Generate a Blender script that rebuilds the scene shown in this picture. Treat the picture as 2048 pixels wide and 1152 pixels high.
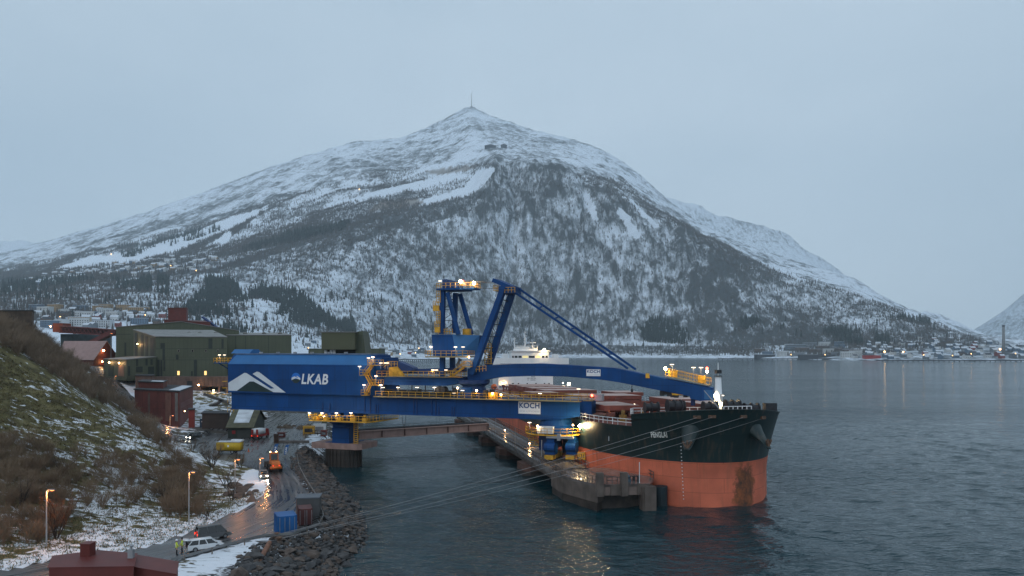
import bpy, bmesh, math, random
import numpy as np
from mathutils import Vector, Matrix, noise as mnoise
for o in list(bpy.data.objects): bpy.data.objects.remove(o)
SC = bpy.context.scene
COL = SC.collection
random.seed(7); RNG = np.random.default_rng(11)
R = math.radians

# ---------------------------------------------------------------- camera
FPX, YH, CH = 1500.0, 700.0, 26.0          # focal length in photo pixels, horizon row, camera height
cam_d = bpy.data.cameras.new('camera'); cam = bpy.data.objects.new('camera', cam_d); COL.objects.link(cam)
cam.location = (0, 0, CH); cam.rotation_euler = (R(90), 0, 0)
cam_d.sensor_width = 36; cam_d.lens = FPX/2048*36; cam_d.shift_y = (YH-576)/2048
cam_d.clip_start = 1; cam_d.clip_end = 40000
SC.camera = cam
# ---------------------------------------------------------------- sky
W = bpy.data.worlds.new('World'); SC.world = W; W.use_nodes = True
nt = W.node_tree; nt.nodes.clear()
wo = nt.nodes.new('ShaderNodeOutputWorld'); bg = nt.nodes.new('ShaderNodeBackground')
sky = nt.nodes.new('ShaderNodeTexSky'); sky.sky_type = 'NISHITA'; sky.sun_disc = False
SUN_EL, SUN_AZ = R(9), R(215)
sky.sun_elevation = SUN_EL; sky.sun_rotation = SUN_AZ; sky.air_density = 1.0; sky.dust_density = 2.0; sky.ozone_density = 2.0
sm = nt.nodes.new('ShaderNodeVectorMath'); sm.operation = 'SCALE'; sm.inputs['Scale'].default_value = 0.06
nt.links.new(sky.outputs[0], sm.inputs[0])
# the even overcast deck, faintly mottled
tc = nt.nodes.new('ShaderNodeTexCoord'); mp = nt.nodes.new('ShaderNodeMapping'); mp.inputs['Scale'].default_value = (1, 1, 2.2)
ns = nt.nodes.new('ShaderNodeTexNoise'); ns.inputs['Scale'].default_value = 1.3; ns.inputs['Detail'].default_value = 5.0
cr = nt.nodes.new('ShaderNodeValToRGB')
cr.color_ramp.elements[0].position = 0.3; cr.color_ramp.elements[0].color = (0.53, 0.68, 0.82, 1)
cr.color_ramp.elements[1].position = 0.7; cr.color_ramp.elements[1].color = (0.73, 0.87, 1.00, 1)
nt.links.new(tc.outputs['Generated'], mp.inputs[0]); nt.links.new(mp.outputs[0], ns.inputs['Vector']); nt.links.new(ns.outputs[0], cr.inputs[0])
mx = nt.nodes.new('ShaderNodeMix'); mx.data_type = 'RGBA'; mx.inputs[0].default_value = 0.86
nt.links.new(sm.outputs[0], mx.inputs[6]); nt.links.new(cr.outputs[0], mx.inputs[7])
nt.links.new(mx.outputs[2], bg.inputs[0]); bg.inputs[1].default_value = 1.0
nt.links.new(bg.outputs[0], wo.inputs[0])
# ---------------------------------------------------------------- the sun behind the overcast
sd = bpy.data.lights.new('sun', 'SUN'); so = bpy.data.objects.new('sun', sd); COL.objects.link(so)
sd.energy = 0.5; sd.angle = R(35); sd.color = (0.93, 0.96, 1.0)
so.rotation_euler = (R(50), 0, R(-28)); so.location = (0, -50, 300)
SC.view_settings.view_transform = 'Standard'; SC.view_settings.look = 'None'
SC.view_settings.exposure = 0.0; SC.view_settings.gamma = 1.0
SC.view_settings.use_curve_mapping = False
SC.render.engine = 'CYCLES'
cy = SC.cycles
cy.max_bounces = 6; cy.diffuse_bounces = 2; cy.glossy_bounces = 3; cy.transmission_bounces = 3; cy.volume_bounces = 1
cy.transparent_max_bounces = 6; cy.caustics_reflective = False; cy.caustics_refractive = False
cy.use_denoising = True; cy.sample_clamp_indirect = 4.0; cy.use_light_tree = True
try: cy.denoiser = 'OPENIMAGEDENOISE'
except Exception: pass

# ---------------------------------------------------------------- measuring helpers (photo pixel -> place)
def P(px, py, Y):                    # the point at distance Y
    return Vector(((px-1024)/FPX*Y, Y, CH-(py-YH)/FPX*Y))
def G(px, py, z):                    # the point at height z
    Y = (CH-z)*FPX/(py-YH)
    return Vector(((px-1024)/FPX*Y, Y, z))
def proj(x, y, z):
    return 1024+FPX*x/y, YH+FPX*(CH-z)/y

# ---------------------------------------------------------------- materials
MATS = {}
def nodes(name):
    m = bpy.data.materials.new(name); m.use_nodes = True
    n = m.node_tree.nodes; l = m.node_tree.links
    return m, n, l, n['Principled BSDF']
def rgb(c): return (c[0], c[1], c[2], 1)
def plate_tone(n, l, tc, col, w, h, amt, seam=0.012):
    """Sheet by sheet tone of plating or cladding, with thin dark joints."""
    sp = n.new('ShaderNodeSeparateXYZ'); l.new(tc.outputs['Object'], sp.inputs[0])
    ad = n.new('ShaderNodeMath'); ad.operation = 'MULTIPLY_ADD'; ad.inputs[1].default_value = 0.83; l.new(sp.outputs[1], ad.inputs[0]); l.new(sp.outputs[0], ad.inputs[2])
    cb = n.new('ShaderNodeCombineXYZ'); l.new(ad.outputs[0], cb.inputs[0]); l.new(sp.outputs[2], cb.inputs[1])
    bk = n.new('ShaderNodeTexBrick'); bk.inputs['Scale'].default_value = 1.0; bk.inputs['Brick Width'].default_value = w; bk.inputs['Row Height'].default_value = h; bk.inputs['Mortar Size'].default_value = seam
    bk.inputs['Color1'].default_value = (1+amt, 1+amt, 1+amt, 1); bk.inputs['Color2'].default_value = (1-amt, 1-amt, 1-amt, 1); bk.inputs['Mortar'].default_value = (0.45, 0.45, 0.45, 1); l.new(cb.outputs[0], bk.inputs['Vector'])
    mu = n.new('ShaderNodeMix'); mu.data_type = 'RGBA'; mu.blend_type = 'MULTIPLY'; mu.inputs[0].default_value = 1.0; l.new(col, mu.inputs[6]); l.new(bk.outputs[0], mu.inputs[7]); return mu.outputs[2]
def paint(name, base, rough=0.55, metal=0.0, vary=0.25, scale=0.6, streak=0.0, streakcol=(0.12, 0.06, 0.03), bump=0.0, bscale=8.0, spec=0.4, plates=None):
    """A real surface: base colour broken by large and small noise, optional run-off streaks and fine relief."""
    if name in MATS: return MATS[name]
    m, n, l, b = nodes(name)
    tc = n.new('ShaderNodeTexCoord')
    a = n.new('ShaderNodeTexNoise'); a.inputs['Scale'].default_value = scale; a.inputs['Detail'].default_value = 6
    l.new(tc.outputs['Object'], a.inputs['Vector'])
    mr = n.new('ShaderNodeMapRange'); mr.inputs[1].default_value = 0.3; mr.inputs[2].default_value = 0.7
    mr.inputs[3].default_value = 1-vary; mr.inputs[4].default_value = 1+vary*0.6
    l.new(a.outputs[0], mr.inputs[0])
    hs = n.new('ShaderNodeVectorMath'); hs.operation = 'SCALE'; hs.inputs[0].default_value = base
    l.new(mr.outputs[0], hs.inputs['Scale'])
    col = hs.outputs[0]
    if streak > 0:
        mp = n.new('ShaderNodeMapping'); mp.inputs['Scale'].default_value = (2.2, 2.2, 0.12)
        l.new(tc.outputs['Object'], mp.inputs[0])
        s = n.new('ShaderNodeTexNoise'); s.inputs['Scale'].default_value = 1.0; s.inputs['Detail'].default_value = 4
        l.new(mp.outputs[0], s.inputs['Vector'])
        r2 = n.new('ShaderNodeMapRange'); r2.inputs[1].default_value = 0.5; r2.inputs[2].default_value = 0.75; r2.inputs[4].default_value = streak
        l.new(s.outputs[0], r2.inputs[0])
        mx = n.new('ShaderNodeMix'); mx.data_type = 'RGBA'; mx.inputs[7].default_value = rgb(streakcol)
        l.new(r2.outputs[0], mx.inputs[0]); l.new(col, mx.inputs[6]); col = mx.outputs[2]
    if plates: col = plate_tone(n, l, tc, col, *plates)
    l.new(col, b.inputs['Base Color'])
    b.inputs['Roughness'].default_value = rough; b.inputs['Metallic'].default_value = metal
    b.inputs['Specular IOR Level'].default_value = spec
    if bump > 0:
        bn = n.new('ShaderNodeTexNoise'); bn.inputs['Scale'].default_value = bscale; bn.inputs['Detail'].default_value = 4
        l.new(tc.outputs['Object'], bn.inputs['Vector'])
        bp = n.new('ShaderNodeBump'); bp.inputs['Strength'].default_value = bump; bp.inputs['Distance'].default_value = 0.1
        l.new(bn.outputs[0], bp.inputs['Height']); l.new(bp.outputs[0], b.inputs['Normal'])
    MATS[name] = m
    return m
def glow(name, col, strength):
    if name in MATS: return MATS[name]
    m, n, l, b = nodes(name)
    b.inputs['Base Color'].default_value = rgb(col); b.inputs['Emission Color'].default_value = rgb(col)
    b.inputs['Emission Strength'].default_value = strength
    MATS[name] = m; return m

# ---------------------------------------------------------------- mesh building
class MB:
    def __init__(s): s.v = []; s.f = []; s.m = []
    def add(s, vs, fs, mi=0):
        k = len(s.v); s.v += [tuple(p) for p in vs]; s.f += [tuple(i+k for i in f) for f in fs]; s.m += [mi]*len(fs); return s
    def box(s, x0, x1, y0, y1, z0, z1, mi=0):
        vs = [(x, y, z) for z in (z0, z1) for y in (y0, y1) for x in (x0, x1)]
        return s.add(vs, [(0,2,3,1),(4,5,7,6),(0,1,5,4),(2,6,7,3),(0,4,6,2),(1,3,7,5)], mi)
    def beam(s, a, b, w, h=None, mi=0, up=(0,0,1)):
        a, b = Vector(a), Vector(b); h = h or w; d = (b-a)
        if d.length < 1e-6: return s
        d = d.normalized(); u = Vector(up)
        if abs(d.dot(u)) > 0.99: u = Vector((0, 1, 0)) if abs(d.y) < 0.9 else Vector((1, 0, 0))
        x = d.cross(u).normalized()*w/2; y = x.cross(d).normalized()*h/2
        vs = [a-x-y, a+x-y, a+x+y, a-x+y, b-x-y, b+x-y, b+x+y, b-x+y]
        return s.add(vs, [(3,2,1,0),(4,5,6,7),(0,1,5,4),(1,2,6,5),(2,3,7,6),(3,0,4,7)], mi)
    def tube(s, pts, r, n=8, mi=0, caps=True):
        pts = [Vector(p) for p in pts]; rs = r if isinstance(r, (list, tuple)) else [r]*len(pts); vs = []; fs = []
        for i, p in enumerate(pts):
            d = (pts[min(i+1, len(pts)-1)]-pts[max(i-1, 0)])
            d = d.normalized() if d.length > 1e-9 else Vector((0, 0, 1))
            u = Vector((0, 0, 1)) if abs(d.z) < 0.95 else Vector((1, 0, 0))
            x = d.cross(u).normalized(); y = x.cross(d)
            for k in range(n):
                a = 2*math.pi*k/n; vs.append(p+(x*math.cos(a)+y*math.sin(a))*rs[i])
        for i in range(len(pts)-1):
            for k in range(n):
                fs.append((i*n+k, (i+1)*n+k, (i+1)*n+(k+1) % n, i*n+(k+1) % n))
        if caps and n > 2:
            fs.append(tuple(range(n))); fs.append(tuple(reversed(range((len(pts)-1)*n, len(pts)*n))))
        return s.add(vs, fs, mi)
    def prism(s, poly, fn, mi=0, mi2=None):
        """poly: list of 2-D points; fn(p, k) -> 3-D point for k = 0 (near) and 1 (far)."""
        n = len(poly); vs = [fn(p, 0) for p in poly]+[fn(p, 1) for p in poly]
        s.add(vs, [tuple(range(n)), tuple(reversed(range(n, 2*n)))], mi)
        return s.add(vs, [(i, n+i, n+(i+1) % n, (i+1) % n) for i in range(n)], mi if mi2 is None else mi2)
    def lathe(s, prof, c=(0, 0, 0), n=16, mi=0):
        vs = []; fs = []
        for r, z in prof:
            for k in range(n):
                a = 2*math.pi*k/n; vs.append((c[0]+r*math.cos(a), c[1]+r*math.sin(a), c[2]+z))
        for i in range(len(prof)-1):
            for k in range(n): fs.append((i*n+k, i*n+(k+1) % n, (i+1)*n+(k+1) % n, (i+1)*n+k))
        fs.append(tuple(reversed(range(n)))); fs.append(tuple(range((len(prof)-1)*n, len(prof)*n)))
        return s.add(vs, fs, mi)
    def ball(s, c, r, n=8, mi=0, sz=1.0):
        prof = [(max(0.02*r, r*math.sin(math.pi*i/6)), -r*sz*math.cos(math.pi*i/6)) for i in range(7)]
        return s.lathe(prof, c, n, mi)
    def mesh(s, name, mats, smooth=False):
        me = bpy.data.meshes.new(name); me.from_pydata(s.v, [], s.f)
        for m in (mats if isinstance(mats, (list, tuple)) else [mats]): me.materials.append(m)
        if any(s.m): me.polygons.foreach_set('material_index', s.m)
        if smooth: me.polygons.foreach_set('use_smooth', [True]*len(me.polygons))
        me.update(); return me
    def build(s, name, mats, parent=None, smooth=False, recalc=True):
        me = s.mesh(name, mats, smooth)
        if recalc and len(me.polygons) < 60000:
            bm = bmesh.new(); bm.from_mesh(me); bmesh.ops.recalc_face_normals(bm, faces=bm.faces); bm.to_mesh(me); bm.free()
        o = bpy.data.objects.new(name, me); COL.objects.link(o)
        if parent: o.parent = parent
        return o
def np_mesh(name, V, F, mats, mi=None, smooth=False):
    """Large mesh from arrays; F is (n,3) or (n,4)."""
    me = bpy.data.meshes.new(name); V = np.asarray(V, np.float32); F = np.asarray(F, np.int32); k = F.shape[1]
    me.vertices.add(len(V)); me.vertices.foreach_set('co', V.ravel())
    me.loops.add(F.size); me.loops.foreach_set('vertex_index', F.ravel())
    me.polygons.add(len(F)); me.polygons.foreach_set('loop_start', np.arange(len(F), dtype=np.int32)*k)
    for m in (mats if isinstance(mats, (list, tuple)) else [mats]): me.materials.append(m)
    if mi is not None: me.polygons.foreach_set('material_index', np.asarray(mi, np.int32))
    if smooth: me.polygons.foreach_set('use_smooth', np.ones(len(F), bool))
    me.update(calc_edges=True); return me
def link(name, me, parent=None, loc=None, rz=None):
    o = bpy.data.objects.new(name, me); COL.objects.link(o)
    if parent: o.parent = parent
    if loc is not None: o.location = loc
    if rz is not None: o.rotation_euler = (0, 0, rz)
    return o
def tag(o, label=None, cat=None, group=None, kind=None):
    if label: o['label'] = label
    if cat: o['category'] = cat
    if group: o['group'] = group
    if kind: o['kind'] = kind
    return o
def thing(name, label, cat, loc=(0, 0, 0), rz=0.0, group=None):
    o = bpy.data.objects.new(name, None); COL.objects.link(o); o.empty_display_size = 1
    o.location = loc; o.rotation_euler = (0, 0, rz)
    return tag(o, label, cat, group)
def copy_tree(o, parent=None):
    c = o.copy(); COL.objects.link(c); c.parent = parent
    for ch in list(o.children): copy_tree(ch, c)
    return c
def text_mesh(name, s, size, mat, parent, origin, ux, uy, width=None, offset=0.0, shear=0.0, extrude=0.02, align='LEFT'):
    """Flat lettering as a mesh lying in the plane spanned by ux, uy at origin; scaled to the given width."""
    cu = bpy.data.curves.new(name, 'FONT'); cu.body = s; cu.size = 1.0; cu.offset = offset; cu.shear = shear; cu.extrude = 0.0
    cu.space_character = 1.0+offset*3
    t = bpy.data.objects.new(name, cu); COL.objects.link(t)
    dg = bpy.context.evaluated_depsgraph_get(); me = bpy.data.meshes.new_from_object(t.evaluated_get(dg))
    bpy.data.objects.remove(t)
    co = np.empty(len(me.vertices)*3); me.vertices.foreach_get('co', co); co = co.reshape(-1, 3)
    x0, x1 = co[:, 0].min(), co[:, 0].max(); y0, y1 = co[:, 1].min(), co[:, 1].max()
    sx = (width/(x1-x0)) if width else size/(y1-y0); sy = size/(y1-y0)
    ux, uy, origin = np.array(ux), np.array(uy), np.array(origin)
    w = origin+np.outer((co[:, 0]-x0)*sx, ux)+np.outer((co[:, 1]-y0)*sy, uy)
    me.vertices.foreach_set('co', w.ravel()); me.materials.clear(); me.materials.append(mat); me.update()
    return link(name, me, parent)

# ---------------------------------------------------------------- numpy noise
def vnoise(x, y, seed=0):
    x = np.asarray(x, float); y = np.asarray(y, float)
    xi = np.floor(x).astype(np.int64); yi = np.floor(y).astype(np.int64); fx = x-xi; fy = y-yi
    fx = fx*fx*(3-2*fx); fy = fy*fy*(3-2*fy)
    def h(a, b):
        n = (a*374761393+b*668265263+seed*1442695041) & 0xFFFFFFFF
        n = ((n ^ (n >> 13))*1274126177) & 0xFFFFFFFF
        return ((n ^ (n >> 16)) & 0xFFFF)/65535.0
    return (h(xi, yi)*(1-fx)+h(xi+1, yi)*fx)*(1-fy)+(h(xi, yi+1)*(1-fx)+h(xi+1, yi+1)*fx)*fy
def fbm(x, y, oct=5, seed=0, gain=0.5):
    s = 0; a = 1; t = 0
    for i in range(oct): s = s+a*vnoise(x*2**i+17.3*i, y*2**i+9.1*i, seed+i); t += a; a *= gain
    return s/t*2-1
def in_poly(px, py, poly):
    px = np.asarray(px); py = np.asarray(py); r = np.zeros(px.shape, bool); n = len(poly)
    for i in range(n):
        x1, y1 = poly[i]; x2, y2 = poly[(i+1) % n]
        if y1 == y2: continue
        c = ((y1 > py) != (y2 > py)) & (px < (x2-x1)*(py-y1)/(y2-y1)+x1); r ^= c
    return r
def sst(a, b, x): t = np.clip((x-a)/(b-a), 0, 1); return t*t*(3-2*t)
# ================================================================ THE MOUNTAIN ACROSS THE FJORD
kc  = [-450, -200,    0,  200,  400,  500,  600,  700,  800,  870,  910,  940,  975, 1060, 1130, 1200, 1260, 1300, 1340, 1400, 1470, 1550, 1630, 1700, 1760, 1850, 1960, 2100, 2550]
rpy = [ 610,  560,  507,  452,  386,  348,  314,  284,  275,  246,  226,  210,  228,  257,  274,  295,  332,  366,  402,  444,  481,  508,  533,  553,  588,  628,  668,  690,  697]
rY  = [5200, 5200, 5200, 5200, 5200, 5250, 5300, 5350, 5450, 5600, 5650, 5700, 5650, 5500, 5300, 5050, 4800, 4600, 4450, 4250, 4050, 3900, 3750, 3600, 3400, 3150, 2900, 2500, 2400]
sc_ = [-450,    0,  200,  400,  560,  700,  830,  940,  985, 1060, 1150, 1230, 1300, 1400, 1550, 1700, 1850, 1960, 2100, 2550]
spy = [ 660,  580,  549,  518,  484,  446,  420,  398,  336,  331,  352,  392,  436,  490,  545,  592,  655,  683,  695,  698]
sY  = [2300, 2500, 2600, 2650, 2750, 2850, 2950, 3020, 3150, 3180, 3150, 3120, 3100, 3050, 2950, 2800, 2550, 2400, 2250, 2150]
fc_ = [-450,    0,  200,  400,  560,  700,  850, 1000, 1250, 1400, 1550, 1700, 1850, 2000, 2550]
fpy = [ 650,  640,  644,  652,  668,  684,  690,  692,  693,  694,  692,  690,  690,  694,  698]
fY  = [1250, 1250, 1300, 1400, 1650, 1950, 2350, 2750, 3000-250, 2650, 2500, 2350, 2200, 2080, 2000]
hc_ = [-450,  400,  600,  700,  780,  900, 1050, 1250, 1400, 1500, 1700, 1850, 2000, 2550]
hY  = [ 800,  850, 1100, 1450, 1750, 2150, 2500, 2620, 2450, 2250, 1900, 1800, 1700, 1600]
def smooth_interp(c, xs, ys, w):
    g = np.arange(-600, 2700, 2.0); v = np.interp(g, xs, ys)
    k = np.exp(-0.5*(np.arange(-60, 61)*2.0/w)**2); k /= k.sum()
    v = np.convolve(np.pad(v, 60, mode='edge'), k, mode='valid'); return np.interp(c, g, v)
NC = 860
mc = np.linspace(-420, 2500, NC)
rY = [y*1.24 for y in rY]
KY = np.stack([smooth_interp(mc, hc_, hY, 30)-90, smooth_interp(mc, hc_, hY, 30), smooth_interp(mc, fc_, fY, 40),
               smooth_interp(mc, sc_, sY, 30), smooth_interp(mc, kc, rY, 25), smooth_interp(mc, kc, rY, 25)+1600], 1)
fpyc = smooth_interp(mc, fc_, fpy, 30); spyc = smooth_interp(mc, sc_, spy, 12); rpyc = smooth_interp(mc, kc, rpy, 6)
KZ = np.stack([np.full(NC, -8.0), np.full(NC, 2.0), CH+(YH-fpyc)/FPX*KY[:, 2], CH+(YH-spyc)/FPX*KY[:, 3], CH+(YH-rpyc)/FPX*KY[:, 4], np.zeros(NC)], 1)
KY[:, 3] = np.maximum(KY[:, 3], KY[:, 2]+120); KY[:, 4] = np.maximum(KY[:, 4], KY[:, 3]+150)
KZ[:, 3] = np.maximum(KZ[:, 3], KZ[:, 2]+3); KZ[:, 4] = np.maximum(KZ[:, 4], KZ[:, 3]+3)
KZ[:, 5] = KZ[:, 4]*0.55
h = np.diff(KY, axis=1); dl = np.diff(KZ, axis=1)/h
T = np.zeros_like(KZ)
for i in range(1, 5):
    w1 = 2*h[:, i]+h[:, i-1]; w2 = h[:, i]+2*h[:, i-1]
    T[:, i] = np.where(dl[:, i-1]*dl[:, i] > 0, (w1+w2)/(w1/np.maximum(dl[:, i-1], 1e-6)+w2/np.maximum(dl[:, i], 1e-6)), 0)
T[:, 0] = dl[:, 0]; T[:, 3] = np.minimum(T[:, 3], dl[:, 3]); T[:, 4] = dl[:, 3]; T[:, 5] = dl[:, 4]
TS = T.copy(); TS[:, 4] = -0.25
rows = np.concatenate([np.linspace(0, 1, 6)[:-1], 1+np.linspace(0, 1, 40)[:-1], 2+np.linspace(0, 1, 130)[:-1], 3+np.linspace(0, 1, 110)[:-1], 4+np.linspace(0, 1, 16)])
NR = len(rows)
seg = np.minimum(rows.astype(int), 4); tt = rows-seg
Yg = KY[:, seg]+(KY[:, seg+1]-KY[:, seg])*tt
hh = h[:, seg]; t2 = tt*tt; t3 = t2*tt
Zg = (2*t3-3*t2+1)*KZ[:, seg]+(t3-2*t2+tt)*hh*TS[:, seg]+(-2*t3+3*t2)*KZ[:, seg+1]+(t3-t2)*hh*T[:, seg+1]
Cg = np.repeat(mc[:, None], NR, 1); Xg = (Cg-1024)/FPX*Yg
rowg = np.repeat(rows[None, :], NC, 0)
# gullies that run down the fall line, rock steps, bumps
steep = sst(1.9, 2.4, rowg)*(1-sst(2.85, 3.25, rowg))
face = steep*sst(860, 1010, Cg)*(1-sst(1450, 1750, Cg))
warp = fbm(Xg/420, Zg/420, 3, 5)*1.2
gul = 1-np.abs(fbm(Xg/150+warp, Zg/900+3, 4, 3))*2
flank = sst(2.0, 2.5, rowg)*(1-0.75*sst(3.75, 4.0, rowg))
rock = fbm(Xg/90, (Zg+Yg*0.4)/60, 5, 21)
Zg = Zg+face*(gul*52+rock*30)+steep*(1-face)*(gul*16+rock*13)+flank*fbm(Xg/260, Yg/260, 6, 9)*26
Zg = Zg+sst(2.9, 3.3, rowg)*(1-0.55*sst(3.8, 4, rowg))*fbm(Xg/120, Yg/200, 5, 31, 0.6)*20
# two long dark ravines on the face, and the buttress edge right of the ski field
for (c0, r0, c1, r1, wd, dep) in [(1003, 3.0, 1060, 2.05, 11, 75), (1165, 2.95, 1140, 2.2, 10, 50), (1030, 2.9, 1120, 2.1, 8, 40)]:
    tc_ = (rowg-r0)/(r1-r0); cc = c0+(c1-c0)*tc_+14*np.sin(tc_*7)
    Zg = Zg-dep*np.exp(-((Cg-cc)/wd)**2)*sst(0, 0.15, tc_)*(1-sst(0.75, 1, tc_))
Zg = np.where(rowg < 1.02, Zg, np.maximum(Zg, 3+fbm(Xg/60, Yg/60, 3, 2)*1.5))
Zg = Zg+sst(3.1, 3.5, rowg)*(1-sst(4.1, 4.4, rowg))*(fbm(Xg/70, Yg/110, 5, 71, 0.6)*13-4+6*np.abs(fbm(Xg/45, Yg/90, 3, 72)))
PX, PY = Cg, YH+FPX*(CH-Zg)/Yg
# ---- what grows or lies where: woody cover (0..1), bare earth
cov = 0.55-0.14*sst(2.8, 3.15, rowg)-0.02*sst(3.1, 3.6, rowg)
cov = cov-0.03*face+0.14*gul*face+0.05*sst(3.1, 3.4, rowg)+(0.36*np.clip(rock, -0.5, 1)+0.22*fbm(Xg/55, Yg/140, 4, 73))*sst(2.9, 3.3, rowg)+0.14*np.clip(rock, -1, 1)*steep
cov = cov+0.12*sst(1300, 1500, Cg)*(1-sst(2.9, 3.6, rowg))
cov = cov-0.16*np.exp(-((PX-620)/330)**2-((PY-590)/55)**2)
cov = cov-0.13*np.exp(-((PX-1560)/90)**2-((PY-590)/40)**2)-0.25*np.exp(-((PX-1730)/90)**2-((PY-648)/14)**2)
cov = cov-0.20*np.exp(-((PX-1290)/140)**2-((PY-690)/12)**2)
cov = np.where(rowg < 2.0, 0.36+0.30*sst(1.15, 1.6, rowg)*sst(900, 1100, Cg)*(1-sst(1480, 1560, Cg))+0.2*sst(1550, 1650, Cg), cov)
cov = cov+0.26*fbm(Xg/300, Zg/200, 4, 41)
# the left flank: alternate belts of woodland and open snow
belt = sst(-450, 100, 900-Cg)*sst(2.9, 3.05, rowg)*(1-sst(3.3, 3.75, rowg))
cov = cov+0.25*belt*(0.5+fbm(Xg/380, Yg/500, 4, 77))
DARK = [[(215, 512), (330, 478), (455, 445), (520, 425), (470, 470), (380, 500), (300, 522)], [(330, 530), (470, 498), (590, 462), (700, 438), (840, 404), (700, 460), (600, 485), (480, 505), (420, 520)],
        [(0, 545), (60, 540), (200, 548), (420, 540), (560, 490), (700, 446), (700, 462), (560, 505), (440, 545), (200, 560), (0, 560)], [(640, 512), (700, 445), (990, 370), (1000, 420), (880, 440), (760, 470)]]
for i, q in enumerate(DARK): cov = np.where(in_poly(PX+fbm(Xg/80, Yg/80, 3, 51)*9, PY, q), np.maximum(cov, 0.80 if i < 3 else 0.72), cov)
SNOW = [[(105, 541), (170, 514), (235, 508), (310, 488), (400, 458), (470, 432), (540, 412), (500, 440), (430, 473), (350, 505), (270, 524), (200, 532)],
        [(425, 484), (458, 462), (463, 480), (440, 494)], [(955, 340), (990, 336), (968, 372), (930, 392), (850, 411), (790, 409), (880, 392), (930, 372)],
        [(640, 415), (770, 378), (900, 350), (960, 352), (880, 366), (760, 395)], [(1165, 390), (1180, 392), (1195, 440), (1185, 442)], [(1232, 420), (1246, 418), (1285, 475), (1272, 478)], [(1250, 395), (1262, 398), (1320, 455), (1308, 455)]]
for q in SNOW: cov = np.where(in_poly(PX+fbm(Xg/40, Yg/40, 3, 61)*5, PY+fbm(Xg/40, Yg/40, 3, 62)*3, q), 0.06, cov)
brown = np.zeros_like(cov)
for q in [[(735, 420), (760, 402), (835, 397), (848, 406), (800, 418)], [(850, 343), (900, 333), (960, 330), (930, 342), (880, 350)]]:
    brown = np.maximum(brown, in_poly(PX+fbm(Xg/40, Yg/40, 3, 63)*6, PY+fbm(Xg/40, Yg/40, 3, 64)*2.5, q)*0.8)
cov = np.clip(cov, 0.02, 0.98)
def grid_faces(a, b):
    i = np.arange(a-1)[:, None]*b+np.arange(b-1)[None, :]
    return np.stack([i, i+b, i+b+1, i+1], -1).reshape(-1, 4)
MVERT = np.stack([Xg, Yg, Zg], -1).reshape(-1, 3)
def far_ground(name, snow=(0.74, 0.80, 0.88), dark=(0.030, 0.034, 0.036), sc=1.0):
    m, n, l, b = nodes(name)
    tc = n.new('ShaderNodeTexCoord'); at = n.new('ShaderNodeAttribute'); at.attribute_name = 'cover'
    br = n.new('ShaderNodeAttribute'); br.attribute_name = 'bare'
    mp = n.new('ShaderNodeMapping'); mp.inputs['Scale'].default_value = (0.040*sc, 0.020*sc, 0.013*sc); mp.inputs['Rotation'].default_value = (0, R(9), 0)
    l.new(tc.outputs['Object'], mp.inputs[0])
    n1 = n.new('ShaderNodeTexNoise'); n1.inputs['Scale'].default_value = 1.0; n1.inputs['Detail'].default_value = 7; n1.inputs['Roughness'].default_value = 0.76; n1.inputs['Distortion'].default_value = 0.5
    l.new(mp.outputs[0], n1.inputs['Vector'])
    n2 = n.new('ShaderNodeTexNoise'); n2.inputs['Scale'].default_value = 0.026*sc; n2.inputs['Detail'].default_value = 5; n2.inputs['Roughness'].default_value = 0.7
    l.new(tc.outputs['Object'], n2.inputs['Vector'])
    av = n.new('ShaderNodeMath'); av.operation = 'MULTIPLY_ADD'; av.inputs[1].default_value = 0.34; l.new(n2.outputs[0], av.inputs[0])
    hf = n.new('ShaderNodeMath'); hf.operation = 'MULTIPLY'; hf.inputs[1].default_value = 0.66; l.new(n1.outputs[0], hf.inputs[0]); l.new(hf.outputs[0], av.inputs[2])
    # threshold follows the cover: noise (mean .5) + (cover-.5)*.62 > .5
    cv = n.new('ShaderNodeMath'); cv.operation = 'MULTIPLY_ADD'; cv.inputs[1].default_value = 0.42; cv.inputs[2].default_value = -0.21; l.new(at.outputs['Fac'], cv.inputs[0])
    sm_ = n.new('ShaderNodeMath'); sm_.operation = 'ADD'; l.new(av.outputs[0], sm_.inputs[0]); l.new(cv.outputs[0], sm_.inputs[1])
    mk = n.new('ShaderNodeMapRange'); mk.interpolation_type = 'SMOOTHSTEP'; mk.inputs[1].default_value = 0.42; mk.inputs[2].default_value = 0.62; l.new(sm_.outputs[0], mk.inputs[0])
    d1 = n.new('ShaderNodeMix'); d1.data_type = 'RGBA'; d1.inputs[6].default_value = rgb(dark); d1.inputs[7].default_value = rgb([min(1, c*3.6) for c in dark])
    l.new(n2.outputs[0], d1.inputs[0])
    m1 = n.new('ShaderNodeMix'); m1.data_type = 'RGBA'; m1.inputs[6].default_value = rgb(snow); l.new(mk.outputs[0], m1.inputs[0]); l.new(d1.outputs[2], m1.inputs[7])
    m2 = n.new('ShaderNodeMix'); m2.data_type = 'RGBA'; m2.inputs[7].default_value = (0.19, 0.15, 0.115, 1); l.new(br.outputs['Fac'], m2.inputs[0]); l.new(m1.outputs[2], m2.inputs[6])
    l.new(m2.outputs[2], b.inputs['Base Color']); b.inputs['Roughness'].default_value = 0.9; b.inputs['Specular IOR Level'].default_value = 0.1
    bp = n.new('ShaderNodeBump'); bp.inputs['Strength'].default_value = 0.5; bp.inputs['Distance'].default_value = 10.0
    l.new(n1.outputs[0], bp.inputs['Height']); l.new(bp.outputs[0], b.inputs['Normal'])
    return m
far_mat = far_ground('snowy_mountainside')
me = np_mesh('mountain', MVERT, grid_faces(NC, NR), far_mat, smooth=True)
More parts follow.
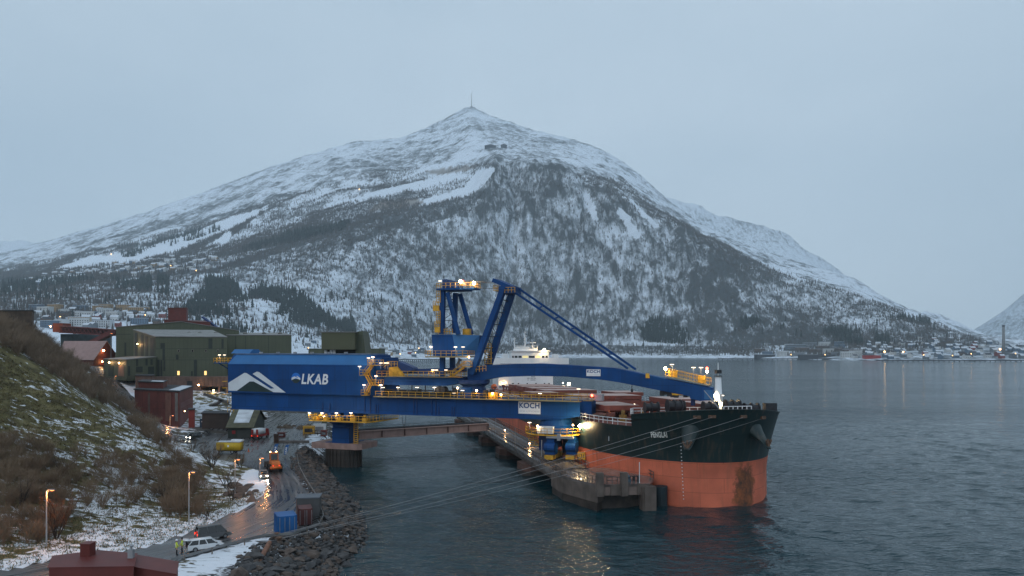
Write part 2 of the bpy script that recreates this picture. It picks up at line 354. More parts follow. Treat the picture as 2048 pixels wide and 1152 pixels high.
for nm, arr in (('cover', cov), ('bare', brown)):
    a = me.attributes.new(nm, 'FLOAT', 'POINT'); a.data.foreach_set('value', arr.ravel().astype(np.float32))
tag(link('mountain', me), 'snow-covered mountain with a mast on its summit across the fjord', kind='structure')

def ridge(name, cs, pys, Y, depth, label, cover, seed, near=None):
    """A farther mountain: crest traced over the horizon, its own distance and body."""
    c = np.linspace(cs[0], cs[-1], 220); top = CH+(YH-np.interp(c, cs, pys))/FPX*Y
    t = np.linspace(-1, 1, 70); T_, C_ = np.meshgrid(t, c)
    Yy = Y+T_*depth; Xx = (C_-1024)/FPX*Y
    pr = 1-np.abs(T_)**0.9
    Zz = -10+(top[:, None]+10)*pr+pr*fbm(Xx/300, Yy/300, 6, seed, 0.55)*(26+0.035*top[:, None])
    me = np_mesh(name, np.stack([Xx, Yy, Zz], -1).reshape(-1, 3), grid_faces(len(c), len(t)), far_mat, smooth=True)
    a = me.attributes.new('cover', 'FLOAT', 'POINT'); cv = np.clip(cover+0.35*fbm(Xx/400, Zz/300, 4, seed+3), 0.02, 0.95); a.data.foreach_set('value', cv.ravel().astype(np.float32))
    return tag(link(name, me), label, kind='structure')
ridge('mountain', [1180, 1320, 1400, 1480, 1555, 1600, 1650, 1690, 1720, 1800, 1900], [360, 384, 412, 436, 456, 484, 520, 552, 575, 635, 700], 7600, 1500, 'paler snowy ridge showing behind the right shoulder of the mountain', 0.50, 101)
ridge('mountain', [-500, -300, -60, 40, 100, 180, 300], [452, 460, 474, 480, 486, 506, 640], 8300, 1200, 'faint distant snowy hill at the far left skyline', 0.40, 102)
ridge('mountain', [1955, 1990, 2015, 2048, 2120, 2250, 2450, 2700], [690, 662, 632, 596, 520, 420, 330, 300], 7600, 1700, 'steep snowy mountainside at the far right edge', 0.5, 103)
ridge('mountain', [1780, 1850, 1880, 1910, 1950, 1990, 2050], [655, 622, 626, 640, 664, 682, 700], 4300, 700, 'low snowy spur at the foot of the right ridge', 0.42, 104)
ridge('mountain', [1900, 1945, 1980, 2010, 2060, 2140], [700, 668, 660, 655, 640, 610], 9300, 400, 'faint low hill in the gap of the fjord', 0.40, 105)

# ---------------------------------------------------------------- trees on the far slopes
def pick(polys, n, jitter=5.0, seed=1, wfun=None, rmin=1.05, rmax=3.7):
    """n points on the mountain whose view falls into the given regions."""
    rg = np.random.default_rng(seed); msk = np.zeros(PX.shape, bool)
    for q in polys: msk |= in_poly(PX, PY, q)
    msk &= (rowg > rmin) & (rowg < rmax)
    idx = np.flatnonzero(msk.ravel())
    if len(idx) == 0: return np.zeros((0, 3))
    # weight by the cell's area so that the stand is even
    w = np.gradient(Yg, axis=1).ravel()[idx]*(Yg.ravel()[idx]/FPX*3.4)
    if wfun is not None: w = w*wfun.ravel()[idx]
    w = np.maximum(w, 1e-9); w /= w.sum()
    k = rg.choice(idx, n, p=w); p = MVERT[k].copy()
    i, j = np.unravel_index(k, PX.shape); i2 = np.minimum(i+1, NC-1); j2 = np.minimum(j+1, NR-1)
    a = rg.random((n, 1)); b = rg.random((n, 1)); MM = MVERT.reshape(NC, NR, 3)
    return (MM[i, j]*(1-a)*(1-b)+MM[i2, j]*a*(1-b)+MM[i, j2]*(1-a)*b+MM[i2, j2]*a*b)
def spikes(pts, hts, wid, sides, seed, tiers=1, lean=0.05):
    """Tapered tree bodies, many in one mesh: each tier a cone with a ragged rim."""
    rg = np.random.default_rng(seed); n = len(pts); V = []; F = []; base = 0
    for k in range(tiers):
        z0 = 0.06+0.80*k/tiers; z1 = 1.0 if k == tiers-1 else min(1.0, z0+1.25/tiers)
        r = wid*(1-k/tiers*0.78)
        an = rg.random((n, 1))*6.28+np.arange(sides)[None]*2*np.pi/sides
        rr = (r[:, None]*(0.7+0.6*rg.random((n, sides))))
        zz = z0*hts[:, None]*(1+0.12*(rg.random((n, sides))-0.5))
        rim = np.stack([pts[:, None, 0]+rr*np.cos(an), pts[:, None, 1]+rr*np.sin(an), pts[:, None, 2]+zz], -1)
        top = np.stack([pts[:, 0]+lean*hts*(rg.random(n)-0.5), pts[:, 1], pts[:, 2]+z1*hts], -1)[:, None]
        vv = np.concatenate([rim, top], 1).reshape(-1, 3)
        ii = base+np.arange(n)[:, None]*(sides+1)
        f = np.stack([np.stack([ii[:, 0]+s, ii[:, 0]+(s+1) % sides, ii[:, 0]+sides], -1) for s in range(sides)], 1).reshape(-1, 3)
        V.append(vv); F.append(f); base += len(vv)
    return np.concatenate(V), np.concatenate(F)
spruce_m = paint('spruce_needles', (0.010, 0.022, 0.018), 0.9, vary=0.5, scale=0.04)
birch_m = paint('bare_birch_twigs', (0.075, 0.066, 0.060), 0.9, vary=0.4, scale=0.02)
STANDS = [[(340, 655), (385, 600), (420, 572), (470, 570), (485, 600), (520, 575), (600, 592), (640, 622), (668, 645), (600, 668), (350, 668)],
          [(0, 562), (90, 565), (190, 558), (196, 594), (100, 600), (0, 604)], [(222, 560), (300, 556), (302, 584), (228, 584)], [(312, 556), (337, 556), (338, 592), (314, 590)], [(408, 560), (472, 562), (478, 596), (412, 592)],
          [(1278, 646), (1332, 641), (1372, 660), (1382, 690), (1282, 684)], [(1645, 660), (1720, 664), (1722, 690), (1648, 692)], [(1745, 668), (1776, 668), (1776, 692), (1748, 692)], [(1775, 636), (1850, 638), (1860, 652), (1790, 652)],
          [(650, 650), (705, 650), (710, 668), (655, 668)], [(1478, 640), (1520, 640), (1524, 664), (1480, 660)], [(230, 500), (330, 478), (440, 450), (440, 462), (330, 500), (250, 518)], [(480, 500), (600, 466), (700, 446), (690, 460), (590, 486), (490, 508)]]
patch = np.clip(fbm(Xg/110, Yg/160, 3, 88)*1.6+0.55, 0.02, 1)**1.5
pts = np.concatenate([pick([q], n, seed=200+i, wfun=patch) for i, (q, n) in enumerate(zip(STANDS, [2000, 900, 360, 100, 380, 560, 260, 90, 130, 260, 90, 420, 700]))])
pts = np.concatenate([pts, pick([[(430, 660), (640, 590), (900, 600), (1250, 640), (1500, 640), (1850, 650), (1950, 690), (1700, 705), (430, 700)]], 160, seed=231), pick([[(0, 600), (340, 600), (340, 650), (0, 650)]], 50, seed=233)])
rg = np.random.default_rng(5); n = len(pts); hts = 12+rg.random(n)**1.3*18; hts *= np.where(pts[:, 1] < 1700, 0.8, 1.0)
V, F = spikes(pts-np.array([0, 0, 1.5]), hts, hts*(0.13+0.07*rg.random(n)), 6, 6, tiers=3)
tag(link('spruce_wood', np_mesh('spruce_wood', V, F, spruce_m)), 'dark spruce woods on the lower slopes across the water', 'trees', kind='stuff')
pts = pick([[(-50, 470), (560, 350), (1000, 330), (1250, 360), (1500, 520), (1800, 620), (1980, 690), (1700, 712), (1200, 712), (600, 700), (-50, 660)]], 60000, seed=301, rmax=3.35, wfun=np.clip(cov-0.25, 0, 1)**1.3)
n = len(pts); hts = 7+rg.random(n)*8
V, F = spikes(pts-np.array([0, 0, 1.0]), hts, hts*(0.10+0.10*rg.random(n)), 3, 7, tiers=1, lean=0.25)
tag(link('birch_wood', np_mesh('birch_wood', V, F, birch_m)), 'bare leafless birch woods covering the mountainside', 'trees', kind='stuff')
# single spruces that stand apart on the snow
one_crown = MB(); v_, f_ = spikes(np.zeros((1, 3)), np.array([1.0]), np.array([0.17]), 8, 3, tiers=5); one_crown.add(v_.tolist(), f_.tolist()); cm = one_crown.mesh('crown', spruce_m)
tm = MB().tube([(0, 0, -0.05), (0, 0, 0.35)], [0.018, 0.012], 6).mesh('trunk', paint('bark', (0.06, 0.045, 0.035), 0.9))
LONE = [(485, 616), (503, 612), (648, 600), (661, 590), (690, 590), (735, 592), (760, 598), (786, 618), (830, 626), (700, 636), (1165, 655), (1195, 650), (1420, 662), (1468, 660), (1560, 656), (1590, 668), (1600, 672), (1840, 640)]
def on_mountain(px, py):
    i = int(np.clip(np.searchsorted(mc, px), 1, NC-1)); col = PY[i]; ok = np.flatnonzero((rowg[i] > 1.05) & (rowg[i] < 4))
    j = ok[np.argmin(np.abs(col[ok]-py)+0.002*ok)]; return Vector(MVERT.reshape(NC, NR, 3)[i, j])
for k, (px, py) in enumerate(LONE):
    p = on_mountain(px, py+4); hgt = 24+8*random.random()
    side = 'snowy slope above the loader' if px < 1000 else 'far slope to the right'
    t = thing('spruce_tree', f'lone dark spruce standing apart on the {side}', 'tree', p, random.random()*6, 'lone spruces left of the loader tower' if px < 1000 else 'lone spruces right of the loader mast')
    t.scale = (hgt,)*3
    link('crown', cm, t); link('trunk', tm, t)
# ================================================================ WATER
def graded(lo, hi, c0, c1, fine, grow=1.06, cap=400):
    a = list(np.arange(c0, c1, fine)); s = fine
    while a[-1] < hi: s = min(s*grow, cap); a.append(a[-1]+s)
    s = fine; b = [c0]
    while b[-1] > lo: s = min(s*grow, cap); b.append(b[-1]-s)
    return np.array(b[::-1][:-1]+a)
wx = graded(-9000, 9000, -60, 130, 0.55); wy = graded(-300, 9900, 78, 250, 0.5, 1.035)
WX, WY = np.meshgrid(wx, wy, indexing='ij')
cell = np.maximum(np.gradient(wx)[:, None], np.gradient(wy)[None, :])
wz = np.zeros(WX.shape); rg = np.random.default_rng(3)
for k in range(22):                                   # short wind waves running in from the right
    lam = 1.5*1.11**k; a = 0.019*lam**0.62; th = R(200)+rg.normal()*0.55; ph = rg.random()*6.28
    kx, ky = 2*np.pi/lam*np.cos(th), 2*np.pi/lam*np.sin(th)
    w = kx*WX+ky*WY+ph+1.4*fbm(WX/(lam*5), WY/(lam*5), 2, 900+k)
    wz += np.clip(1-cell/(lam*0.4), 0, 1)*a*(1-2*np.abs(np.sin(w/2))+0.27)
wz *= 0.6+0.5*(0.5+0.5*fbm(WX/45, WY/45, 3, 17))
# sheltered water behind the jetty is calmer
shel = 1-sst(-4, 14, WX+0.20*(WY-128))
wz *= 1-0.55*shel
m, n, l, b = nodes('sea_water')
b.inputs['Base Color'].default_value = (0.002, 0.027, 0.036, 1); b.inputs['Roughness'].default_value = 0.10; b.inputs['IOR'].default_value = 1.333
tc = n.new('ShaderNodeTexCoord'); mp = n.new('ShaderNodeMapping'); mp.inputs['Rotation'].default_value = (0, 0, R(18)); mp.inputs['Scale'].default_value = (0.55, 1.1, 1)
l.new(tc.outputs['Object'], mp.inputs[0])
hgt = None
for scl, wt in ((0.10, 1.2), (0.45, 0.50), (1.6, 0.19)):
    q = n.new('ShaderNodeTexNoise'); q.inputs['Scale'].default_value = scl; q.inputs['Detail'].default_value = 3; q.inputs['Distortion'].default_value = 0.6; l.new(mp.outputs[0], q.inputs['Vector'])
    mm = n.new('ShaderNodeMath'); mm.operation = 'MULTIPLY_ADD'; mm.inputs[1].default_value = wt; l.new(q.outputs[0], mm.inputs[0])
    if hgt is None: mm.inputs[2].default_value = 0
    else: l.new(hgt, mm.inputs[2])
    hgt = mm.outputs[0]
# gusts: stretches of smoother and rougher water
gu = n.new('ShaderNodeTexNoise'); gu.inputs['Scale'].default_value = 0.012; gu.inputs['Detail'].default_value = 4
mg = n.new('ShaderNodeMapping'); mg.inputs['Scale'].default_value = (0.35, 1.5, 1); l.new(tc.outputs['Object'], mg.inputs[0]); l.new(mg.outputs[0], gu.inputs['Vector'])
gr = n.new('ShaderNodeMapRange'); gr.inputs[1].default_value = 0.35; gr.inputs[2].default_value = 0.65; gr.inputs[3].default_value = 0.45; gr.inputs[4].default_value = 1.0; l.new(gu.outputs[0], gr.inputs[0])
bp = n.new('ShaderNodeBump'); bp.inputs['Distance'].default_value = 1.5; l.new(gr.outputs[0], bp.inputs['Strength']); l.new(hgt, bp.inputs['Height']); l.new(bp.outputs[0], b.inputs['Normal'])
me = np_mesh('water', np.stack([WX, WY, wz], -1).reshape(-1, 3), grid_faces(len(wx), len(wy)), m, smooth=True)
tag(link('water', me), 'rippled blue-grey water of the fjord', kind='structure')
# ================================================================ NEAR SHORE: ground, hill, roads
RL = [(0, 1146), (97, 1122), (270, 1100), (335, 1083), (430, 1045), (500, 1010), (530, 985), (536, 965), (520, 940)]       # road, hill side
RR = [(330, 1150), (350, 1125), (430, 1100), (520, 1075), (590, 1068), (640, 1050), (628, 1000), (602, 960), (588, 930), (596, 900)]
RLw = [G(x, y, 3.0) for x, y in RL]; RRw = [G(x, y, 3.0) for x, y in RR]
CP = []                                                    # control points of the land's height
for p in RLw+RRw: CP.append((p.x, p.y, 3.0))
for (x, y) in [(-46, 70), (-38, 60), (-60, 60), (-30, 52), (-45, 45), (-75, 62), (-70, 45)]: CP.append((x, y, 3.0))
def cp(px, py, Y): p = P(px, py, Y); CP.append((p.x, p.y, p.z))
for q in [(0, 690, 150), (60, 722, 149), (160, 790, 147), (250, 832, 145), (340, 892, 141), (400, 942, 136), (450, 985, 130),
          (0, 800, 131), (0, 900, 114), (0, 1000, 99), (0, 1080, 87), (100, 850, 131), (100, 950, 110), (100, 1050, 93), (200, 900, 127), (200, 1000, 105), (280, 960, 118), (300, 1030, 101), (380, 1010, 115), (420, 1000, 120),
          (-150, 640, 150), (-150, 800, 120), (-300, 560, 150), (-300, 800, 110), (-150, 1000, 92),
          (0, 655, 185), (60, 690, 180), (110, 716, 182), (170, 760, 185), (220, 800, 188), (-150, 600, 190), (-150, 590, 260), (60, 672, 230), (120, 700, 240),
          (290, 852, 213), (262, 815, 235), (240, 785, 255), (225, 765, 275), (208, 752, 290), (185, 733, 320), (150, 725, 340), (330, 880, 190), (300, 868, 178), (250, 835, 185),
          (300, 880, 165), (360, 915, 160), (388, 868, 192), (370, 885, 182), (400, 900, 168), (430, 925, 155), (470, 950, 142),
          (430, 850, 210), (450, 880, 190), (500, 900, 172), (540, 900, 172), (560, 850, 228), (590, 930, 148), (480, 850, 226), (520, 840, 245), (600, 848, 232),
          (270, 853, 222), (385, 850, 228), (300, 800, 268), (260, 770, 284), (420, 800, 272), (500, 790, 285), (600, 800, 300), (560, 820, 275)]: cp(*q)
for (x, y, z) in [(-160, 330, 15.5), (-120, 330, 14), (-150, 400, 16), (-230, 360, 22), (-300, 300, 34), (-90, 360, 6), (-70, 330, 4), (-75, 280, 3.5), (-70, 250, 3), (-60, 215, 3), (-56, 190, 3), (-90, 420, 6), (-250, 450, 20), (-400, 400, 40), (-400, 200, 55), (-350, 100, 45), (-200, 60, 25), (-120, 60, 10), (-100, 440, 8), (-180, 296, 15.3), (-140, 296, 15)]: CP.append((x, y, z))
CP = np.array(CP)
def tps_fit(c, lam=0.02):
    xy = c[:, :2]/100; n = len(c); d = np.linalg.norm(xy[:, None]-xy[None], axis=-1)
    K = np.where(d > 0, d*d*np.log(np.maximum(d, 1e-9)), 0)+lam*np.eye(n)
    Pm = np.concatenate([np.ones((n, 1)), xy], 1); A = np.block([[K, Pm], [Pm.T, np.zeros((3, 3))]])
    return xy, np.linalg.solve(A, np.concatenate([c[:, 2], np.zeros(3)]))
_xy, _w = tps_fit(CP)
def tps(x, y):
    x = np.asarray(x, float); sh = x.shape; q = np.stack([x.ravel(), np.asarray(y, float).ravel()], 1)/100; out = np.empty(len(q))
    for i in range(0, len(q), 20000):
        d = np.linalg.norm(q[i:i+20000, None]-_xy[None], axis=-1); K = np.where(d > 0, d*d*np.log(np.maximum(d, 1e-9)), 0)
        out[i:i+20000] = K@_w[:-3]+_w[-3]+q[i:i+20000]@_w[-2:]
    return out.reshape(sh)
SHORE = [(-12, 40), (-14, 60), (-16, 75), (-19.2, 86), (-19.5, 95), (-19.3, 103), (-22, 115), (-27, 130), (-32, 144), (-38, 159), (-43, 176), (-47, 200), (-50, 240), (-52, 290), (-58, 340), (-75, 380), (-85, 460), (-100, 560)]
EDGE = [(-26, 40), (-26.5, 60), (-27.5, 75), (-29, 86), (-27.0, 94), (-24.5, 100), (-28, 113), (-35, 130), (-41, 145), (-45.5, 160), (-48, 176), (-50, 200), (-53, 240), (-56, 290), (-63, 340), (-80, 380), (-90, 460), (-105, 560)]
def shore_x(y): return np.interp(y, [p[1] for p in SHORE], [p[0] for p in SHORE])
def edge_x(y): return np.interp(y, [p[1] for p in EDGE], [p[0] for p in EDGE])
def road_mask(x, y):
    q = [(p.x, p.y) for p in RLw]+[(p.x, p.y) for p in reversed(RRw)]
    return in_poly(x, y, q+[(-26.5, 55), (-75, 55), (-75, 62)])
ROADPOLY = [(-95, 68)]+[(p.x, p.y) for p in RLw]+[(-56, 152), (-64, 158), (-72, 170), (-80, 190), (-84, 210), (-92, 225), (-98, 240), (-92, 250), (-80, 268), (-66, 275), (-60, 262), (-57, 230), (-54.5, 200), (-52.5, 185)]+[(p.x, p.y) for p in reversed(RRw)]+[(-38, 60), (-60, 52)]
UPROAD = [P(*q) for q in [(405, 864, 197), (388, 872, 189), (366, 886, 182), (345, 893, 182), (322, 886, 188), (305, 870, 200), (290, 851, 214), (272, 829, 228), (258, 807, 240), (243, 787, 255), (230, 770, 270), (216, 757, 284), (206, 748, 300), (196, 738, 325)]]
def seg_dist(x, y, pts):
    d = np.full(np.shape(x), 1e9)
    for a, b in zip(pts[:-1], pts[1:]):
        ex, ey = b.x-a.x, b.y-a.y; t = np.clip(((x-a.x)*ex+(y-a.y)*ey)/(ex*ex+ey*ey), 0, 1)
        d = np.minimum(d, np.hypot(x-a.x-t*ex, y-a.y-t*ey))
    return d
def land0(x, y):
    z = tps(x, y)
    ex = edge_x(y); sx = shore_x(y)
    flat = in_poly(x, y, ROADPOLY)
    bank = np.clip((x-ex)/np.maximum(sx-ex, 1), 0, 2.2)
    base = np.maximum(z, 2.2)
    z = np.where(x > ex-14, base+(3.0-base)*sst(-14, -3, x-ex)*(y < 240), base)
    z = np.where(bank > 0, z-bank*(z+0.6), z)
    return z, flat
def land(x, y):
    x = np.asarray(x, float); y = np.asarray(y, float)
    z, flat = land0(x, y)
    r = (~flat)&(x < edge_x(y)-1)&(z > 2.0)
    hill = sst(3.4, 6.0, z)
    z = z+r*hill*(fbm(x/14, y/14, 4, 7)*0.9+fbm(x/3.2, y/3.2, 3, 8)*0.35)
    z = np.where(flat & (y < 205), 3.0+(z-3.0)*0.15, z)
    return z
gx = np.concatenate([np.linspace(-430, -150, 110)[:-1], np.linspace(-150, -8, 260)]); gy = np.concatenate([np.linspace(40, 175, 235)[:-1], np.linspace(175, 300, 130)[:-1], np.linspace(300, 560, 70)])
GX, GY = np.meshgrid(gx, gy, indexing='ij'); GZ = land(GX, GY)
fl = in_poly(GX, GY, ROADPOLY); up = seg_dist(GX, GY, UPROAD)
upz = land(np.array([p.x for p in UPROAD]), np.array([p.y for p in UPROAD]))
GZs = np.where(fl, GZ-0.12, GZ); GZs = np.where(up < 3.4, GZs-0.10, GZs)
wet = np.clip(1-(up-3.0)/4, 0, 1)
m, n, l, b = nodes('winter_ground')
tc = n.new('ShaderNodeTexCoord'); at = n.new('ShaderNodeAttribute'); at.attribute_name = 'snow'; gr_ = n.new('ShaderNodeAttribute'); gr_.attribute_name = 'gravel'
mp = n.new('ShaderNodeMapping'); mp.inputs['Rotation'].default_value = (0, 0, R(35)); mp.inputs['Scale'].default_value = (0.75, 1.25, 1.1); l.new(tc.outputs['Object'], mp.inputs[0])
a1 = n.new('ShaderNodeTexNoise'); a1.inputs['Scale'].default_value = 0.52; a1.inputs['Detail'].default_value = 5; a1.inputs['Roughness'].default_value = 0.62; a1.inputs['Distortion'].default_value = 0.8; l.new(mp.outputs[0], a1.inputs['Vector'])
a2 = n.new('ShaderNodeTexNoise'); a2.inputs['Scale'].default_value = 0.09; a2.inputs['Detail'].default_value = 4; l.new(tc.outputs['Object'], a2.inputs['Vector'])
s1 = n.new('ShaderNodeMath'); s1.operation = 'MULTIPLY_ADD'; s1.inputs[1].default_value = 0.45; l.new(a2.outputs[0], s1.inputs[0]); l.new(a1.outputs[0], s1.inputs[2])
s2 = n.new('ShaderNodeMath'); s2.operation = 'ADD'; l.new(s1.outputs[0], s2.inputs[0]); l.new(at.outputs['Fac'], s2.inputs[1])
mk = n.new('ShaderNodeMapRange'); mk.interpolation_type = 'SMOOTHSTEP'; mk.inputs[1].default_value = 1.16; mk.inputs[2].default_value = 1.25; l.new(s2.outputs[0], mk.inputs[0])
gc = n.new('ShaderNodeValToRGB'); e = gc.color_ramp.elements; e[0].position = 0.30; e[0].color = (0.050, 0.040, 0.022, 1); e[1].position = 0.68; e[1].color = (0.170, 0.145, 0.070, 1)
k_ = gc.color_ramp.elements.new(0.5); k_.color = (0.105, 0.092, 0.040, 1)
a3 = n.new('ShaderNodeTexNoise'); a3.inputs['Scale'].default_value = 0.35; a3.inputs['Detail'].default_value = 6; l.new(tc.outputs['Object'], a3.inputs['Vector']); l.new(a3.outputs[0], gc.inputs[0])
gv = n.new('ShaderNodeMix'); gv.data_type = 'RGBA'; gv.inputs[7].default_value = (0.055, 0.052, 0.050, 1); l.new(gr_.outputs['Fac'], gv.inputs[0]); l.new(gc.outputs[0], gv.inputs[6])
mxs = n.new('ShaderNodeMix'); mxs.data_type = 'RGBA'; mxs.inputs[7].default_value = (0.70, 0.73, 0.78, 1); l.new(mk.outputs[0], mxs.inputs[0]); l.new(gv.outputs[2], mxs.inputs[6])
l.new(mxs.outputs[2], b.inputs['Base Color']); b.inputs['Roughness'].default_value = 0.9; b.inputs['Specular IOR Level'].default_value = 0.15
bp = n.new('ShaderNodeBump'); bp.inputs['Strength'].default_value = 0.7; bp.inputs['Distance'].default_value = 0.5; l.new(s1.outputs[0], bp.inputs['Height']); l.new(bp.outputs[0], b.inputs['Normal'])
gpx, gpy = proj(GX, GY, GZ)
rdist = seg_dist(GX, GY, RLw)
snow = np.full(GX.shape, 0.485)
snow = snow-0.13*sst(9, 17, GZ)*sst(0, 1, GY-90)
snow = snow-0.12*np.exp(-((gpx-60)/150)**2-((gpy-960)/110)**2)+0.05*np.exp(-((gpx-230)/70)**2-((gpy-980)/90)**2)
snow = snow+0.42*np.clip(1-rdist/4.0, 0, 1)*(GX < np.interp(GY, [p.y for p in RLw], [p.x for p in RLw]))
snow = np.where((GX > edge_x(GY)-6), 0.52, snow); snow = np.where(GX > edge_x(GY)+2.5, 0.30, snow)
snow = np.where((GY > 205) & (GX > -95), 0.36, snow)
snow = snow+0.55*np.exp(-((gpx-268)/22)**2-((gpy-790)/26)**2)*(GY > 225)
snow = np.where((gpy < 770) & (gpx < 160) & (GY > 165), 0.20, snow)
grav = np.clip((GX-(edge_x(GY)-8))/5, 0, 1); grav = np.maximum(grav, ((GY > 200) & (GX > -100))*0.9); grav = np.maximum(grav, wet)
me = np_mesh('ground', np.stack([GX, GY, GZs], -1).reshape(-1, 3), grid_faces(len(gx), len(gy)), m, smooth=True)
for nm, arr in (('snow', snow), ('gravel', grav)):
    a = me.attributes.new(nm, 'FLOAT', 'POINT'); a.data.foreach_set('value', arr.ravel().astype(np.float32))
tag(link('ground', me), 'grassy hillside and shore with thin patchy snow', kind='structure')

# ---- wet asphalt with slush tracks
def wet_road(name, along):
    m, n, l, b = nodes(name); tc = n.new('ShaderNodeTexCoord'); uv = n.new('ShaderNodeAttribute'); uv.attribute_name = 'track'
    a = n.new('ShaderNodeTexNoise'); a.inputs['Scale'].default_value = 1.0; a.inputs['Detail'].default_value = 5; a.inputs['Roughness'].default_value = 0.6
    mp = n.new('ShaderNodeMapping'); mp.inputs['Scale'].default_value = (0.05, 1.6, 1); l.new(uv.outputs['Vector'], mp.inputs[0]); l.new(mp.outputs[0], a.inputs['Vector'])
    c = n.new('ShaderNodeValToRGB'); e = c.color_ramp.elements; e[0].position = 0.36; e[0].color = (0.026, 0.027, 0.029, 1); e[1].position = 0.74; e[1].color = (0.21, 0.21, 0.215, 1)
    k = c.color_ramp.elements.new(0.55); k.color = (0.058, 0.057, 0.057, 1)
    l.new(a.outputs[0], c.inputs[0]); l.new(c.outputs[0], b.inputs['Base Color'])
    p = n.new('ShaderNodeTexNoise'); p.inputs['Scale'].default_value = 0.22; p.inputs['Detail'].default_value = 4; l.new(tc.outputs['Object'], p.inputs['Vector'])
    ad = n.new('ShaderNodeMath'); ad.operation = 'MULTIPLY_ADD'; ad.inputs[1].default_value = 0.5; l.new(p.outputs[0], ad.inputs[0]); l.new(a.outputs[0], ad.inputs[2])
    r = n.new('ShaderNodeMapRange'); r.inputs[1].default_value = 0.55; r.inputs[2].default_value = 0.95; r.inputs[3].default_value = 0.10; r.inputs[4].default_value = 0.55; l.new(ad.outputs[0], r.inputs[0]); l.new(r.outputs[0], b.inputs['Roughness'])
    f = n.new('ShaderNodeTexNoise'); f.inputs['Scale'].default_value = 5; f.inputs['Detail'].default_value = 5; l.new(tc.outputs['Object'], f.inputs['Vector'])
    s = n.new('ShaderNodeMath'); s.operation = 'MULTIPLY_ADD'; s.inputs[1].default_value = 0.4; l.new(f.outputs[0], s.inputs[0]); l.new(a.outputs[0], s.inputs[2])
    bp = n.new('ShaderNodeBump'); bp.inputs['Strength'].default_value = 0.28; bp.inputs['Distance'].default_value = 0.10; l.new(s.outputs[0], bp.inputs['Height']); l.new(bp.outputs[0], b.inputs['Normal'])
    return m
road_m = wet_road('wet_slushy_asphalt', True)
RC = [Vector((a[0], a[1], 0)) for a in [(-95, 62), (-70, 68), (-50, 74), (-41, 84), (-36, 93), (-33.5, 103), (-34.5, 115), (-39.5, 130), (-45, 142), (-52, 165), (-60, 195), (-68, 230), (-74, 270)]]
def track_coord(x, y, pts):
    best = np.full(np.shape(x), 1e9); s_ = np.zeros(np.shape(x)); lat = np.zeros(np.shape(x)); acc = 0
    for a, b in zip(pts[:-1], pts[1:]):
        ex, ey = b.x-a.x, b.y-a.y; L = math.hypot(ex, ey); t = np.clip(((x-a.x)*ex+(y-a.y)*ey)/(L*L), 0, 1)
        d = np.hypot(x-a.x-t*ex, y-a.y-t*ey); sg = np.sign(ex*(y-a.y)-ey*(x-a.x)); k = d < best
        best = np.where(k, d, best); s_ = np.where(k, acc+t*L, s_); lat = np.where(k, d*sg, lat); acc += L
    return s_, lat
st = 0.9; bx = np.arange(-100, -22, st); by = np.arange(50, 280, st); BX, BY = np.meshgrid(bx, by, indexing='ij'); ins = in_poly(BX, BY, ROADPOLY)
# pull the rim vertices onto the outline so that the edge is clean
cellok = in_poly(BX[:-1, :-1]+st/2, BY[:-1, :-1]+st/2, ROADPOLY)
BZ = land(BX, BY)+0.05; idx = np.arange(BX.size).reshape(BX.shape)
Fq = np.stack([idx[:-1, :-1], idx[1:, :-1], idx[1:, 1:], idx[:-1, 1:]], -1)[cellok]
usedv, inv = np.unique(Fq.ravel(), return_inverse=True)
rv = np.stack([BX.ravel()[usedv], BY.ravel()[usedv], BZ.ravel()[usedv]], -1)
me = np_mesh('road', rv, inv.reshape(-1, 4), road_m, smooth=True)
s_, lat = track_coord(rv[:, 0], rv[:, 1], RC); a = me.attributes.new('track', 'FLOAT_VECTOR', 'POINT'); a.data.foreach_set('vector', np.stack([s_, lat, 0*s_], -1).ravel().astype(np.float32))
tag(link('road', me), 'wet slushy asphalt road and yard along the shore', kind='structure')
# the upper road behind the hill
pts = []; tr = []; acc = 0; dense = []
for a, b_ in zip(UPROAD[:-1], UPROAD[1:]):
    for t in np.linspace(0, 1, 14)[:-1]: dense.append(a.lerp(b_, t))
dense.append(UPROAD[-1])
for i, p in enumerate(dense):
    d = (dense[min(i+1, len(dense)-1)]-dense[max(i-1, 0)]); d.z = 0; d.normalize(); nn = Vector((-d.y, d.x, 0)); acc += 1.6
    zc = float(land(p.x, p.y))
    for k in range(9):
        q = p+nn*(k-4)*0.8; pts.append((q.x, q.y, float(land(q.x, q.y))+0.07)); tr.append((acc, (k-4)*0.8, 0))
me = np_mesh('road', pts, grid_faces(len(dense), 9), road_m, smooth=True); a = me.attributes.new('track', 'FLOAT_VECTOR', 'POINT'); a.data.foreach_set('vector', np.array(tr, np.float32).ravel())
tag(link('road', me), 'narrow wet upper road curving behind the grassy hill', kind='structure')
def gz(x, y): return float(land(x, y))
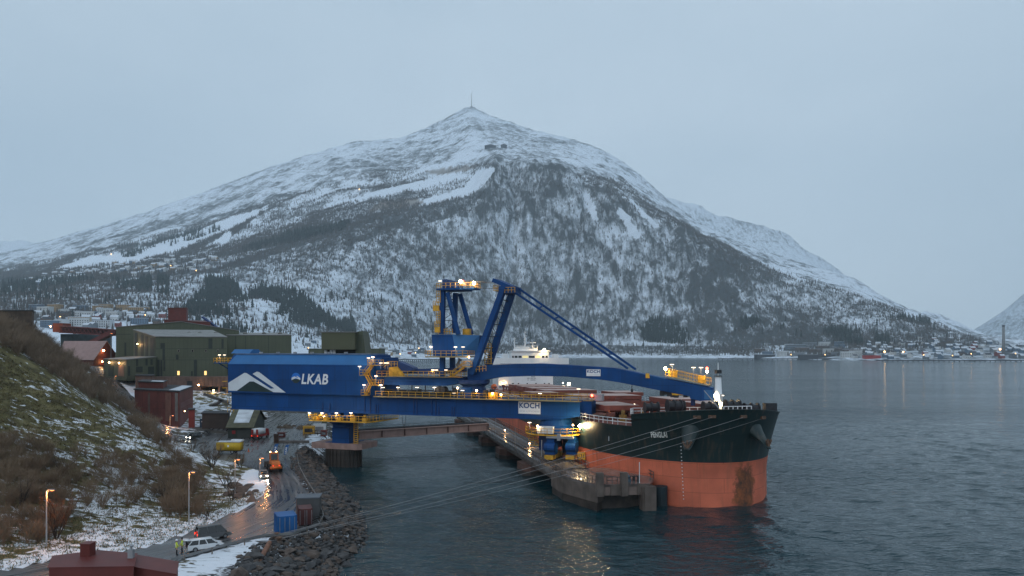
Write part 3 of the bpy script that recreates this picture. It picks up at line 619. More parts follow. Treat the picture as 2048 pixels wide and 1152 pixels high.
# ================================================================ COMMON PARTS: railings, lamps
blue_m = paint('loader_blue_paint', (0.002, 0.052, 0.195), 0.6, vary=0.22, scale=0.22, streak=0.4, streakcol=(0.010, 0.034, 0.10), spec=0.22, plates=(6.0, 3.2, 0.11, 0.03))
dblue_m = paint('loader_dark_blue', (0.006, 0.035, 0.14), 0.55, vary=0.3, scale=0.6)
lblue_m = paint('loader_light_blue_sheet', (0.012, 0.12, 0.32), 0.5, vary=0.15, scale=0.3)
yellow_m = paint('safety_yellow', (0.62, 0.33, 0.03), 0.55, vary=0.3, scale=1.2)
grey_m = paint('galvanised_grey', (0.30, 0.31, 0.33), 0.5, vary=0.3, metal=0.2)
dark_m = paint('dark_machinery', (0.025, 0.025, 0.03), 0.6, vary=0.4, scale=1.5)
white_m = paint('white_paint', (0.72, 0.74, 0.76), 0.5, vary=0.12, scale=0.5, streak=0.10, streakcol=(0.45, 0.42, 0.38))
sign_white = paint('sign_white', (0.75, 0.77, 0.80), 0.5, vary=0.05)
sign_blue = paint('sign_blue', (0.01, 0.06, 0.22), 0.5, vary=0.05)
sign_grey = paint('sign_grey', (0.42, 0.44, 0.48), 0.5, vary=0.05)
rope_m = paint('wire_rope', (0.05, 0.05, 0.055), 0.6)
warm_g = glow('warm_lamp', (1.0, 0.58, 0.24), 30)
flood_g = glow('flood_lamp', (1.0, 0.70, 0.36), 170)
cool_g = glow('white_tube_lamp', (1.0, 0.80, 0.58), 4.0)
red_g = glow('red_beacon', (1.0, 0.06, 0.03), 22)
sodium_g = glow('sodium_lamp', (1.0, 0.26, 0.05), 6)
def rail(b, pts, h=1.1, step=1.6, w=0.085, mi=0, mid=True):
    """Hand rail with posts along a polyline of floor points."""
    pts = [Vector(p) for p in pts]
    for a, c in zip(pts[:-1], pts[1:]):
        d = c-a; n = max(1, int(round(d.length/step)))
        for k in range(n+1):
            p = a+d*k/n; b.beam(p, p+Vector((0, 0, h)), w, w, mi)
        for hh in ((h, h*0.5) if mid else (h,)): b.beam(a+Vector((0, 0, hh)), c+Vector((0, 0, hh)), w, w, mi)
    return b
def point(parent, p, power, col=(1, 0.68, 0.36), r=0.25, spot=None):
    L = bpy.data.lights.new('lamp_light', 'POINT'); L.energy = power; L.color = col; L.shadow_soft_size = r
    o = bpy.data.objects.new('lamp_light', L); COL.objects.link(o); o.parent = parent; o.location = p; return o
def lamp(parent, p, kind='tube', power=0, col=None, post=1.6, size=None):
    """A lamp head on a short post; p is the head. Its light belongs to it."""
    p = Vector(p); b = MB()
    if post: b.beam(p-Vector((0, 0, post)), p, 0.07, 0.07, 0)
    if kind == 'tube': b.beam(p+Vector((-0.36, 0, 0)), p+Vector((0.36, 0, 0)), 0.10, 0.09, 1); g = cool_g; c = (1, 0.78, 0.55)
    elif kind == 'warm': b.ball(p, size or 0.2, 8, 1); g = warm_g; c = (1, 0.62, 0.28)
    elif kind == 'flood': b.ball(p, size or 0.34, 10, 1); g = flood_g; c = (1, 0.74, 0.40)
    elif kind == 'red': b.ball(p, size or 0.24, 8, 1); g = red_g; c = (1, 0.06, 0.03)
    o = b.build('lamp', [grey_m, g], parent)
    if power: point(parent, p+Vector((0, -0.5, -0.25)), power*(2.0 if power < 130 else 1.0), col or c)
    return o

# ================================================================ SHIP LOADER
LO = Vector((-37.0, 166.3, 0.0)); LA = R(-20.2)
LU = Vector((math.cos(LA), math.sin(LA), 0)); LV = Vector((-math.sin(LA), math.cos(LA), 0)); C0 = Vector((0, 0, CH))
def frame_hit(px, py, v, O, U, V):
    d = Vector(((px-1024)/FPX, 1, -(py-YH)/FPX)); t = (v+(O-C0).dot(V))/d.dot(V); p = C0+d*t
    return Vector(((p-O).dot(U), v, p.z))
def LL(px, py, v=0.0): return frame_hit(px, py, v, LO, LU, LV)
ship_loader = thing('ship_loader', 'huge blue ship loader with a long boom reaching over the moored ship', 'ship loader', LO, LA)
SL = ship_loader
GB, GT, GW = 12.2, 16.0, 6.0                     # girder bottom, top, width
u0 = LL(463, 800).x; u1 = LL(1160, 815).x; u2 = LL(1183, 815, 1.2).x; uh0 = LL(456, 750, -0.8).x; uh1 = LL(757, 750, -0.8).x; uch = LL(737, 715, 0).x
# main girder: box with end taper, bottom flange, web stiffeners, seams
g = MB()
g.prism([(u0, GB), (u1-4, GB), (u1, GB+0.7), (u1, GT), (u0, GT)], lambda p, k: (p[0], GW*k, p[1]))
girder = g.build('girder', blue_m, SL)
e = MB(); e.box(u1-0.3, u2, 1.2, GW-1.2, GB+1.0, GT-0.1); e.build('end_beam', blue_m, girder)
fl_ = MB(); fl_.box(u0-0.1, u1-3.8, -0.25, GW+0.25, GB-0.14, GB); fl_.build('bottom_flange', blue_m, girder)
for px in (646, 660, 730, 741, 752, 757, 828, 834, 864, 872, 878, 904, 909):
    u = LL(px, 800).x; s = MB(); deep = px in (828, 834, 864, 872, 730, 741)
    s.box(u-0.07, u+0.07, -0.16, 0.0, GB+0.05, GT-(0.2 if deep else 1.9)); s.build('stiffener', dblue_m, girder)
for px in (700, 790, 920, 1000, 1115):
    u = LL(px, 800).x; s = MB(); s.box(u-0.9, u+0.9, -0.03, 0.0, GB+0.03, GT-0.03); s.build('web_panel', blue_m, girder)
# walkway on the girder with yellow rail, right of the house
wk = MB(); wk.box(uh1-1.0, u1+0.3, -1.3, 0.0, GT-0.18, GT); wk.box(u1+0.3, u2+0.2, 1.0, GW-1.0, GT-0.12, GT+0.03); wk.build('walkway', yellow_m if False else paint('walkway_grating', (0.34, 0.25, 0.12), 0.7), SL)
r = MB(); rail(r, [(uh1-0.5, -1.25, GT), (u1, -1.25, GT), (u1, 1.0, GT), (u2, 1.0, GT), (u2, GW-1, GT)]); rail(r, [(uh1, GW, GT), (u1, GW, GT)]); r.build('railing', yellow_m, SL)
# machine house: upright wall, sloping upper band, flat roof
HB = GT+0.05; HW = 8.5
zb = LL(600, 729, -0.8).z; zt = LL(600, 709.5, 0.9).z
h_ = MB()
h_.prism([(-0.8, HB), (-0.8, zb), (1.2, zt), (HW-1.2, zt), (HW+0.8, zb), (HW+0.8, HB)], lambda p, k: (uh0+(uch+1.2-uh0)*k, p[0], p[1]))
house = h_.build('machine_house', blue_m, SL)
s = MB(); s.add([(uh0+0.02, -0.83, zb+0.02), (uch+1.22, -0.83, zb+0.02), (uch+0.4, 1.17, zt+0.03), (uh0+0.9, 1.17, zt+0.03)], [(0, 1, 2, 3)]); s.build('sloping_band', lblue_m, house, recalc=False)
s = MB(); s.box(uh0+0.6, uch+0.6, 1.0, HW-1.0, zt+0.02, zt+0.28); s.build('roof', paint('roof_blue_grey', (0.09, 0.14, 0.24), 0.6, vary=0.3), house)
ra = LL(466, 704, 2).x; rb = LL(503, 704, 2).x
s = MB(); s.prism([(1.3, zt+0.28), (2.6, zt+1.25), (4.5, zt+1.25), (5.8, zt+0.28)], lambda p, k: (ra+(rb-ra)*k, p[0], p[1])); s.build('roof_hatch', lblue_m, house)
for k in range(6):
    q = LL(520+k*34, 707, 1.4); s = MB(); s.box(q.x-0.3, q.x+0.3, 1.5, 2.1, zt+0.28, zt+0.65); s.build('roof_vent', grey_m, house)
s = MB(); s.box(uch+1.2, uh1, 0.4, HW-0.4, HB, zt-0.6); s.build('stair_bay', blue_m, SL)
# signs on the house: mountain mark, round emblem, lettering (photo outline on the wall plane)
VF = -0.83
def wall_poly(name, pts, mat, par, v, zoom=(430, 680, 5.486), thick=0.03):
    q = [LL(zoom[0]+x/zoom[2], zoom[1]+y/zoom[2], v) for x, y in pts]
    b = MB(); b.prism([(p.x, p.z) for p in q], lambda p, k: (p[0], v+thick*(1-0) * (k), p[1]))
    o = b.build(name, mat, par); return o
mark_white = paint('mark_white', (0.62, 0.66, 0.70), 0.55, vary=0.12, scale=0.4); mark_black = paint('mark_black_green', (0.012, 0.030, 0.030), 0.6, vary=0.2)
def poly_tri(name, pts, mat, par, v, zoom=(430, 680, 5.486)):
    q = [LL(zoom[0]+x/zoom[2], zoom[1]+y/zoom[2], v) for x, y in pts]
    bm = bmesh.new(); vs = [bm.verts.new(p) for p in q]; f = bm.faces.new(vs); f.normal_update(); bmesh.ops.triangulate(bm, faces=[f])
    me = bpy.data.meshes.new(name); bm.to_mesh(me); bm.free(); me.materials.append(mat); return link(name, me, par)
poly_tri('mountain_mark', [(146, 470), (322, 360), (346, 363), (612, 535), (650, 530), (412, 372), (458, 346), (485, 352), (775, 577), (640, 572), (425, 455), (380, 455), (238, 558), (146, 555)], mark_white, house, VF-0.01)
poly_tri('mountain_mark_dark', [(240, 561), (380, 458), (425, 458), (638, 573)], mark_black, house, VF-0.006)  # dark triangle belonging to the printed mark
emb = [(888+49*math.cos(t), 417+57*math.sin(t)) for t in np.linspace(0, 2*math.pi, 33)[:-1]]
poly_tri('emblem', emb, paint('emblem_blue', (0.015, 0.16, 0.58), 0.5, vary=0.05), house, VF-0.004)
poly_tri('emblem_foot', [p for p in emb if p[1] >= 425]+[], mark_black, house, VF-0.010)
poly_tri('emblem_peak', [(840, 415), (868, 400), (880, 402), (900, 414), (912, 412), (892, 398), (902, 393), (936, 418), (936, 440), (888, 418), (840, 440)], mark_white, house, VF-0.016)
a_ = LL(430+947/5.486, 680+477/5.486, VF-0.012); b_ = LL(430+1240/5.486, 680+483/5.486, VF-0.012); tp = LL(430+960/5.486, 680+364/5.486, VF-0.012)
text_mesh('lettering', 'LKAB', tp.z-a_.z, paint('letter_white', (0.68, 0.71, 0.75), 0.55, vary=0.08), house, (a_.x, VF-0.012, a_.z-0.12), (1, 0, 0), (0, 0, 1), width=b_.x-a_.x, offset=0.027, shear=0.18)
# left end: lamp platform and ladder
q = LL(436, 725, 3); s = MB(); s.box(q.x, uh0, 1.5, 5.5, q.z-0.2, q.z); s.beam((q.x+0.3, 3, q.z-0.2), (uh0, 3, q.z-3), 0.2); pf = s.build('end_platform', blue_m, SL)
s = MB(); rail(s, [(uh0, 1.5, q.z), (q.x, 1.5, q.z), (q.x, 5.5, q.z), (uh0, 5.5, q.z)], step=1.1); s.build('railing', yellow_m, pf)
for px in (439, 449): lamp(pf, LL(px, 710, 1.6), 'tube', 40 if px == 439 else 0, post=2.0)
s = MB(); s.tube([(uh0-0.35, 0, GB+1), (uh0-0.35, 0, zb)], 0.09, 6); s.build('down_pipe', grey_m, SL)
for k in range(3): s = MB(); rail(s, [(u0-2.0, 1, GB-1+k*2.2), (u0-0.2, 1, GB-1+k*2.2)], step=0.9); s.build('end_railing', yellow_m, SL)
# stairs and landings at the right end of the house
stair = MB(); ln = [LL(731, 748, -2.2), LL(741, 748, -2.2), LL(754, 768, -2.2), LL(744, 768, -2.2), LL(722, 789, -2.2), LL(733, 789, -2.2)]
def landing(b, px0, px1, py, v0, v1):
    a, c = LL(px0, py, v0), LL(px1, py, v0); b.box(a.x, c.x, v0, v1, a.z-0.12, a.z); rail(b, [(a.x, v1, a.z), (a.x, v0, a.z), (c.x, v0, a.z), (c.x, v1, a.z)], step=1.0); return a, c
for args in [(735, 757, 730, -2.3, -0.2), (719, 733, 750, -2.3, -0.85), (741, 757, 770, -2.3, -0.2), (722, 733, 790, -2.3, -0.85)]:
    landing(stair, *args)
for (a, c) in [((732, 749), (743, 769)), ((741, 770), (732, 789)), ((745, 731), (731, 749))]:
    p, q = LL(*a, -1.5), LL(*c, -1.5)
    for dv in (-0.5, 0.5):
        stair.beam(p+Vector((0, dv, 0)), q+Vector((0, dv, 0)), 0.1, 0.25); stair.beam(p+Vector((0, dv, 1)), q+Vector((0, dv, 1)), 0.08)
    for k in range(9): m_ = p.lerp(q, k/8); stair.box(m_.x-0.15, m_.x+0.15, -2.0, -1.0, m_.z-0.03, m_.z+0.03)
stair.build('access_stairs', yellow_m, SL)
for px, py, pw in [(737, 716, 0), (746, 714, 60), (719, 733, 45), (752, 752, 45), (728, 770, 45), (762, 770, 90)]: lamp(SL, LL(px, py, -1.8), 'tube', pw, post=1.5)
# ---- upper bridge and conveyor
ub = LL(757, 752, 0.8).x; ue = LL(926, 755, 0.8).x; zt2 = LL(850, 753, 0.8).z; zb2 = LL(850, 771, 0.8).z
s = MB(); s.prism([(ub, zb2), (ue-4, zb2), (ue, zb2+0.8), (ue, zt2), (ub, zt2)], lambda p, k: (p[0], 0.8+4.4*k, p[1])); upper = s.build('upper_bridge', blue_m, SL)
s = MB(); s.box(ub, ue, 0.0, 0.8, zt2-0.12, zt2); s.build('walkway', MATS['walkway_grating'], upper)
s = MB(); rail(s, [(ub, 0.05, zt2), (ue, 0.05, zt2), (ue, 5.0, zt2)], step=1.3); rail(s, [(ub, 5.2, zt2), (ue, 5.2, zt2)], step=1.6); s.build('railing', yellow_m, upper)
s = MB(); q = LL(800, 737, 3)
s.prism([(LL(758, 752, 3).x, zt2), (LL(775, 728, 3).x, LL(775, 728, 3).z), (LL(800, 722, 3).x, LL(800, 722, 3).z), (LL(830, 735, 3).x, LL(830, 735, 3).z), (LL(832, 740, 3).x, LL(832, 740, 3).z), (LL(795, 752, 3).x, zt2)], lambda p, k: (p[0], 2.0+2.2*k, p[1])); s.build('conveyor_head', dblue_m, SL)
s = MB(); s.prism([(LL(778, 735, 1.6).x, LL(778, 735, 1.6).z), (LL(794, 733, 1.6).x, LL(794, 733, 1.6).z), (LL(810, 748, 1.6).x, zt2), (LL(778, 750, 1.6).x, zt2)], lambda p, k: (p[0], 1.5+0.45*k, p[1])); s.build('belt_guard', yellow_m, SL)
s = MB(); rail(s, [LL(759, 745, 1.2), LL(776, 733, 1.2), LL(795, 733, 1.2)], step=0.8); s.build('railing', yellow_m, SL)
s = MB(); s.prism([(LL(800, 750, 3.5).x, zt2+0.5), (LL(880, 750, 3.5).x, zt2+0.5), (LL(930, 748, 3.5).x, zt2+0.9), (LL(930, 740, 3.5).x, zt2+1.9), (LL(800, 742, 3.5).x, zt2+1.4)], lambda p, k: (p[0], 3.0+1.6*k, p[1])); s.build('conveyor', dblue_m, SL)
for px in (762, 775, 866, 873, 892, 770): lamp(SL, LL(px, 740-(14 if px < 780 else 0), 0.4), 'tube', 25 if px in (866, 762) else 0, post=1.4)
# space between girder and upper bridge: pipes, motors, rollers
s = MB()
for k in range(16):
    u = ub+1+(ue-ub-4)*k/15; hh = GT+random.uniform(0.6, 1.5); s.box(u, u+random.uniform(0.5, 1.6), 2.0, 3.4, GT, hh)
    if k % 3 == 0: s.beam((u, 2.2, GT), (u, 2.2, zb2), 0.18)
s.tube([(ub, 1.6, GT+1.3), (ue-3, 1.6, GT+1.3)], 0.13, 6); s.tube([(ub, 1.6, GT+0.8), (ue-3, 1.6, GT+0.8)], 0.1, 6); s.build('belt_machinery', dark_m, SL)
for px in (877, 885): q = LL(px, 780, 1.2); s = MB(); s.tube([(q.x, 0.9, q.z), (q.x, 2.6, q.z)], 0.75, 14); s.build('cable_drum', dark_m, SL)
for px in (766, 796, 834, 869): lamp(SL, LL(px, 775, 0.3), 'tube', 30 if px in (796, 869) else 0, post=0.9)
# ---- slewing turret under the boom
tu = LL(948, 780, 3).x
s = MB(); s.lathe([(3.6, GT), (3.6, GT+0.7), (2.6, GT+1.6), (2.4, GT+2.4), (3.4, GT+3.0), (3.4, GT+3.7)], (tu, 3, 0), 24); s.build('slewing_ring', dblue_m, SL)
for k in range(10): s = MB(); a = k*0.63; s.box(tu+4.2*math.cos(a)-0.4, tu+4.2*math.cos(a)+0.4, 3+3.2*math.sin(a)-0.4, 3+3.2*math.sin(a)+0.4, GT, GT+1.1+0.8*random.random()); s.build('drive_motor', dark_m, SL)
s = MB(); s.prism([(LL(919, 772, 1).x, GT), (LL(928, 772, 1).x, GT+2.2), (LL(946, 772, 1).x, GT+2.2), (LL(950, 772, 1).x, GT)], lambda p, k: (p[0], -0.4+1.2*k, p[1])); s.build('cable_housing', blue_m, SL)
for px, py, pw in [(915, 776, 45), (925, 781, 0), (953, 781, 45), (908, 786, 0), (985, 787, 40), (1002, 789, 30), (1080, 787, 0), (1157, 778, 0)]: lamp(SL, LL(px, py, -1.0), 'warm' if pw else 'tube', pw, post=1.0)
lamp(SL, LL(1184, 791, 1.0), 'red', 0, post=0.8)
s = MB(); a = LL(977, 790, -0.8); s.box(a.x, a.x+1.7, -1.0, 0.2, GT, GT+1.35); s.build('yellow_cabinet', yellow_m, SL)
s = MB(); a = LL(1130, 792, 2); s.box(a.x, a.x+4.5, 2, 4, GT, GT+0.5); s.box(a.x+6.2, a.x+7.8, 1.5, 3, GT, GT+1.2); s.build('stored_material', grey_m, SL)
# ---- tower
def LP(px, py, v): return LL(px, py, v)
tower = MB()
def post(b, a, c, w): b.beam(a, c, w, w)
Z3 = LL(890, 669, 3).z; Z4 = LL(890, 579, 3).z
box_ = MB(); cl = LL(863, 690, 0.6).x; cm_ = LL(908, 690, 0.6).x; cr_ = LL(958, 690, 4).x; zlo = LL(890, 712, 0.6).z; zhi = LL(890, 669, 0.6).z
# ballast box: broad front, right part turned away
vs = [(cl+0.4, 0.6, zlo), (cm_+0.6, 0.6, zlo), (cr_-0.6, 4.4, zlo+0.3), (cr_-0.6, 6.4, zlo+0.3), (cl+0.4, 6.4, zlo), (cl, 0.6, zhi), (cm_-0.4, 0.6, zhi), (cr_, 4.4, zhi-0.15), (cr_, 6.6, zhi-0.15), (cl, 6.6, zhi)]
box_.add(vs, [(0, 1, 6, 5), (1, 2, 7, 6), (2, 3, 8, 7), (3, 4, 9, 8), (4, 0, 5, 9), (5, 6, 7, 8, 9), (4, 3, 2, 1, 0)]); ball_ = box_.build('ballast_box', [blue_m], SL)
s = MB(); s.add([(cm_+0.6, 0.57, zlo), (cr_-0.62, 4.36, zlo+0.3), (cr_-0.02, 4.36, zhi-0.15), (cm_-0.38, 0.57, zhi)], [(0, 1, 2, 3)]); s.build('light_side_panel', paint('pale_blue_panel', (0.035, 0.15, 0.36), 0.5, vary=0.12), ball_, recalc=False)  # paler blue sheet over the right-hand face of the box
s = MB(); a = LL(853, 712, -0.2); c = LL(938, 712, -0.2); s.box(a.x, c.x, -0.9, 6.0, zlo-0.3, zlo-0.05); s.build('gallery_floor', MATS['walkway_grating'], ball_)
s = MB(); rail(s, [(a.x, 4, zlo), (a.x, -0.85, zlo), (c.x, -0.85, zlo), (c.x, 2.5, zlo)], step=1.2); s.build('railing', yellow_m, ball_)
for px in (862, 911, 926): lamp(ball_, LL(px, 694, -0.6), 'tube', 25 if px != 926 else 0, post=2.0)
for (a, c, v, w) in [((885, 712), (885, 753), 1.2, 0.95), ((905, 712), (905, 753), 4.8, 0.95), ((886, 580), (884, 668), 1.0, 0.95), ((911, 586), (909, 666), 5.0, 0.9)]:
    s = MB(); post(s, LP(*a, v), LP(*c, v), w); s.build('column', blue_m, SL)
for (a, c, v) in [((895, 585), (917, 669), 1.0), ((920, 588), (943, 669), 5.0)]:
    s = MB(); s.tube([LP(*a, v), LP(*c, v)], 0.5, 10); s.build('brace', lblue_m if False else blue_m, SL, smooth=False)
s = MB()
for k in range(4):
    z = Z3+(Z4-Z3)*(k+0.3)/4.2; a = LP(885, 600, 1.0).x; c = LP(910, 600, 5).x; s.beam((a, 1, z), (c, 5, z), 0.12); s.beam((a, 1, z), (c, 5, z+2), 0.1)
s.build('tie_bars', dark_m, SL)
a = LL(874, 577, 0.2); c = LL(945, 577, 0.2); d_ = LL(921, 577, 0.2); s = MB(); s.box(a.x, d_.x, -0.2, 6.4, a.z-0.35, a.z); s.box(d_.x, c.x, 1.0, 4.6, a.z-0.28, a.z); head = s.build('tower_head', blue_m, SL)
s = MB(); rail(s, [(a.x, 6.2, a.z), (a.x, -0.15, a.z), (d_.x, -0.15, a.z), (d_.x, 1, a.z), (c.x, 1, a.z), (c.x, 4.5, a.z)], step=1.0); s.build('railing', yellow_m, head)
s = MB(); p, q = LL(887, 560, 1.2), LL(921, 574, 1.2); s.box(p.x, q.x-1, 0.8, 4.8, a.z+0.2, p.z-0.3); s.box(p.x, p.x+1.0, 0.6, 5.0, a.z, p.z+0.1); s.build('winch_house', dblue_m, head)
lamp(head, LL(921, 563, 0.2), 'flood', 70, post=0.8, size=0.3); lamp(head, LL(948, 566, 1.0), 'flood', 90, post=0.9, size=0.32); lamp(head, LL(880, 562, 0), 'tube', 0, post=1.0); lamp(head, LL(926, 562, 0.6), 'red', 0, post=0.7, size=0.15)
# yellow ladder cages up the left of the tower
s = MB(); lu = LL(876, 620, 0.8).x
for (y0, y1, uo, w) in [(578, 605, 0.35, 0.9), (603, 622, -0.25, 1.3), (622, 646, 0.3, 0.9), (644, 665, 0.1, 1.2)]:
    zt_, zb_ = LL(876, y0, 0.8).z, LL(876, y1, 0.8).z
    for du in (-w/2, w/2):
        for dv in (0.3, 1.4): s.beam((lu+uo+du, dv, zb_), (lu+uo+du, dv, zt_), 0.1)
    for k in range(6): z = zb_+(zt_-zb_)*k/5; s.box(lu+uo-w/2, lu+uo+w/2, 0.25, 0.36, z, z+0.12)
    s.box(lu+uo-w/2, lu+uo+w/2, 0.2, 1.5, zb_, zb_+0.1)
    if w > 1: s.box(lu+uo-w/2, lu+uo+w/2, 0.22, 1.45, zb_+0.1, zb_+1.15)
s.build('ladder_cage', yellow_m, SL)
s = MB(); q = LL(887, 668, 0.5); rail(s, [(q.x-1.2, 0.7, Z3), (q.x+2, 0.7, Z3)], step=0.7); s.build('tower_foot_railing', yellow_m, SL); s = MB(); q = LL(925, 664, 3); s.box(q.x, q.x+1.6, 3, 4, Z3-0.3, Z3+1.2); s.build('yellow_cabinet', yellow_m, SL)
# small landing right of the tower, under the ballast box
st2 = MB()
for args in [(923, 941, 733, -0.8, 0.8), (896, 915, 752, -0.6, 0.6)]: landing(st2, *args)
p, q = LL(930, 733, 0), LL(905, 752, 0)
for dv in (-0.4, 0.4): st2.beam(p+Vector((0, dv, 0)), q+Vector((0, dv, 0)), 0.1, 0.2); st2.beam(p+Vector((0, dv, 1)), q+Vector((0, dv, 1)), 0.08)
st2.build('access_stairs', yellow_m, SL); lamp(SL, LL(938, 714, -0.6), 'warm', 35, post=1.2, size=0.15)
s = MB(); s.tube([LL(925, 738, 2.5), LL(915, 728, 2.5), LL(920, 718, 2.5)], 0.55, 10); s.build('chute', grey_m, SL)
# ---- boom with mast and stays
BPT = [(935, 737), (965, 731), (1030, 728), (1075, 727), (1150, 731), (1228, 736), (1300, 751), (1360, 763), (1425, 776)]
BPB = [(935, 776), (945, 764), (1000, 754), (1062, 752), (1130, 753), (1200, 759), (1240, 765), (1310, 779), (1378, 792)]
bt = [LL(x, y, 1.6) for x, y in BPT]; bb = [LL(x, y, 1.6) for x, y in BPB]
tipu = LL(1428, 780, 1.6).x; bw = 3.0
poly = [(p.x, p.z) for p in bt]+[(tipu-0.2, LL(1425, 786, 1.6).z)]+[(p.x, p.z) for p in reversed(bb)]
def strip_prism(top, bot, v0, v1, name, mat, par):
    n = len(top); vs = []
    for t_, b_ in zip(top, bot): vs += [(t_[0], v0, t_[1]), (t_[0], v1, t_[1]), (b_[0], v1, b_[1]), (b_[0], v0, b_[1])]
    fs = []
    for i in range(n-1):
        for k in range(4): fs.append((4*i+k, 4*i+(k+1) % 4, 4*i+4+(k+1) % 4, 4*i+4+k))
    fs += [(0, 1, 2, 3), (4*n-1, 4*n-2, 4*n-3, 4*n-4)]
    return MB().add(vs, fs).build(name, mat, par)
us = np.linspace(bt[0].x, bt[-1].x, 60)
btx = [p.x for p in bt]; btz = [p.z for p in bt]; bbx = [p.x for p in bb]+[tipu]; bbz = [p.z for p in bb]+[LL(1420, 800, 1.6).z]
bzmin = np.interp(us, bbx, bbz)
boom = strip_prism([(u, float(np.interp(u, btx, btz))) for u in us], [(u, float(z)) for u, z in zip(us, bzmin)], 1.6, 1.6+bw, 'boom', blue_m, SL)
# chute hood at the tip, hanging below
ha, hb_, hc = LL(1380, 770, 1.4), LL(1424, 778, 1.4), LL(1421, 800, 1.4)
s = MB(); s.prism([(ha.x, ha.z), (hb_.x, hb_.z), (hb_.x-0.3, hc.z), (hb_.x-2.2, hc.z-0.25), (ha.x, LL(1380, 797, 1.4).z)], lambda p, k: (p[0], 1.4+3.4*k, p[1])); hood = s.build('chute_hood', blue_m, SL)
s = MB(); s.box(hb_.x-1.4, hb_.x+0.1, 1.37, 4.85, hc.z+0.1, hb_.z-0.2); s.build('hood_side', lblue_m, hood)
a = LL(1386, 798, 3); s = MB(); s.tube([(a.x, 3, a.z+0.5), (a.x, 3, LL(1386, 811, 3).z)], 0.42, 12); s.build('loading_spout', dblue_m, hood)
s = MB(); a = LL(1325, 781, 3)
for px, py in [(1324, 786), (1333, 784), (1338, 787), (1345, 789), (1352, 790), (1371, 789)]:
    p = LL(px, py, 2.5); s.box(p.x-0.35, p.x+0.4, 2.0, 3.6, p.z-0.5, p.z+0.9)
s.build('underslung_gear', dark_m, boom)
s = MB(); a, c = LL(1344, 784, 1.8), LL(1366, 787, 1.8); s.box(a.x, c.x, 1.7, 3.9, c.z-0.35, c.z); rail(s, [(a.x, 1.75, c.z), (c.x, 1.75, c.z)], step=0.8, h=0.7); s.build('under_platform', yellow_m, boom)
s = MB(); a = LL(1264, 772, 2.5); s.beam(a+Vector((0, 0, 1)), a-Vector((0, 0, 0.9)), 0.12); s.box(a.x-0.2, a.x+0.2, 2.3, 2.7, a.z-1.2, a.z-0.6); s.build('hanging_lamp', dark_m, boom)
# tip platform
pts = [LL(1331, 753, 1.5), LL(1360, 759, 1.5), LL(1419, 772, 1.5)]
s = MB(); 
for a, c in zip(pts[:-1], pts[1:]): s.beam(a+Vector((0, 1.5, 0.12)), c+Vector((0, 1.5, 0.12)), 3.3, 0.12)
s.build('tip_walkway', MATS['walkway_grating'], boom)
s = MB()
for a, c in zip(pts[:-1], pts[1:]):
    for dv in (0, 3.0): rail(s, [a+Vector((0, dv, 0.2)), c+Vector((0, dv, 0.2))], step=0.9, h=1.25)
a = LL(1337, 754, 2); s.box(a.x, a.x+1.6, 2.0, 3.0, a.z, a.z+1.2); a = LL(1395, 766, 2); s.box(a.x, a.x+1.4, 2.2, 3.4, a.z, a.z+1.4); s.build('tip_railing', yellow_m, boom)
lamp(boom, LL(1331, 737, 1.5), 'flood', 60, post=1.9, size=0.26); lamp(boom, LL(1344, 729, 2.0), 'tube', 0, post=2.2)
for px, py in [(1387, 735), (1402, 735)]: lamp(boom, LL(px, py, 2.5), 'tube', 20, post=3.2)
lamp(boom, LL(1414, 737, 2.5), 'red', 0, post=3.0, size=0.26); lamp(boom, LL(1414, 743, 1.5), 'flood', 35, post=2.6, size=0.2)
s = MB(); a = LL(1295, 751, 1.4); s.box(a.x-0.35, a.x+0.35, 1.35, 1.6, a.z-0.5, a.z+0.4); s.build('side_lamp_box', yellow_m, boom)
# mast legs
for v, a, c, w in [(0.9, (1009, 572), (944, 748), 1.45), (5.0, (1026, 580), (974, 742), 1.45)]:
    s = MB(); p, q = LL(*a, v), LL(*c, v); s.beam(p, q, 1.1, w, up=(0, 1, 0)); s.build('mast_leg', blue_m, SL)
p, q = LL(1009, 572, 0.9), LL(944, 748, 0.9); p2, q2 = LL(1026, 580, 5.0), LL(974, 742, 5.0); s = MB()
for k in range(1, 7):
    t = k/7; s.beam(p.lerp(q, t), p2.lerp(q2, t), 0.16)
    s.beam(p.lerp(q, t), p2.lerp(q2, min(1, t+0.14)), 0.1)
for k in range(0, 6): a = p2.lerp(q2, k/6)+Vector((-0.9, -1.8, 0)); c = p2.lerp(q2, (k+1)/6)+Vector((-0.9, -1.8, 0)); s.beam(a, c, 0.09); s.beam(a, (a.x, a.y, c.z), 0.07)
s.build('mast_bracing', dark_m, SL)
s = MB(); a, c = LL(994, 562, 3), LL(1034, 579, 3); s.beam(a, c, 5.4, 0.8, up=(0, 0, 1)); s.box(LL(1006, 575, 3).x, LL(1034, 575, 3).x, 0.4, 5.6, LL(1020, 588, 3).z, LL(1020, 574, 3).z); mh = s.build('mast_head', blue_m, SL)
s = MB(); a = LL(988, 581, 1); c = LL(1003, 581, 1); s.box(a.x, c.x, 0.6, 5.0, a.z-0.1, a.z); rail(s, [(c.x, 0.6, a.z), (a.x, 0.6, a.z), (a.x, 5, a.z)], step=0.7); a = LL(1012, 586, 1); rail(s, [(a.x, 0.3, a.z), (a.x+2.2, 0.3, a.z)], step=0.7); s.build('mast_platform', yellow_m, mh)
for v0, a, c in [(1.8, (1030, 585), (1256, 737)), (4.4, (1036, 576), (1272, 739))]:
    s = MB(); s.beam(LL(*a, v0), LL(*c, v0), 0.42, 0.5, up=(0, 1, 0)); s.build('stay', blue_m, SL)
p, q = LL(1030, 585, 1.8), LL(1256, 737, 1.8); p2, q2 = LL(1036, 576, 4.4), LL(1272, 739, 4.4)
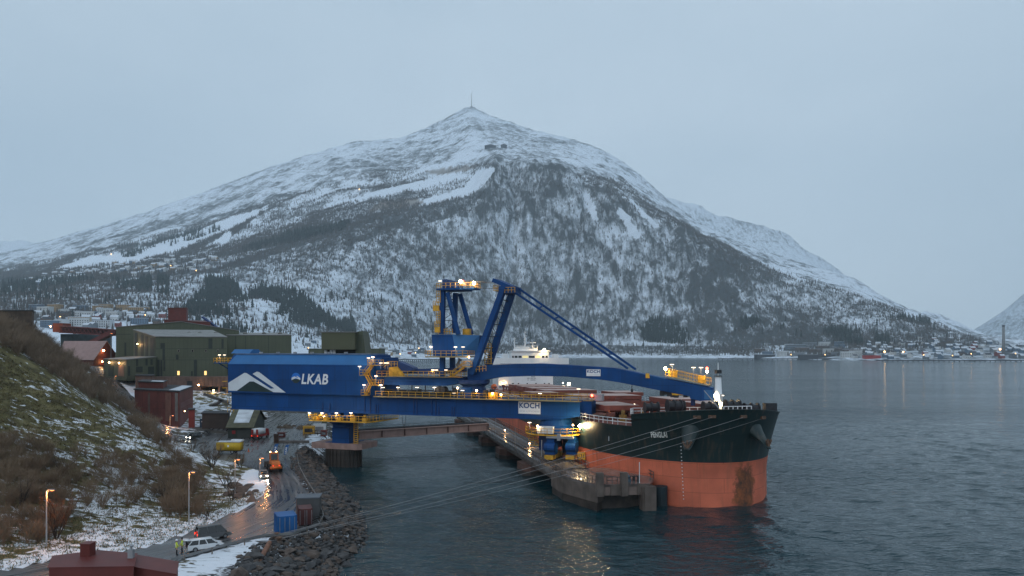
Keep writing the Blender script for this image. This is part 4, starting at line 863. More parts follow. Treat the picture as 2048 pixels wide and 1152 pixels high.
for t in (0.22, 0.36, 0.5, 0.66, 0.82): s = MB(); s.beam(p.lerp(q, t), p2.lerp(q2, t), 0.25); s.build('stay_tie', blue_m, SL)
s = MB()
for v, y0, y1 in [(1.8, 562, 565), (3.2, 563, 567), (4.2, 575, 578)]: s.tube([LL(930, y0, v), LL(1000, y1, v)], 0.05, 5)
s.build('luffing_ropes', rope_m, SL)
s = MB(); a = LL(985, 752, -0.2); rail(s, [LL(946, 745, 0.6), LL(972, 742, 0.6)], step=0.8); a, c = LL(970, 728, 3), LL(980, 690, 3)
for du in (0, 1.4): s.beam((a.x+du, 3, a.z), (a.x+du, 3, c.z), 0.12)
for k in range(4): z = a.z+(c.z-a.z)*k/3.5; s.box(a.x, a.x+1.4, 2.9, 4, z, z+0.1); rail(s, [(a.x, 2.9, z), (a.x+1.4, 2.9, z)], step=0.7, h=0.9)
s.build('mast_stairs', yellow_m, SL)
# ---- sign boards
def board(px0, px1, py0, py1, v, par, size_text, sub):
    a, c = LL(px0, py1, v), LL(px1, py0, v); b = MB(); b.box(a.x, c.x, v-0.05, v, a.z, c.z); o = b.build('sign_board', sign_white, par)
    w, h2 = c.x-a.x, c.z-a.z
    text_mesh('lettering', 'KOCH', h2*(0.46 if sub else 0.55), sign_blue, o, (a.x+w*0.04, v-0.056, a.z+h2*(0.46 if sub else 0.38)), (1, 0, 0), (0, 0, 1), width=w*0.92, offset=0.03)
    # the pale echo of the K
    k0 = a.x+w*0.20; z0, z1 = a.z+h2*0.46, a.z+h2*0.92; zm = (z0+z1)/2
    bb_ = MB(); bb_.add([(k0, v-0.060, zm), (k0+w*0.075, v-0.060, z1), (k0+w*0.105, v-0.060, z1), (k0+w*0.03, v-0.060, zm), (k0+w*0.105, v-0.060, z0), (k0+w*0.075, v-0.060, z0)], [(0, 3, 2, 1), (0, 5, 4, 3)]); bb_.build('lettering_accent', sign_grey, o, recalc=False)
    if sub: text_mesh('lettering_small', 'SOLUTIONS', h2*0.13, sign_grey, o, (a.x+w*0.05, v-0.056, a.z+h2*0.14), (1, 0, 0), (0, 0, 1), width=w*0.9)
    return o
board(1037, 1081, 804, 827, -0.02, girder, 1, True)
board(1173, 1201, 739, 752, 1.58, boom, 1, True)
# ---- pivot pier on the shore side
pu = LL(690, 860, 3).x
s = MB(); s.lathe([(2.75, 5.3), (2.75, 9.2), (4.6, 10.9), (5.2, 11.2), (5.2, 11.5)], (pu, 3, 0), 28); piv = s.build('pivot_column', blue_m, SL)
s = MB(); s.box(pu-1.2, pu+3.1, -0.3, 1.2, 5.3, 8.7); s.build('column_box', blue_m, piv)
for k in range(6):
    a = R(-150+k*24); s = MB(); s.box(-0.6, 0.6, -0.5, 0.5, 11.5, 12.05); o = s.build('bearing_block', blue_m, piv); o.location = (pu+4.3*math.cos(a), 3+4.3*math.sin(a), 0); o.rotation_euler = (0, 0, a)
ring = [(pu+7.6*math.cos(t), 3+7.6*math.sin(t), 10.55) for t in np.linspace(R(180), R(360), 13)]
ring = [(LL(618, 845, -3.5).x, 6, 10.55), (LL(618, 845, -3.5).x, -3.5, 10.55), (LL(733, 850, -3.5).x, -3.5, 10.55), (LL(765, 845, 1).x, 2.5, 10.55), (LL(765, 845, 1).x, 8, 10.55)]
s = MB(); s.prism([(p[0], p[1]) for p in ring]+[(ring[0][0], 8)], lambda p, k: (p[0], p[1], 10.5-0.15*k)); plat = s.build('ring_platform', dark_m, piv)
s = MB(); [s.beam(Vector(a)-Vector((0, 0, 0.06)), Vector(c)-Vector((0, 0, 0.06)), 0.12, 0.26) for a, c in zip(ring[:-1], ring[1:])]; s.build('rim_beam', yellow_m, plat)
s = MB(); rail(s, ring, step=1.0, h=1.2); s.build('railing', yellow_m, plat)
for k, px in enumerate((629, 650, 676, 704, 728)):
    q = LL(px, 840, -2.6); s = MB(); s.box(q.x-0.5, q.x+0.6, -2.6, -1.6, 10.55, 11.3); s.tube([(q.x-0.2, -1.9, 11.5), (q.x-0.2, -1.9, 11.9)], 0.3, 8); s.build('drive_unit', yellow_m, plat)
for px in (619, 644, 673, 702): lamp(plat, LL(px, 826, -3.2), 'tube', 55, post=1.3)
lamp(plat, LL(648, 834, -2.0), 'warm', 0, post=0.3, size=0.22)
s = MB(); q = LL(709, 870, 0.2); z0 = LL(709, 890, 0.2).z; s.beam((q.x, 0.0, z0), (q.x, 0.0, 10.3), 0.12); s.beam((q.x+1.0, 0.0, z0), (q.x+1.0, 0.0, 10.3), 0.12)
for k in range(12): z = z0+0.4+k*0.42; s.box(q.x, q.x+1.0, -0.06, 0.06, z, z+0.14)
s.build('ladder', yellow_m, piv)
s = MB()
for du in (0, 1.15): pts = [LL(804+du*7, 831, -0.3), LL(805+du*5, 845, -0.3), LL(808, 855, -0.3)]; s.tube(pts, 0.06, 5)
s.build('hanging_cables', rope_m, SL)
# ---- travelling leg on the jetty
lu_ = LL(1112, 850, 3).x; JZ = 4.3
s = MB(); s.lathe([(4.4, 9.35), (4.4, 9.75), (3.4, 10.9), (3.0, 12.1)], (lu_, 3, 0), 28); leg = s.build('leg_turntable', blue_m, SL)
for px in (1082, 1097): q = LL(px, 853, -2.2); s = MB(); s.box(q.x-0.85, q.x+0.85, -2.2, -1.2, 9.5, 10.9); s.build('switch_cabinet', white_m, leg)
ring = [(lu_+6.2*math.cos(t), 3+6.0*math.sin(t)) for t in np.linspace(R(150), R(390), 21)]
s = MB(); s.prism(ring, lambda p, k: (p[0], p[1], 9.3-0.15*k)); rp = s.build('leg_platform', dark_m, leg)
s = MB(); [s.beam((a[0], a[1], 9.27), (c[0], c[1], 9.27), 0.12, 0.26) for a, c in zip(ring[:-1], ring[1:])]; s.build('rim_beam', yellow_m, rp)
s = MB(); rail(s, [(x, y, 9.35) for x, y in ring], step=1.0, h=1.2); s.build('railing', yellow_m, rp)
lamp(rp, LL(1160, 852, -1.5), 'flood', 1100, post=1.0, size=0.36); lamp(rp, LL(1075, 852, -2), 'warm', 60, post=0.8); lamp(rp, LL(1059, 845, 1), 'tube', 30, post=1.3); lamp(rp, LL(1146, 850, -2.4), 'warm', 0, post=0.6, size=0.15)
# portal: two bogie legs with a pale cross-beam, angled along the rail
pa, pb = LL(1101, 880, -2.5), LL(1143, 880, -1.0)
for q, w in ((pa, 1.5), (pb, 1.4)):
    s = MB(); s.box(q.x-w/2, q.x+w/2, q.y, q.y+5.6, JZ+2.2, 9.0); s.box(q.x-w/2-0.25, q.x+w/2+0.25, q.y-0.5, q.y+1.6, JZ+1.2, JZ+3.6); s.tube([(q.x-w/2-0.3, q.y-0.2, JZ+2.6), (q.x+w/2+0.3, q.y-0.2, JZ+2.6)], 0.9, 12); s.build('portal_leg', blue_m, leg)
    s = MB()
    for k in range(3): s.box(q.x-0.9, q.x+0.9, q.y-1.2+k*3.0, q.y+0.7+k*3.0, JZ+0.35, JZ+1.15)
    s.build('bogie', yellow_m, leg)
    for k in range(6): s = MB(); yy = q.y-0.7+k*1.5; s.tube([(q.x-0.25, yy, JZ+0.45), (q.x+0.25, yy, JZ+0.45)], 0.42, 12); s.build('wheel', dark_m, leg)
s = MB(); s.box(pa.x-0.8, pb.x+0.8, pa.y-0.35, pa.y+0.5, LL(1120, 877, -2.5).z, LL(1120, 872.5, -2.5).z); s.build('cross_beam', grey_m, leg)
s = MB(); s.box((pa.x+pb.x)/2-0.5, (pa.x+pb.x)/2+0.2, pa.y-0.4, pa.y+0.3, 8.3, 9.6); s.build('beam_post', grey_m, leg)
s = MB(); s.box(pa.x-3.4, pa.x-1.0, 0.5, 6.5, JZ+1.5, 9.0); s.box(pa.x+1, pb.x-1, 4.0, 6.0, JZ+1.2, 8.6); s.build('portal_back', dblue_m, leg)
s = MB()
for k in range(5): x = pa.x+1.3+k*(pb.x-pa.x-2.6)/4; s.tube([(x, 2.2, JZ+1.0), (x+random.uniform(-0.4, 0.4), 1.6, 8.2)], 0.14, 6); s.box(x-0.3, x+0.3, 2.6, 3.2, JZ+1, JZ+2+random.random()*2)
s.build('leg_pipes', dark_m, leg)
s = MB(); q = LL(1163, 912, -1.2); s.box(q.x-0.75, q.x+0.75, -1.3, -0.9, q.z-0.75, q.z+0.75); sb = s.build('number_board', yellow_m, leg)
text_mesh('lettering', '131', 0.75, dark_m, sb, (q.x-0.5, -1.33, q.z-0.35), (1, 0, 0), (0, 0, 1), width=1.0, offset=0.02)
s = MB(); rail(s, [LL(1068, 872, 0.5), LL(1074, 872, 0.5)], step=0.6); a = LL(1062, 895, 1)
for k in range(3): q = LL(1064+k*3, 872+k*9, 0.5); s.box(q.x-0.9, q.x+0.9, 0.2, 1.6, q.z-0.1, q.z); rail(s, [(q.x-0.9, 0.2, q.z), (q.x+0.9, 0.2, q.z)], step=0.9, h=0.9)
s.build('leg_stairs', yellow_m, leg)
# ================================================================ BULK CARRIER
from mathutils.bvhtree import BVHTree
SO = Vector((35.0, 123.6, 0)); SH = Vector((0.138, -0.99, 0)).normalized(); SRZ = math.atan2(SH.y, SH.x); TRIM = -0.022
cargo_ship = thing('cargo_ship', 'large dark green and red bulk carrier moored with its bow towards the viewer', 'cargo ship', SO, SRZ)
cargo_ship.rotation_euler = (0, TRIM, SRZ)
SM = Matrix.Translation(SO) @ (Matrix.Rotation(SRZ, 4, 'Z') @ Matrix.Rotation(TRIM, 4, 'Y')); SI = SM.inverted()
def SX(px, py, Y): return SI @ P(px, py, Y)
BOOT, DECK, HBM = 7.4, 13.0, 18.2
def xs(z): return 2.6*max(0, (z-6)/10.0)**1.6
def hb(d, z):
    Le = 38-9*min(1, max(0, (z-5)/10)); t = max(0, 1-d/Le); v = HBM*math.sqrt(max(0, 1-t**2.05))
    if d > 210: v *= 1-0.28*((d-210)/30)**2
    return v
DL = [0, 0.1, 0.35, 0.8, 1.5, 2.4, 3.5, 5, 6.5, 8, 9.5, 11, 13, 16, 19, 23, 27, 32, 38, 60, 90, 130, 170, 210, 225, 234, 240]
ZL = [-4, 0, 2.5, 5, 6.5, BOOT, 9, 10.6, 12, DECK]
def fc_top(d): return 16.3-0.13*min(d, 11)
ZF = [0.5, 1.0]
hm = MB(); rows_ = []
for side in (-1, 1):
    V_ = []; F_ = []; mi_ = []
    for z in ZL:
        for d in DL: V_.append((xs(z)-d, side*hb(d, z), z))
    nd = len(DL)
    for k in ZF:
        for d in DL: z = DECK+(fc_top(d)-DECK)*k; V_.append((xs(z)-d, side*hb(d, z), z))
    for i in range(len(ZL)+len(ZF)-1):
        for j in range(nd-1):
            if i >= len(ZL)-1 and DL[j+1] > 9.6: continue
            f = (i*nd+j, i*nd+j+1, (i+1)*nd+j+1, (i+1)*nd+j); F_.append(f if side < 0 else f[::-1]); mi_.append(0 if i < 5 else 1)
    for f, q in zip(F_, mi_): pass
    k0 = len(hm.v); hm.v += V_; hm.f += [tuple(a+k0 for a in f) for f in F_]; hm.m += mi_
tr_ = [hm.v[i*nd+nd-1] for i in range(len(ZL))]; hm.add([p for p in tr_]+[(p[0], -p[1], p[2]) for p in tr_], [(i, i+1, len(ZL)+i+1, len(ZL)+i) for i in range(len(ZL)-1)], 1)
HULL_BVH = BVHTree.FromPolygons([Vector(v) for v in hm.v], hm.f)
def hull_hit(px, py):
    d = Vector(((px-1024)/FPX, 1, -(py-YH)/FPX)); o = SI @ C0; dl = (SI.to_3x3() @ d).normalized()
    loc, nrm, i, dist = HULL_BVH.ray_cast(o, dl, 900)
    if nrm is not None and nrm.dot(dl) > 0: nrm = -nrm
    return loc, nrm
rust_c, _ = hull_hit(1490, 980)
def hull_paint(name, base, rusty, rough):
    m, n, l, b = nodes(name); tc = n.new('ShaderNodeTexCoord')
    a = n.new('ShaderNodeTexNoise'); a.inputs['Scale'].default_value = 0.22; a.inputs['Detail'].default_value = 7; l.new(tc.outputs['Object'], a.inputs['Vector'])
    mp = n.new('ShaderNodeMapping'); mp.inputs['Scale'].default_value = (1.3, 1.3, 0.09); l.new(tc.outputs['Object'], mp.inputs[0])
    s = n.new('ShaderNodeTexNoise'); s.inputs['Scale'].default_value = 1.0; s.inputs['Detail'].default_value = 5; l.new(mp.outputs[0], s.inputs['Vector'])
    r = n.new('ShaderNodeMapRange'); r.inputs[1].default_value = 0.3; r.inputs[2].default_value = 0.7; r.inputs[3].default_value = 0.75; r.inputs[4].default_value = 1.2; l.new(a.outputs[0], r.inputs[0])
    v = n.new('ShaderNodeVectorMath'); v.operation = 'SCALE'; v.inputs[0].default_value = base; l.new(r.outputs[0], v.inputs['Scale'])
    r2 = n.new('ShaderNodeMapRange'); r2.inputs[1].default_value = 0.53; r2.inputs[2].default_value = 0.72; r2.inputs[4].default_value = 0.65; l.new(s.outputs[0], r2.inputs[0])
    mx = n.new('ShaderNodeMix'); mx.data_type = 'RGBA'; mx.inputs[7].default_value = rgb(rusty); l.new(r2.outputs[0], mx.inputs[0]); l.new(v.outputs[0], mx.inputs[6]); col = mx.outputs[2]
    col = plate_tone(n, l, tc, col, 8.0, 2.4, 0.09, 0.025)
    if 'red' in name:                                    # the chafed rusty patch where the chain has rubbed below the stem
        ds = n.new('ShaderNodeVectorMath'); ds.operation = 'SUBTRACT'; ds.inputs[1].default_value = tuple(rust_c); l.new(tc.outputs['Object'], ds.inputs[0])
        sc = n.new('ShaderNodeVectorMath'); sc.operation = 'MULTIPLY'; sc.inputs[1].default_value = (0.25, 0.40, 0.20); l.new(ds.outputs[0], sc.inputs[0])
        ln = n.new('ShaderNodeVectorMath'); ln.operation = 'LENGTH'; l.new(sc.outputs[0], ln.inputs[0])
        an = n.new('ShaderNodeTexNoise'); an.inputs['Scale'].default_value = 0.55; an.inputs['Detail'].default_value = 8; an.inputs['Roughness'].default_value = 0.8; l.new(tc.outputs['Object'], an.inputs['Vector'])
        su = n.new('ShaderNodeMath'); su.operation = 'MULTIPLY_ADD'; su.inputs[1].default_value = -0.40; l.new(ln.outputs['Value'], su.inputs[0]); l.new(an.outputs[0], su.inputs[2])
        mk = n.new('ShaderNodeMapRange'); mk.inputs[1].default_value = 0.08; mk.inputs[2].default_value = 0.20; l.new(su.outputs[0], mk.inputs[0])
        rc = n.new('ShaderNodeValToRGB'); rc.color_ramp.elements[0].position = 0.4; rc.color_ramp.elements[0].color = (0.05, 0.03, 0.02, 1); rc.color_ramp.elements[1].position = 0.62; rc.color_ramp.elements[1].color = (0.30, 0.09, 0.03, 1); l.new(an.outputs[0], rc.inputs[0])
        m2 = n.new('ShaderNodeMix'); m2.data_type = 'RGBA'; l.new(mk.outputs[0], m2.inputs[0]); l.new(col, m2.inputs[6]); l.new(rc.outputs[0], m2.inputs[7]); col = m2.outputs[2]
    l.new(col, b.inputs['Base Color']); b.inputs['Roughness'].default_value = rough; b.inputs['Specular IOR Level'].default_value = 0.4
    bp = n.new('ShaderNodeBump'); bp.inputs['Strength'].default_value = 0.15; bp.inputs['Distance'].default_value = 0.15; l.new(a.outputs[0], bp.inputs['Height']); l.new(bp.outputs[0], b.inputs['Normal'])
    return m
red_hull = hull_paint('red_antifouling', (0.62, 0.150, 0.080), (0.34, 0.11, 0.06), 0.62); green_hull = hull_paint('dark_green_topsides', (0.010, 0.026, 0.027), (0.075, 0.058, 0.042), 0.45)
me = hm.mesh('hull', [red_hull, green_hull], True); bm = bmesh.new(); bm.from_mesh(me); bmesh.ops.remove_doubles(bm, verts=bm.verts, dist=0.002); bmesh.ops.recalc_face_normals(bm, faces=bm.faces); bm.to_mesh(me); bm.free()
hull = link('hull', me, cargo_ship)
CS = cargo_ship
deck_m = paint('red_brown_deck', (0.17, 0.055, 0.040), 0.75, vary=0.35, scale=0.4); cover_m = paint('hatch_red', (0.21, 0.055, 0.038), 0.65, vary=0.3, scale=0.5, streak=0.3, streakcol=(0.10, 0.04, 0.03))
lamplit_snow_m = paint('lamplit_snowy_hatch_top', (0.47, 0.33, 0.29), 0.8, vary=0.3, scale=0.25)  # thin snow dusting, with pink lamp glow mixed into its colour
s = MB(); pl = [(xs(DECK)-d, hb(d, DECK)-0.05) for d in DL]
s.add([(x, y, DECK-0.05) for x, y in pl]+[(x, -y, DECK-0.05) for x, y in pl], [(i, i+1, nd+i+1, nd+i) for i in range(nd-1)]); s.build('main_deck', deck_m, CS)
s = MB(); pl = [(xs(15)-d, hb(d, 15)-0.15, fc_top(d)-1.0) for d in DL if d <= 9.6]+[(-15, 11.0, 14.6)]
k = len(pl); s.add([(x, y, z) for x, y, z in pl]+[(x, -y, z) for x, y, z in pl], [(i, i+1, k+i+1, k+i) for i in range(k-1)]); s.box(-15.1, -14.9, -11, 11, DECK, 14.6); s.build('forecastle_deck', deck_m, CS)
s = MB(); ln = [(xs(fc_top(d))-d, hb(d, fc_top(d)), fc_top(d)) for d in DL if d <= 9.6]
for sd_ in (-1, 1):
    for a, c in zip(ln[:-1], ln[1:]): s.beam((a[0], sd_*a[1], a[2]), (c[0], sd_*c[1], c[2]), 0.3, 0.14)
s.build('bulwark_rail', green_hull, CS)
# white guard rails along the main deck
for sd_ in (-1, 1):
    s = MB(); pts = [(xs(DECK)-d, sd_*(hb(d, DECK)-0.25), DECK) for d in (9.7, 11, 13, 16, 19, 23, 27, 32, 38, 60, 90, 130, 170, 205)]
    rail(s, pts[:10] if True else pts, step=1.7, h=1.15, w=0.11); rail(s, pts[9:], step=4, h=1.15, w=0.11); s.build('guard_rail', white_m, CS)
s = MB(); rail(s, [(-15, 10.8, 14.6), (-15, -10.8, 14.6), (-11, -12.5, 14.7)], step=1.5, w=0.11); s.build('forecastle_rail', white_m, CS)
# anchor bolsters
for sd_, (px, py) in ((-1, (1376, 872)), (1, None)) if False else ((-1, (1380, 868)), (1, (0, 0))):
    if sd_ < 0: c, nr = hull_hit(px, py); cs_ = c
    else: c = Vector((cs_.x, -cs_.y, cs_.z)); nr = Vector((nr0.x, -nr0.y, nr0.z))
    if sd_ < 0: nr0 = nr.copy()
    up_ = Vector((0, 0, 1)); sdv = nr.cross(up_).normalized(); s = MB(); prof = []
    for (t, r1, r2, dz) in [(-0.8, 1.7, 1.9, 0.5), (0.3, 1.45, 1.6, 0.25), (1.1, 1.15, 1.25, -0.2), (1.8, 0.85, 0.95, -0.75), (2.25, 0.7, 0.72, -1.1), (2.4, 0.5, 0.5, -1.2)]:
        for q in range(16):
            a = 2*math.pi*q/16; prof.append(c+nr*(t-0.5*math.sin(a)*(t > 1))+sdv*r1*math.cos(a)+up_*(r2*math.sin(a)*(1.25 if math.sin(a) > 0 else 0.75)+dz))
    fs = [(i*16+q, i*16+(q+1) % 16, (i+1)*16+(q+1) % 16, (i+1)*16+q) for i in range(5) for q in range(16)]+[tuple(range(80, 96))]
    s.add(prof, fs); bol = s.build('anchor_bolster', green_hull, CS, smooth=True)
    s = MB(); e0 = c+nr*2.45+up_*-1.3
    for q in (-1, 1): s.beam(e0+sdv*0.1*q, e0+sdv*0.75*q+up_*1.1+nr*0.15, 0.22, 0.3)
    s.beam(e0-up_*0.4, e0+up_*1.2, 0.26); s.build('anchor', paint('rusty_iron', (0.13, 0.075, 0.05), 0.8, vary=0.5, scale=3), bol)
# name on the bow
A_, n1 = hull_hit(1305, 874); B_, n2 = hull_hit(1337, 874); T_, _ = hull_hit(1321, 862); ux = (B_-A_); wd = ux.length; ux.normalize(); nn = ((n1+n2)/2).normalized(); uy = nn.cross(ux).normalized(); uy = uy if uy.z > 0 else -uy
mid, nm = hull_hit(1321, 869)
text_mesh('name_lettering', 'PENGLAI', 1.05, paint('name_white', (0.75, 0.75, 0.70), 0.6), hull, tuple(A_+nn*(abs((mid-A_).dot(nn))+0.30)), tuple(ux), tuple(uy), width=wd, offset=0.03)
s = MB()
for k in range(16):
    c, nr = hull_hit(1362+k*0.35, 893+k*7.0)
    if c: sd2 = nr.cross(Vector((0, 0, 1))).normalized(); s.beam(c+nr*0.03-sd2*0.08, c+nr*0.03+sd2*0.08, 0.04, 0.13)
s.build('draught_marks', sign_white, hull); 
c, nr = hull_hit(1218, 876); s = MB(); s.beam(c+nr*0.04-Vector((0, 0, 0.5)), c+nr*0.04+Vector((0, 0, 0.5)), 0.18, 0.06); s.build('load_mark', sign_white, hull)
# fairleads with rust
FAIR = []
for (px, py) in [(1394, 834), (1424, 833), (1486, 833), (1525, 835)]:
    c, nr = hull_hit(px, py); FAIR.append(SM @ (c+nr*0.25)); sd2 = nr.cross(Vector((0, 0, 1))).normalized(); s = MB(); s.beam(c-sd2*0.6+nr*0.05, c+sd2*0.6+nr*0.05, 0.45, 0.5); s.build('fairlead', MATS['rusty_iron'], CS)
# forecastle gear
def drum(x, y, r=0.95, w=2.4, z=15.0, par=CS):
    s = MB(); s.tube([(x, y-w/2, z+r), (x, y+w/2, z+r)], r*0.72, 14); s.build('mooring_winch', dark_m, par)
    for q in (-w/2, 0, w/2): s = MB(); s.tube([(x, y+q-0.09, z+r), (x, y+q+0.09, z+r)], r, 16); s.build('winch_flange', dark_m, par)
for (x, y, r) in [(-11.5, -8.5, 1.0), (-9.5, -5.0, 1.25), (-12, -3.5, 1.1), (-5.5, 4.0, 1.3), (-8, 1.0, 1.1), (-4.5, 7.0, 1.0), (-11, 6, 1.0)]: drum(x, y, r)
s = MB(); q = SX(1543, 818, 129); s.box(-5.6, -4.2, 9.6, 11.6, 15.0, 16.9); s.build('deck_locker', dark_m, CS)
s = MB(); s.tube([(-2.6, 1.2, 15.2), (-4.2, -1.6, 19.2)], [0.13, 0.07], 8); s.tube([(-3, 0.9, 15.2), (-3, 0.9, 18.6)], 0.10, 8); s.build('davit', grey_m, CS)
s = MB(); rail(s, [(-1.5, 5.6, 15.3), (-1.0, 0.5, 15.3)], step=0.9, h=1.3, w=0.12); s.build('bow_rail', white_m, CS)
# foremast
mb = SI @ P(1437, 820, 134.5); s = MB(); mx_, my_ = mb.x, mb.y; mt = (SI @ P(1437, 752, 134.5)).z
s.tube([(mx_, my_, 13), (mx_, my_, 15), (mx_, my_, mt)], [1.1, 0.78, 0.5], 14); fm = s.build('foremast', white_m, CS, smooth=True)
s = MB(); s.lathe([(0.75, 0), (0.75, 0.12)], (mx_, my_, mt-0.05), 12); s.box(mx_-0.5, mx_+0.5, my_-0.45, my_+0.45, mt+0.45, mt+1.1); s.build('mast_top', dark_m, fm)
s = MB(); s.tube([(mx_, my_, mt+0.1), (mx_, my_, mt+2.4)], [0.14, 0.07], 8); s.beam((mx_, my_-0.9, mt-3.8), (mx_, my_, mt-3.2), 0.14); s.beam((mx_, my_-0.5, mt-3.5), (mx_, my_-0.5, mt-8), 0.08); s.build('mast_pole', white_m, fm)
lamp(fm, (mx_+0.6, my_-0.85, (SI @ P(1430, 790, 134)).z), 'flood', 50, post=0, size=0.2); lamp(fm, (mx_+0.4, my_+0.7, (SI @ P(1444, 791, 134)).z), 'tube', 0, post=0); lamp(fm, (mx_+0.95, my_+0.2, 16.6), 'flood', 45, post=0, size=0.2)
# hatches: red coamings, covers rolled to the sides on the open holds
for k in range(8):
    xa = -24-k*23.3; xb = xa-15.5; hw = 8.6 if k else 7.2; op = k in (0, 1, 3)
    s = MB(); z0, z1 = DECK, DECK+1.7
    for (a, b_, c, d) in [(xa, xa-0.35, -hw, hw), (xb+0.35, xb, -hw, hw), (xa-0.35, xb+0.35, -hw, -hw+0.35), (xa-0.35, xb+0.35, hw-0.35, hw)]: s.box(min(a, b_), max(a, b_), c, d, z0, z1)
    for q in range(9): xx = xa-0.8-q*1.7; s.box(xx-0.1, xx+0.1, -hw-0.35, -hw, z0, z1-0.1)
    hatch = s.build('hatch_coaming', cover_m, CS)
    for sd_ in (-1, 1):
        off = sd_*(hw/2+(hw*0.93 if op else 0.0)); zc = z1+0.06
        s = MB(); s.box(xb-0.2, xa+0.2, off-hw/2+0.05, off+hw/2-0.05, zc, zc+0.95); cv = s.build('hatch_cover', cover_m, hatch)
        s = MB(); s.box(xb-0.12, xa+0.12, off-hw/2+0.12, off+hw/2-0.12, zc+0.955, zc+0.985); s.build('cover_top', lamplit_snow_m, cv)
        if op:
            for xx in (xa-1, xb+1): s = MB(); s.box(xx-0.2, xx+0.2, off-0.3*hw, off+0.45*hw, z1-0.3, zc); s.build('cover_rail', cover_m, cv)
    if op: s = MB(); s.box(xb+0.3, xa-0.3, -hw+0.3, hw-0.3, DECK-3, DECK-2.9); s.build('hold_floor', dark_m, hatch)
# deck gear between the hatches
rg_ = random.Random(4)
for k in range(9):
    x = -20.5-k*23.3
    for q in range(4):
        y = -13+q*4.5+rg_.uniform(-1, 1); s = MB(); hgt = rg_.uniform(1.0, 2.6)
        s.tube([(x+rg_.uniform(-1.5, 1.5), y, DECK), (x, y, DECK+hgt)], 0.35, 8); s.box(x-0.6, x+0.6, y-0.7, y+0.7, DECK+hgt-0.3, DECK+hgt+0.35); s.build('deck_vent', deck_m, CS)
for (x, y) in [(-17.5, -12), (-18.5, -8)]: s = MB(); s.box(x-0.5, x+0.5, y-0.6, y+0.6, DECK, DECK+1.3); s.tube([(x, y, DECK+1.2), (x, y, DECK+2.2)], 0.35, 8); s.build('yellow_deck_gear', paint('dull_ochre', (0.26, 0.15, 0.04), 0.7, vary=0.4, scale=1.5), CS)
s = MB()
for y in (-16.6, -15.9, -10.2): s.tube([(-18, y, DECK+0.6), (-205, y, DECK+0.6)], 0.16, 6)
s.build('deck_pipes', deck_m, CS)
for (px, py, Y, kind, pw) in [(1226, 815, 165, 'warm', 60), (1269, 808, 170, 'tube', 0), (1258, 812, 160, 'warm', 0), (1200, 800, 190, 'warm', 40)]: p = SX(px, py, Y); lamp(CS, p, kind, pw, post=max(0.3, p.z-DECK), size=0.16)
# ---- deckhouse
HX = -219.0
def HP(px, py):                                         # point on the house front plane, in ship coordinates
    d = SI.to_3x3() @ Vector(((px-1024)/FPX, 1, -(py-YH)/FPX)); o = SI @ C0; t = (HX-o.x)/d.x; return o+d*t
hw_m = paint('deckhouse_white', (0.78, 0.79, 0.80), 0.5, vary=0.08, scale=0.2, streak=0.12, streakcol=(0.5, 0.47, 0.43))
ya, yb = HP(997, 760).y, HP(1106, 760).y; zw = HP(1050, 728.5).z; zr = HP(1050, 716).z; zt_ = HP(1050, 703).z
s = MB(); s.box(HX-24, HX, ya, yb, DECK-1, zw); dh = s.build('deckhouse', hw_m, CS)
wa, wb = HP(979, 722).y, HP(1137, 722).y
s = MB(); s.box(HX-7, HX+0.8, wa, wb, zw, zr); wing = s.build('bridge_wing', hw_m, dh)
s = MB(); s.box(HX-7, HX+0.9, HP(1000, 722).y, HP(1092, 722).y, zw+0.1, zw+0.35); s.build('wing_grey_step', grey_m, wing)  # thin grey strip along the foot of the wing front
wy0, wy1 = HP(1023, 710).y, HP(1098, 710).y
s = MB(); s.box(HX-9, HX+0.3, wy0, wy1, zr, zt_); wh = s.build('wheelhouse', hw_m, dh)
s = MB(); s.box(HX-9.4, HX+1.0, wy0-0.5, wy1+0.5, zt_, zt_+0.35); s.build('wheelhouse_roof', hw_m, wh)
glass_m = paint('dark_window_glass', (0.012, 0.016, 0.020), 0.12, vary=0.2, spec=0.6); lit_m = glow('lit_wheelhouse_window', (0.85, 0.70, 0.32), 0.55)
for k, (x0, x1) in enumerate([(1024, 1027.5), (1029, 1035), (1036.5, 1043), (1045, 1056), (1057.5, 1069), (1070.5, 1081.5), (1083.5, 1089), (1090.5, 1095.5)]):
    a, c = HP(x0, 717), HP(x1, 711.5); s = MB(); s.box(HX+0.3, HX+0.36, a.y, c.y, a.z+0.25, c.z); s.build('wheelhouse_window', lit_m if k in (3, 5) else glass_m, wh)
for px in (1026, 1037, 1054.5, 1072, 1089, 1098): p = HP(px, 768); s = MB(); s.box(HX, HX+0.06, p.y-0.33, p.y+0.33, p.z-0.45, p.z+0.45); s.build('porthole', glass_m, dh)
p = HP(1063.5, 773.5); s = MB(); s.box(HX, HX+0.1, p.y-0.5, p.y+0.5, p.z-0.35, p.z+0.35); s.build('front_vent', dark_m, dh)
s = MB()
for (x0, x1, y) in [(1054, 1059, 756.5), (1061, 1066, 756.5), (1067, 1072, 756.5), (1055, 1057, 760), (1061, 1071, 760), (1062, 1070, 753.5)]:
    a, c = HP(x0, y+0.8), HP(x1, y-0.8); s.box(HX, HX+0.03, a.y, c.y, a.z, c.z)
s.build('faded_notice', grey_m, dh)
s = MB(); p = HP(1030, 690); q = HP(1076, 703); s.box(HX-6, HX-1.5, p.y, q.y, zt_+0.35, HP(1050, 697).z); s.box(HX-5, HX-2, HP(1034, 700).y, HP(1060, 700).y, zt_, HP(1050, 692.5).z); mi = s.build('monkey_island', hw_m, dh)
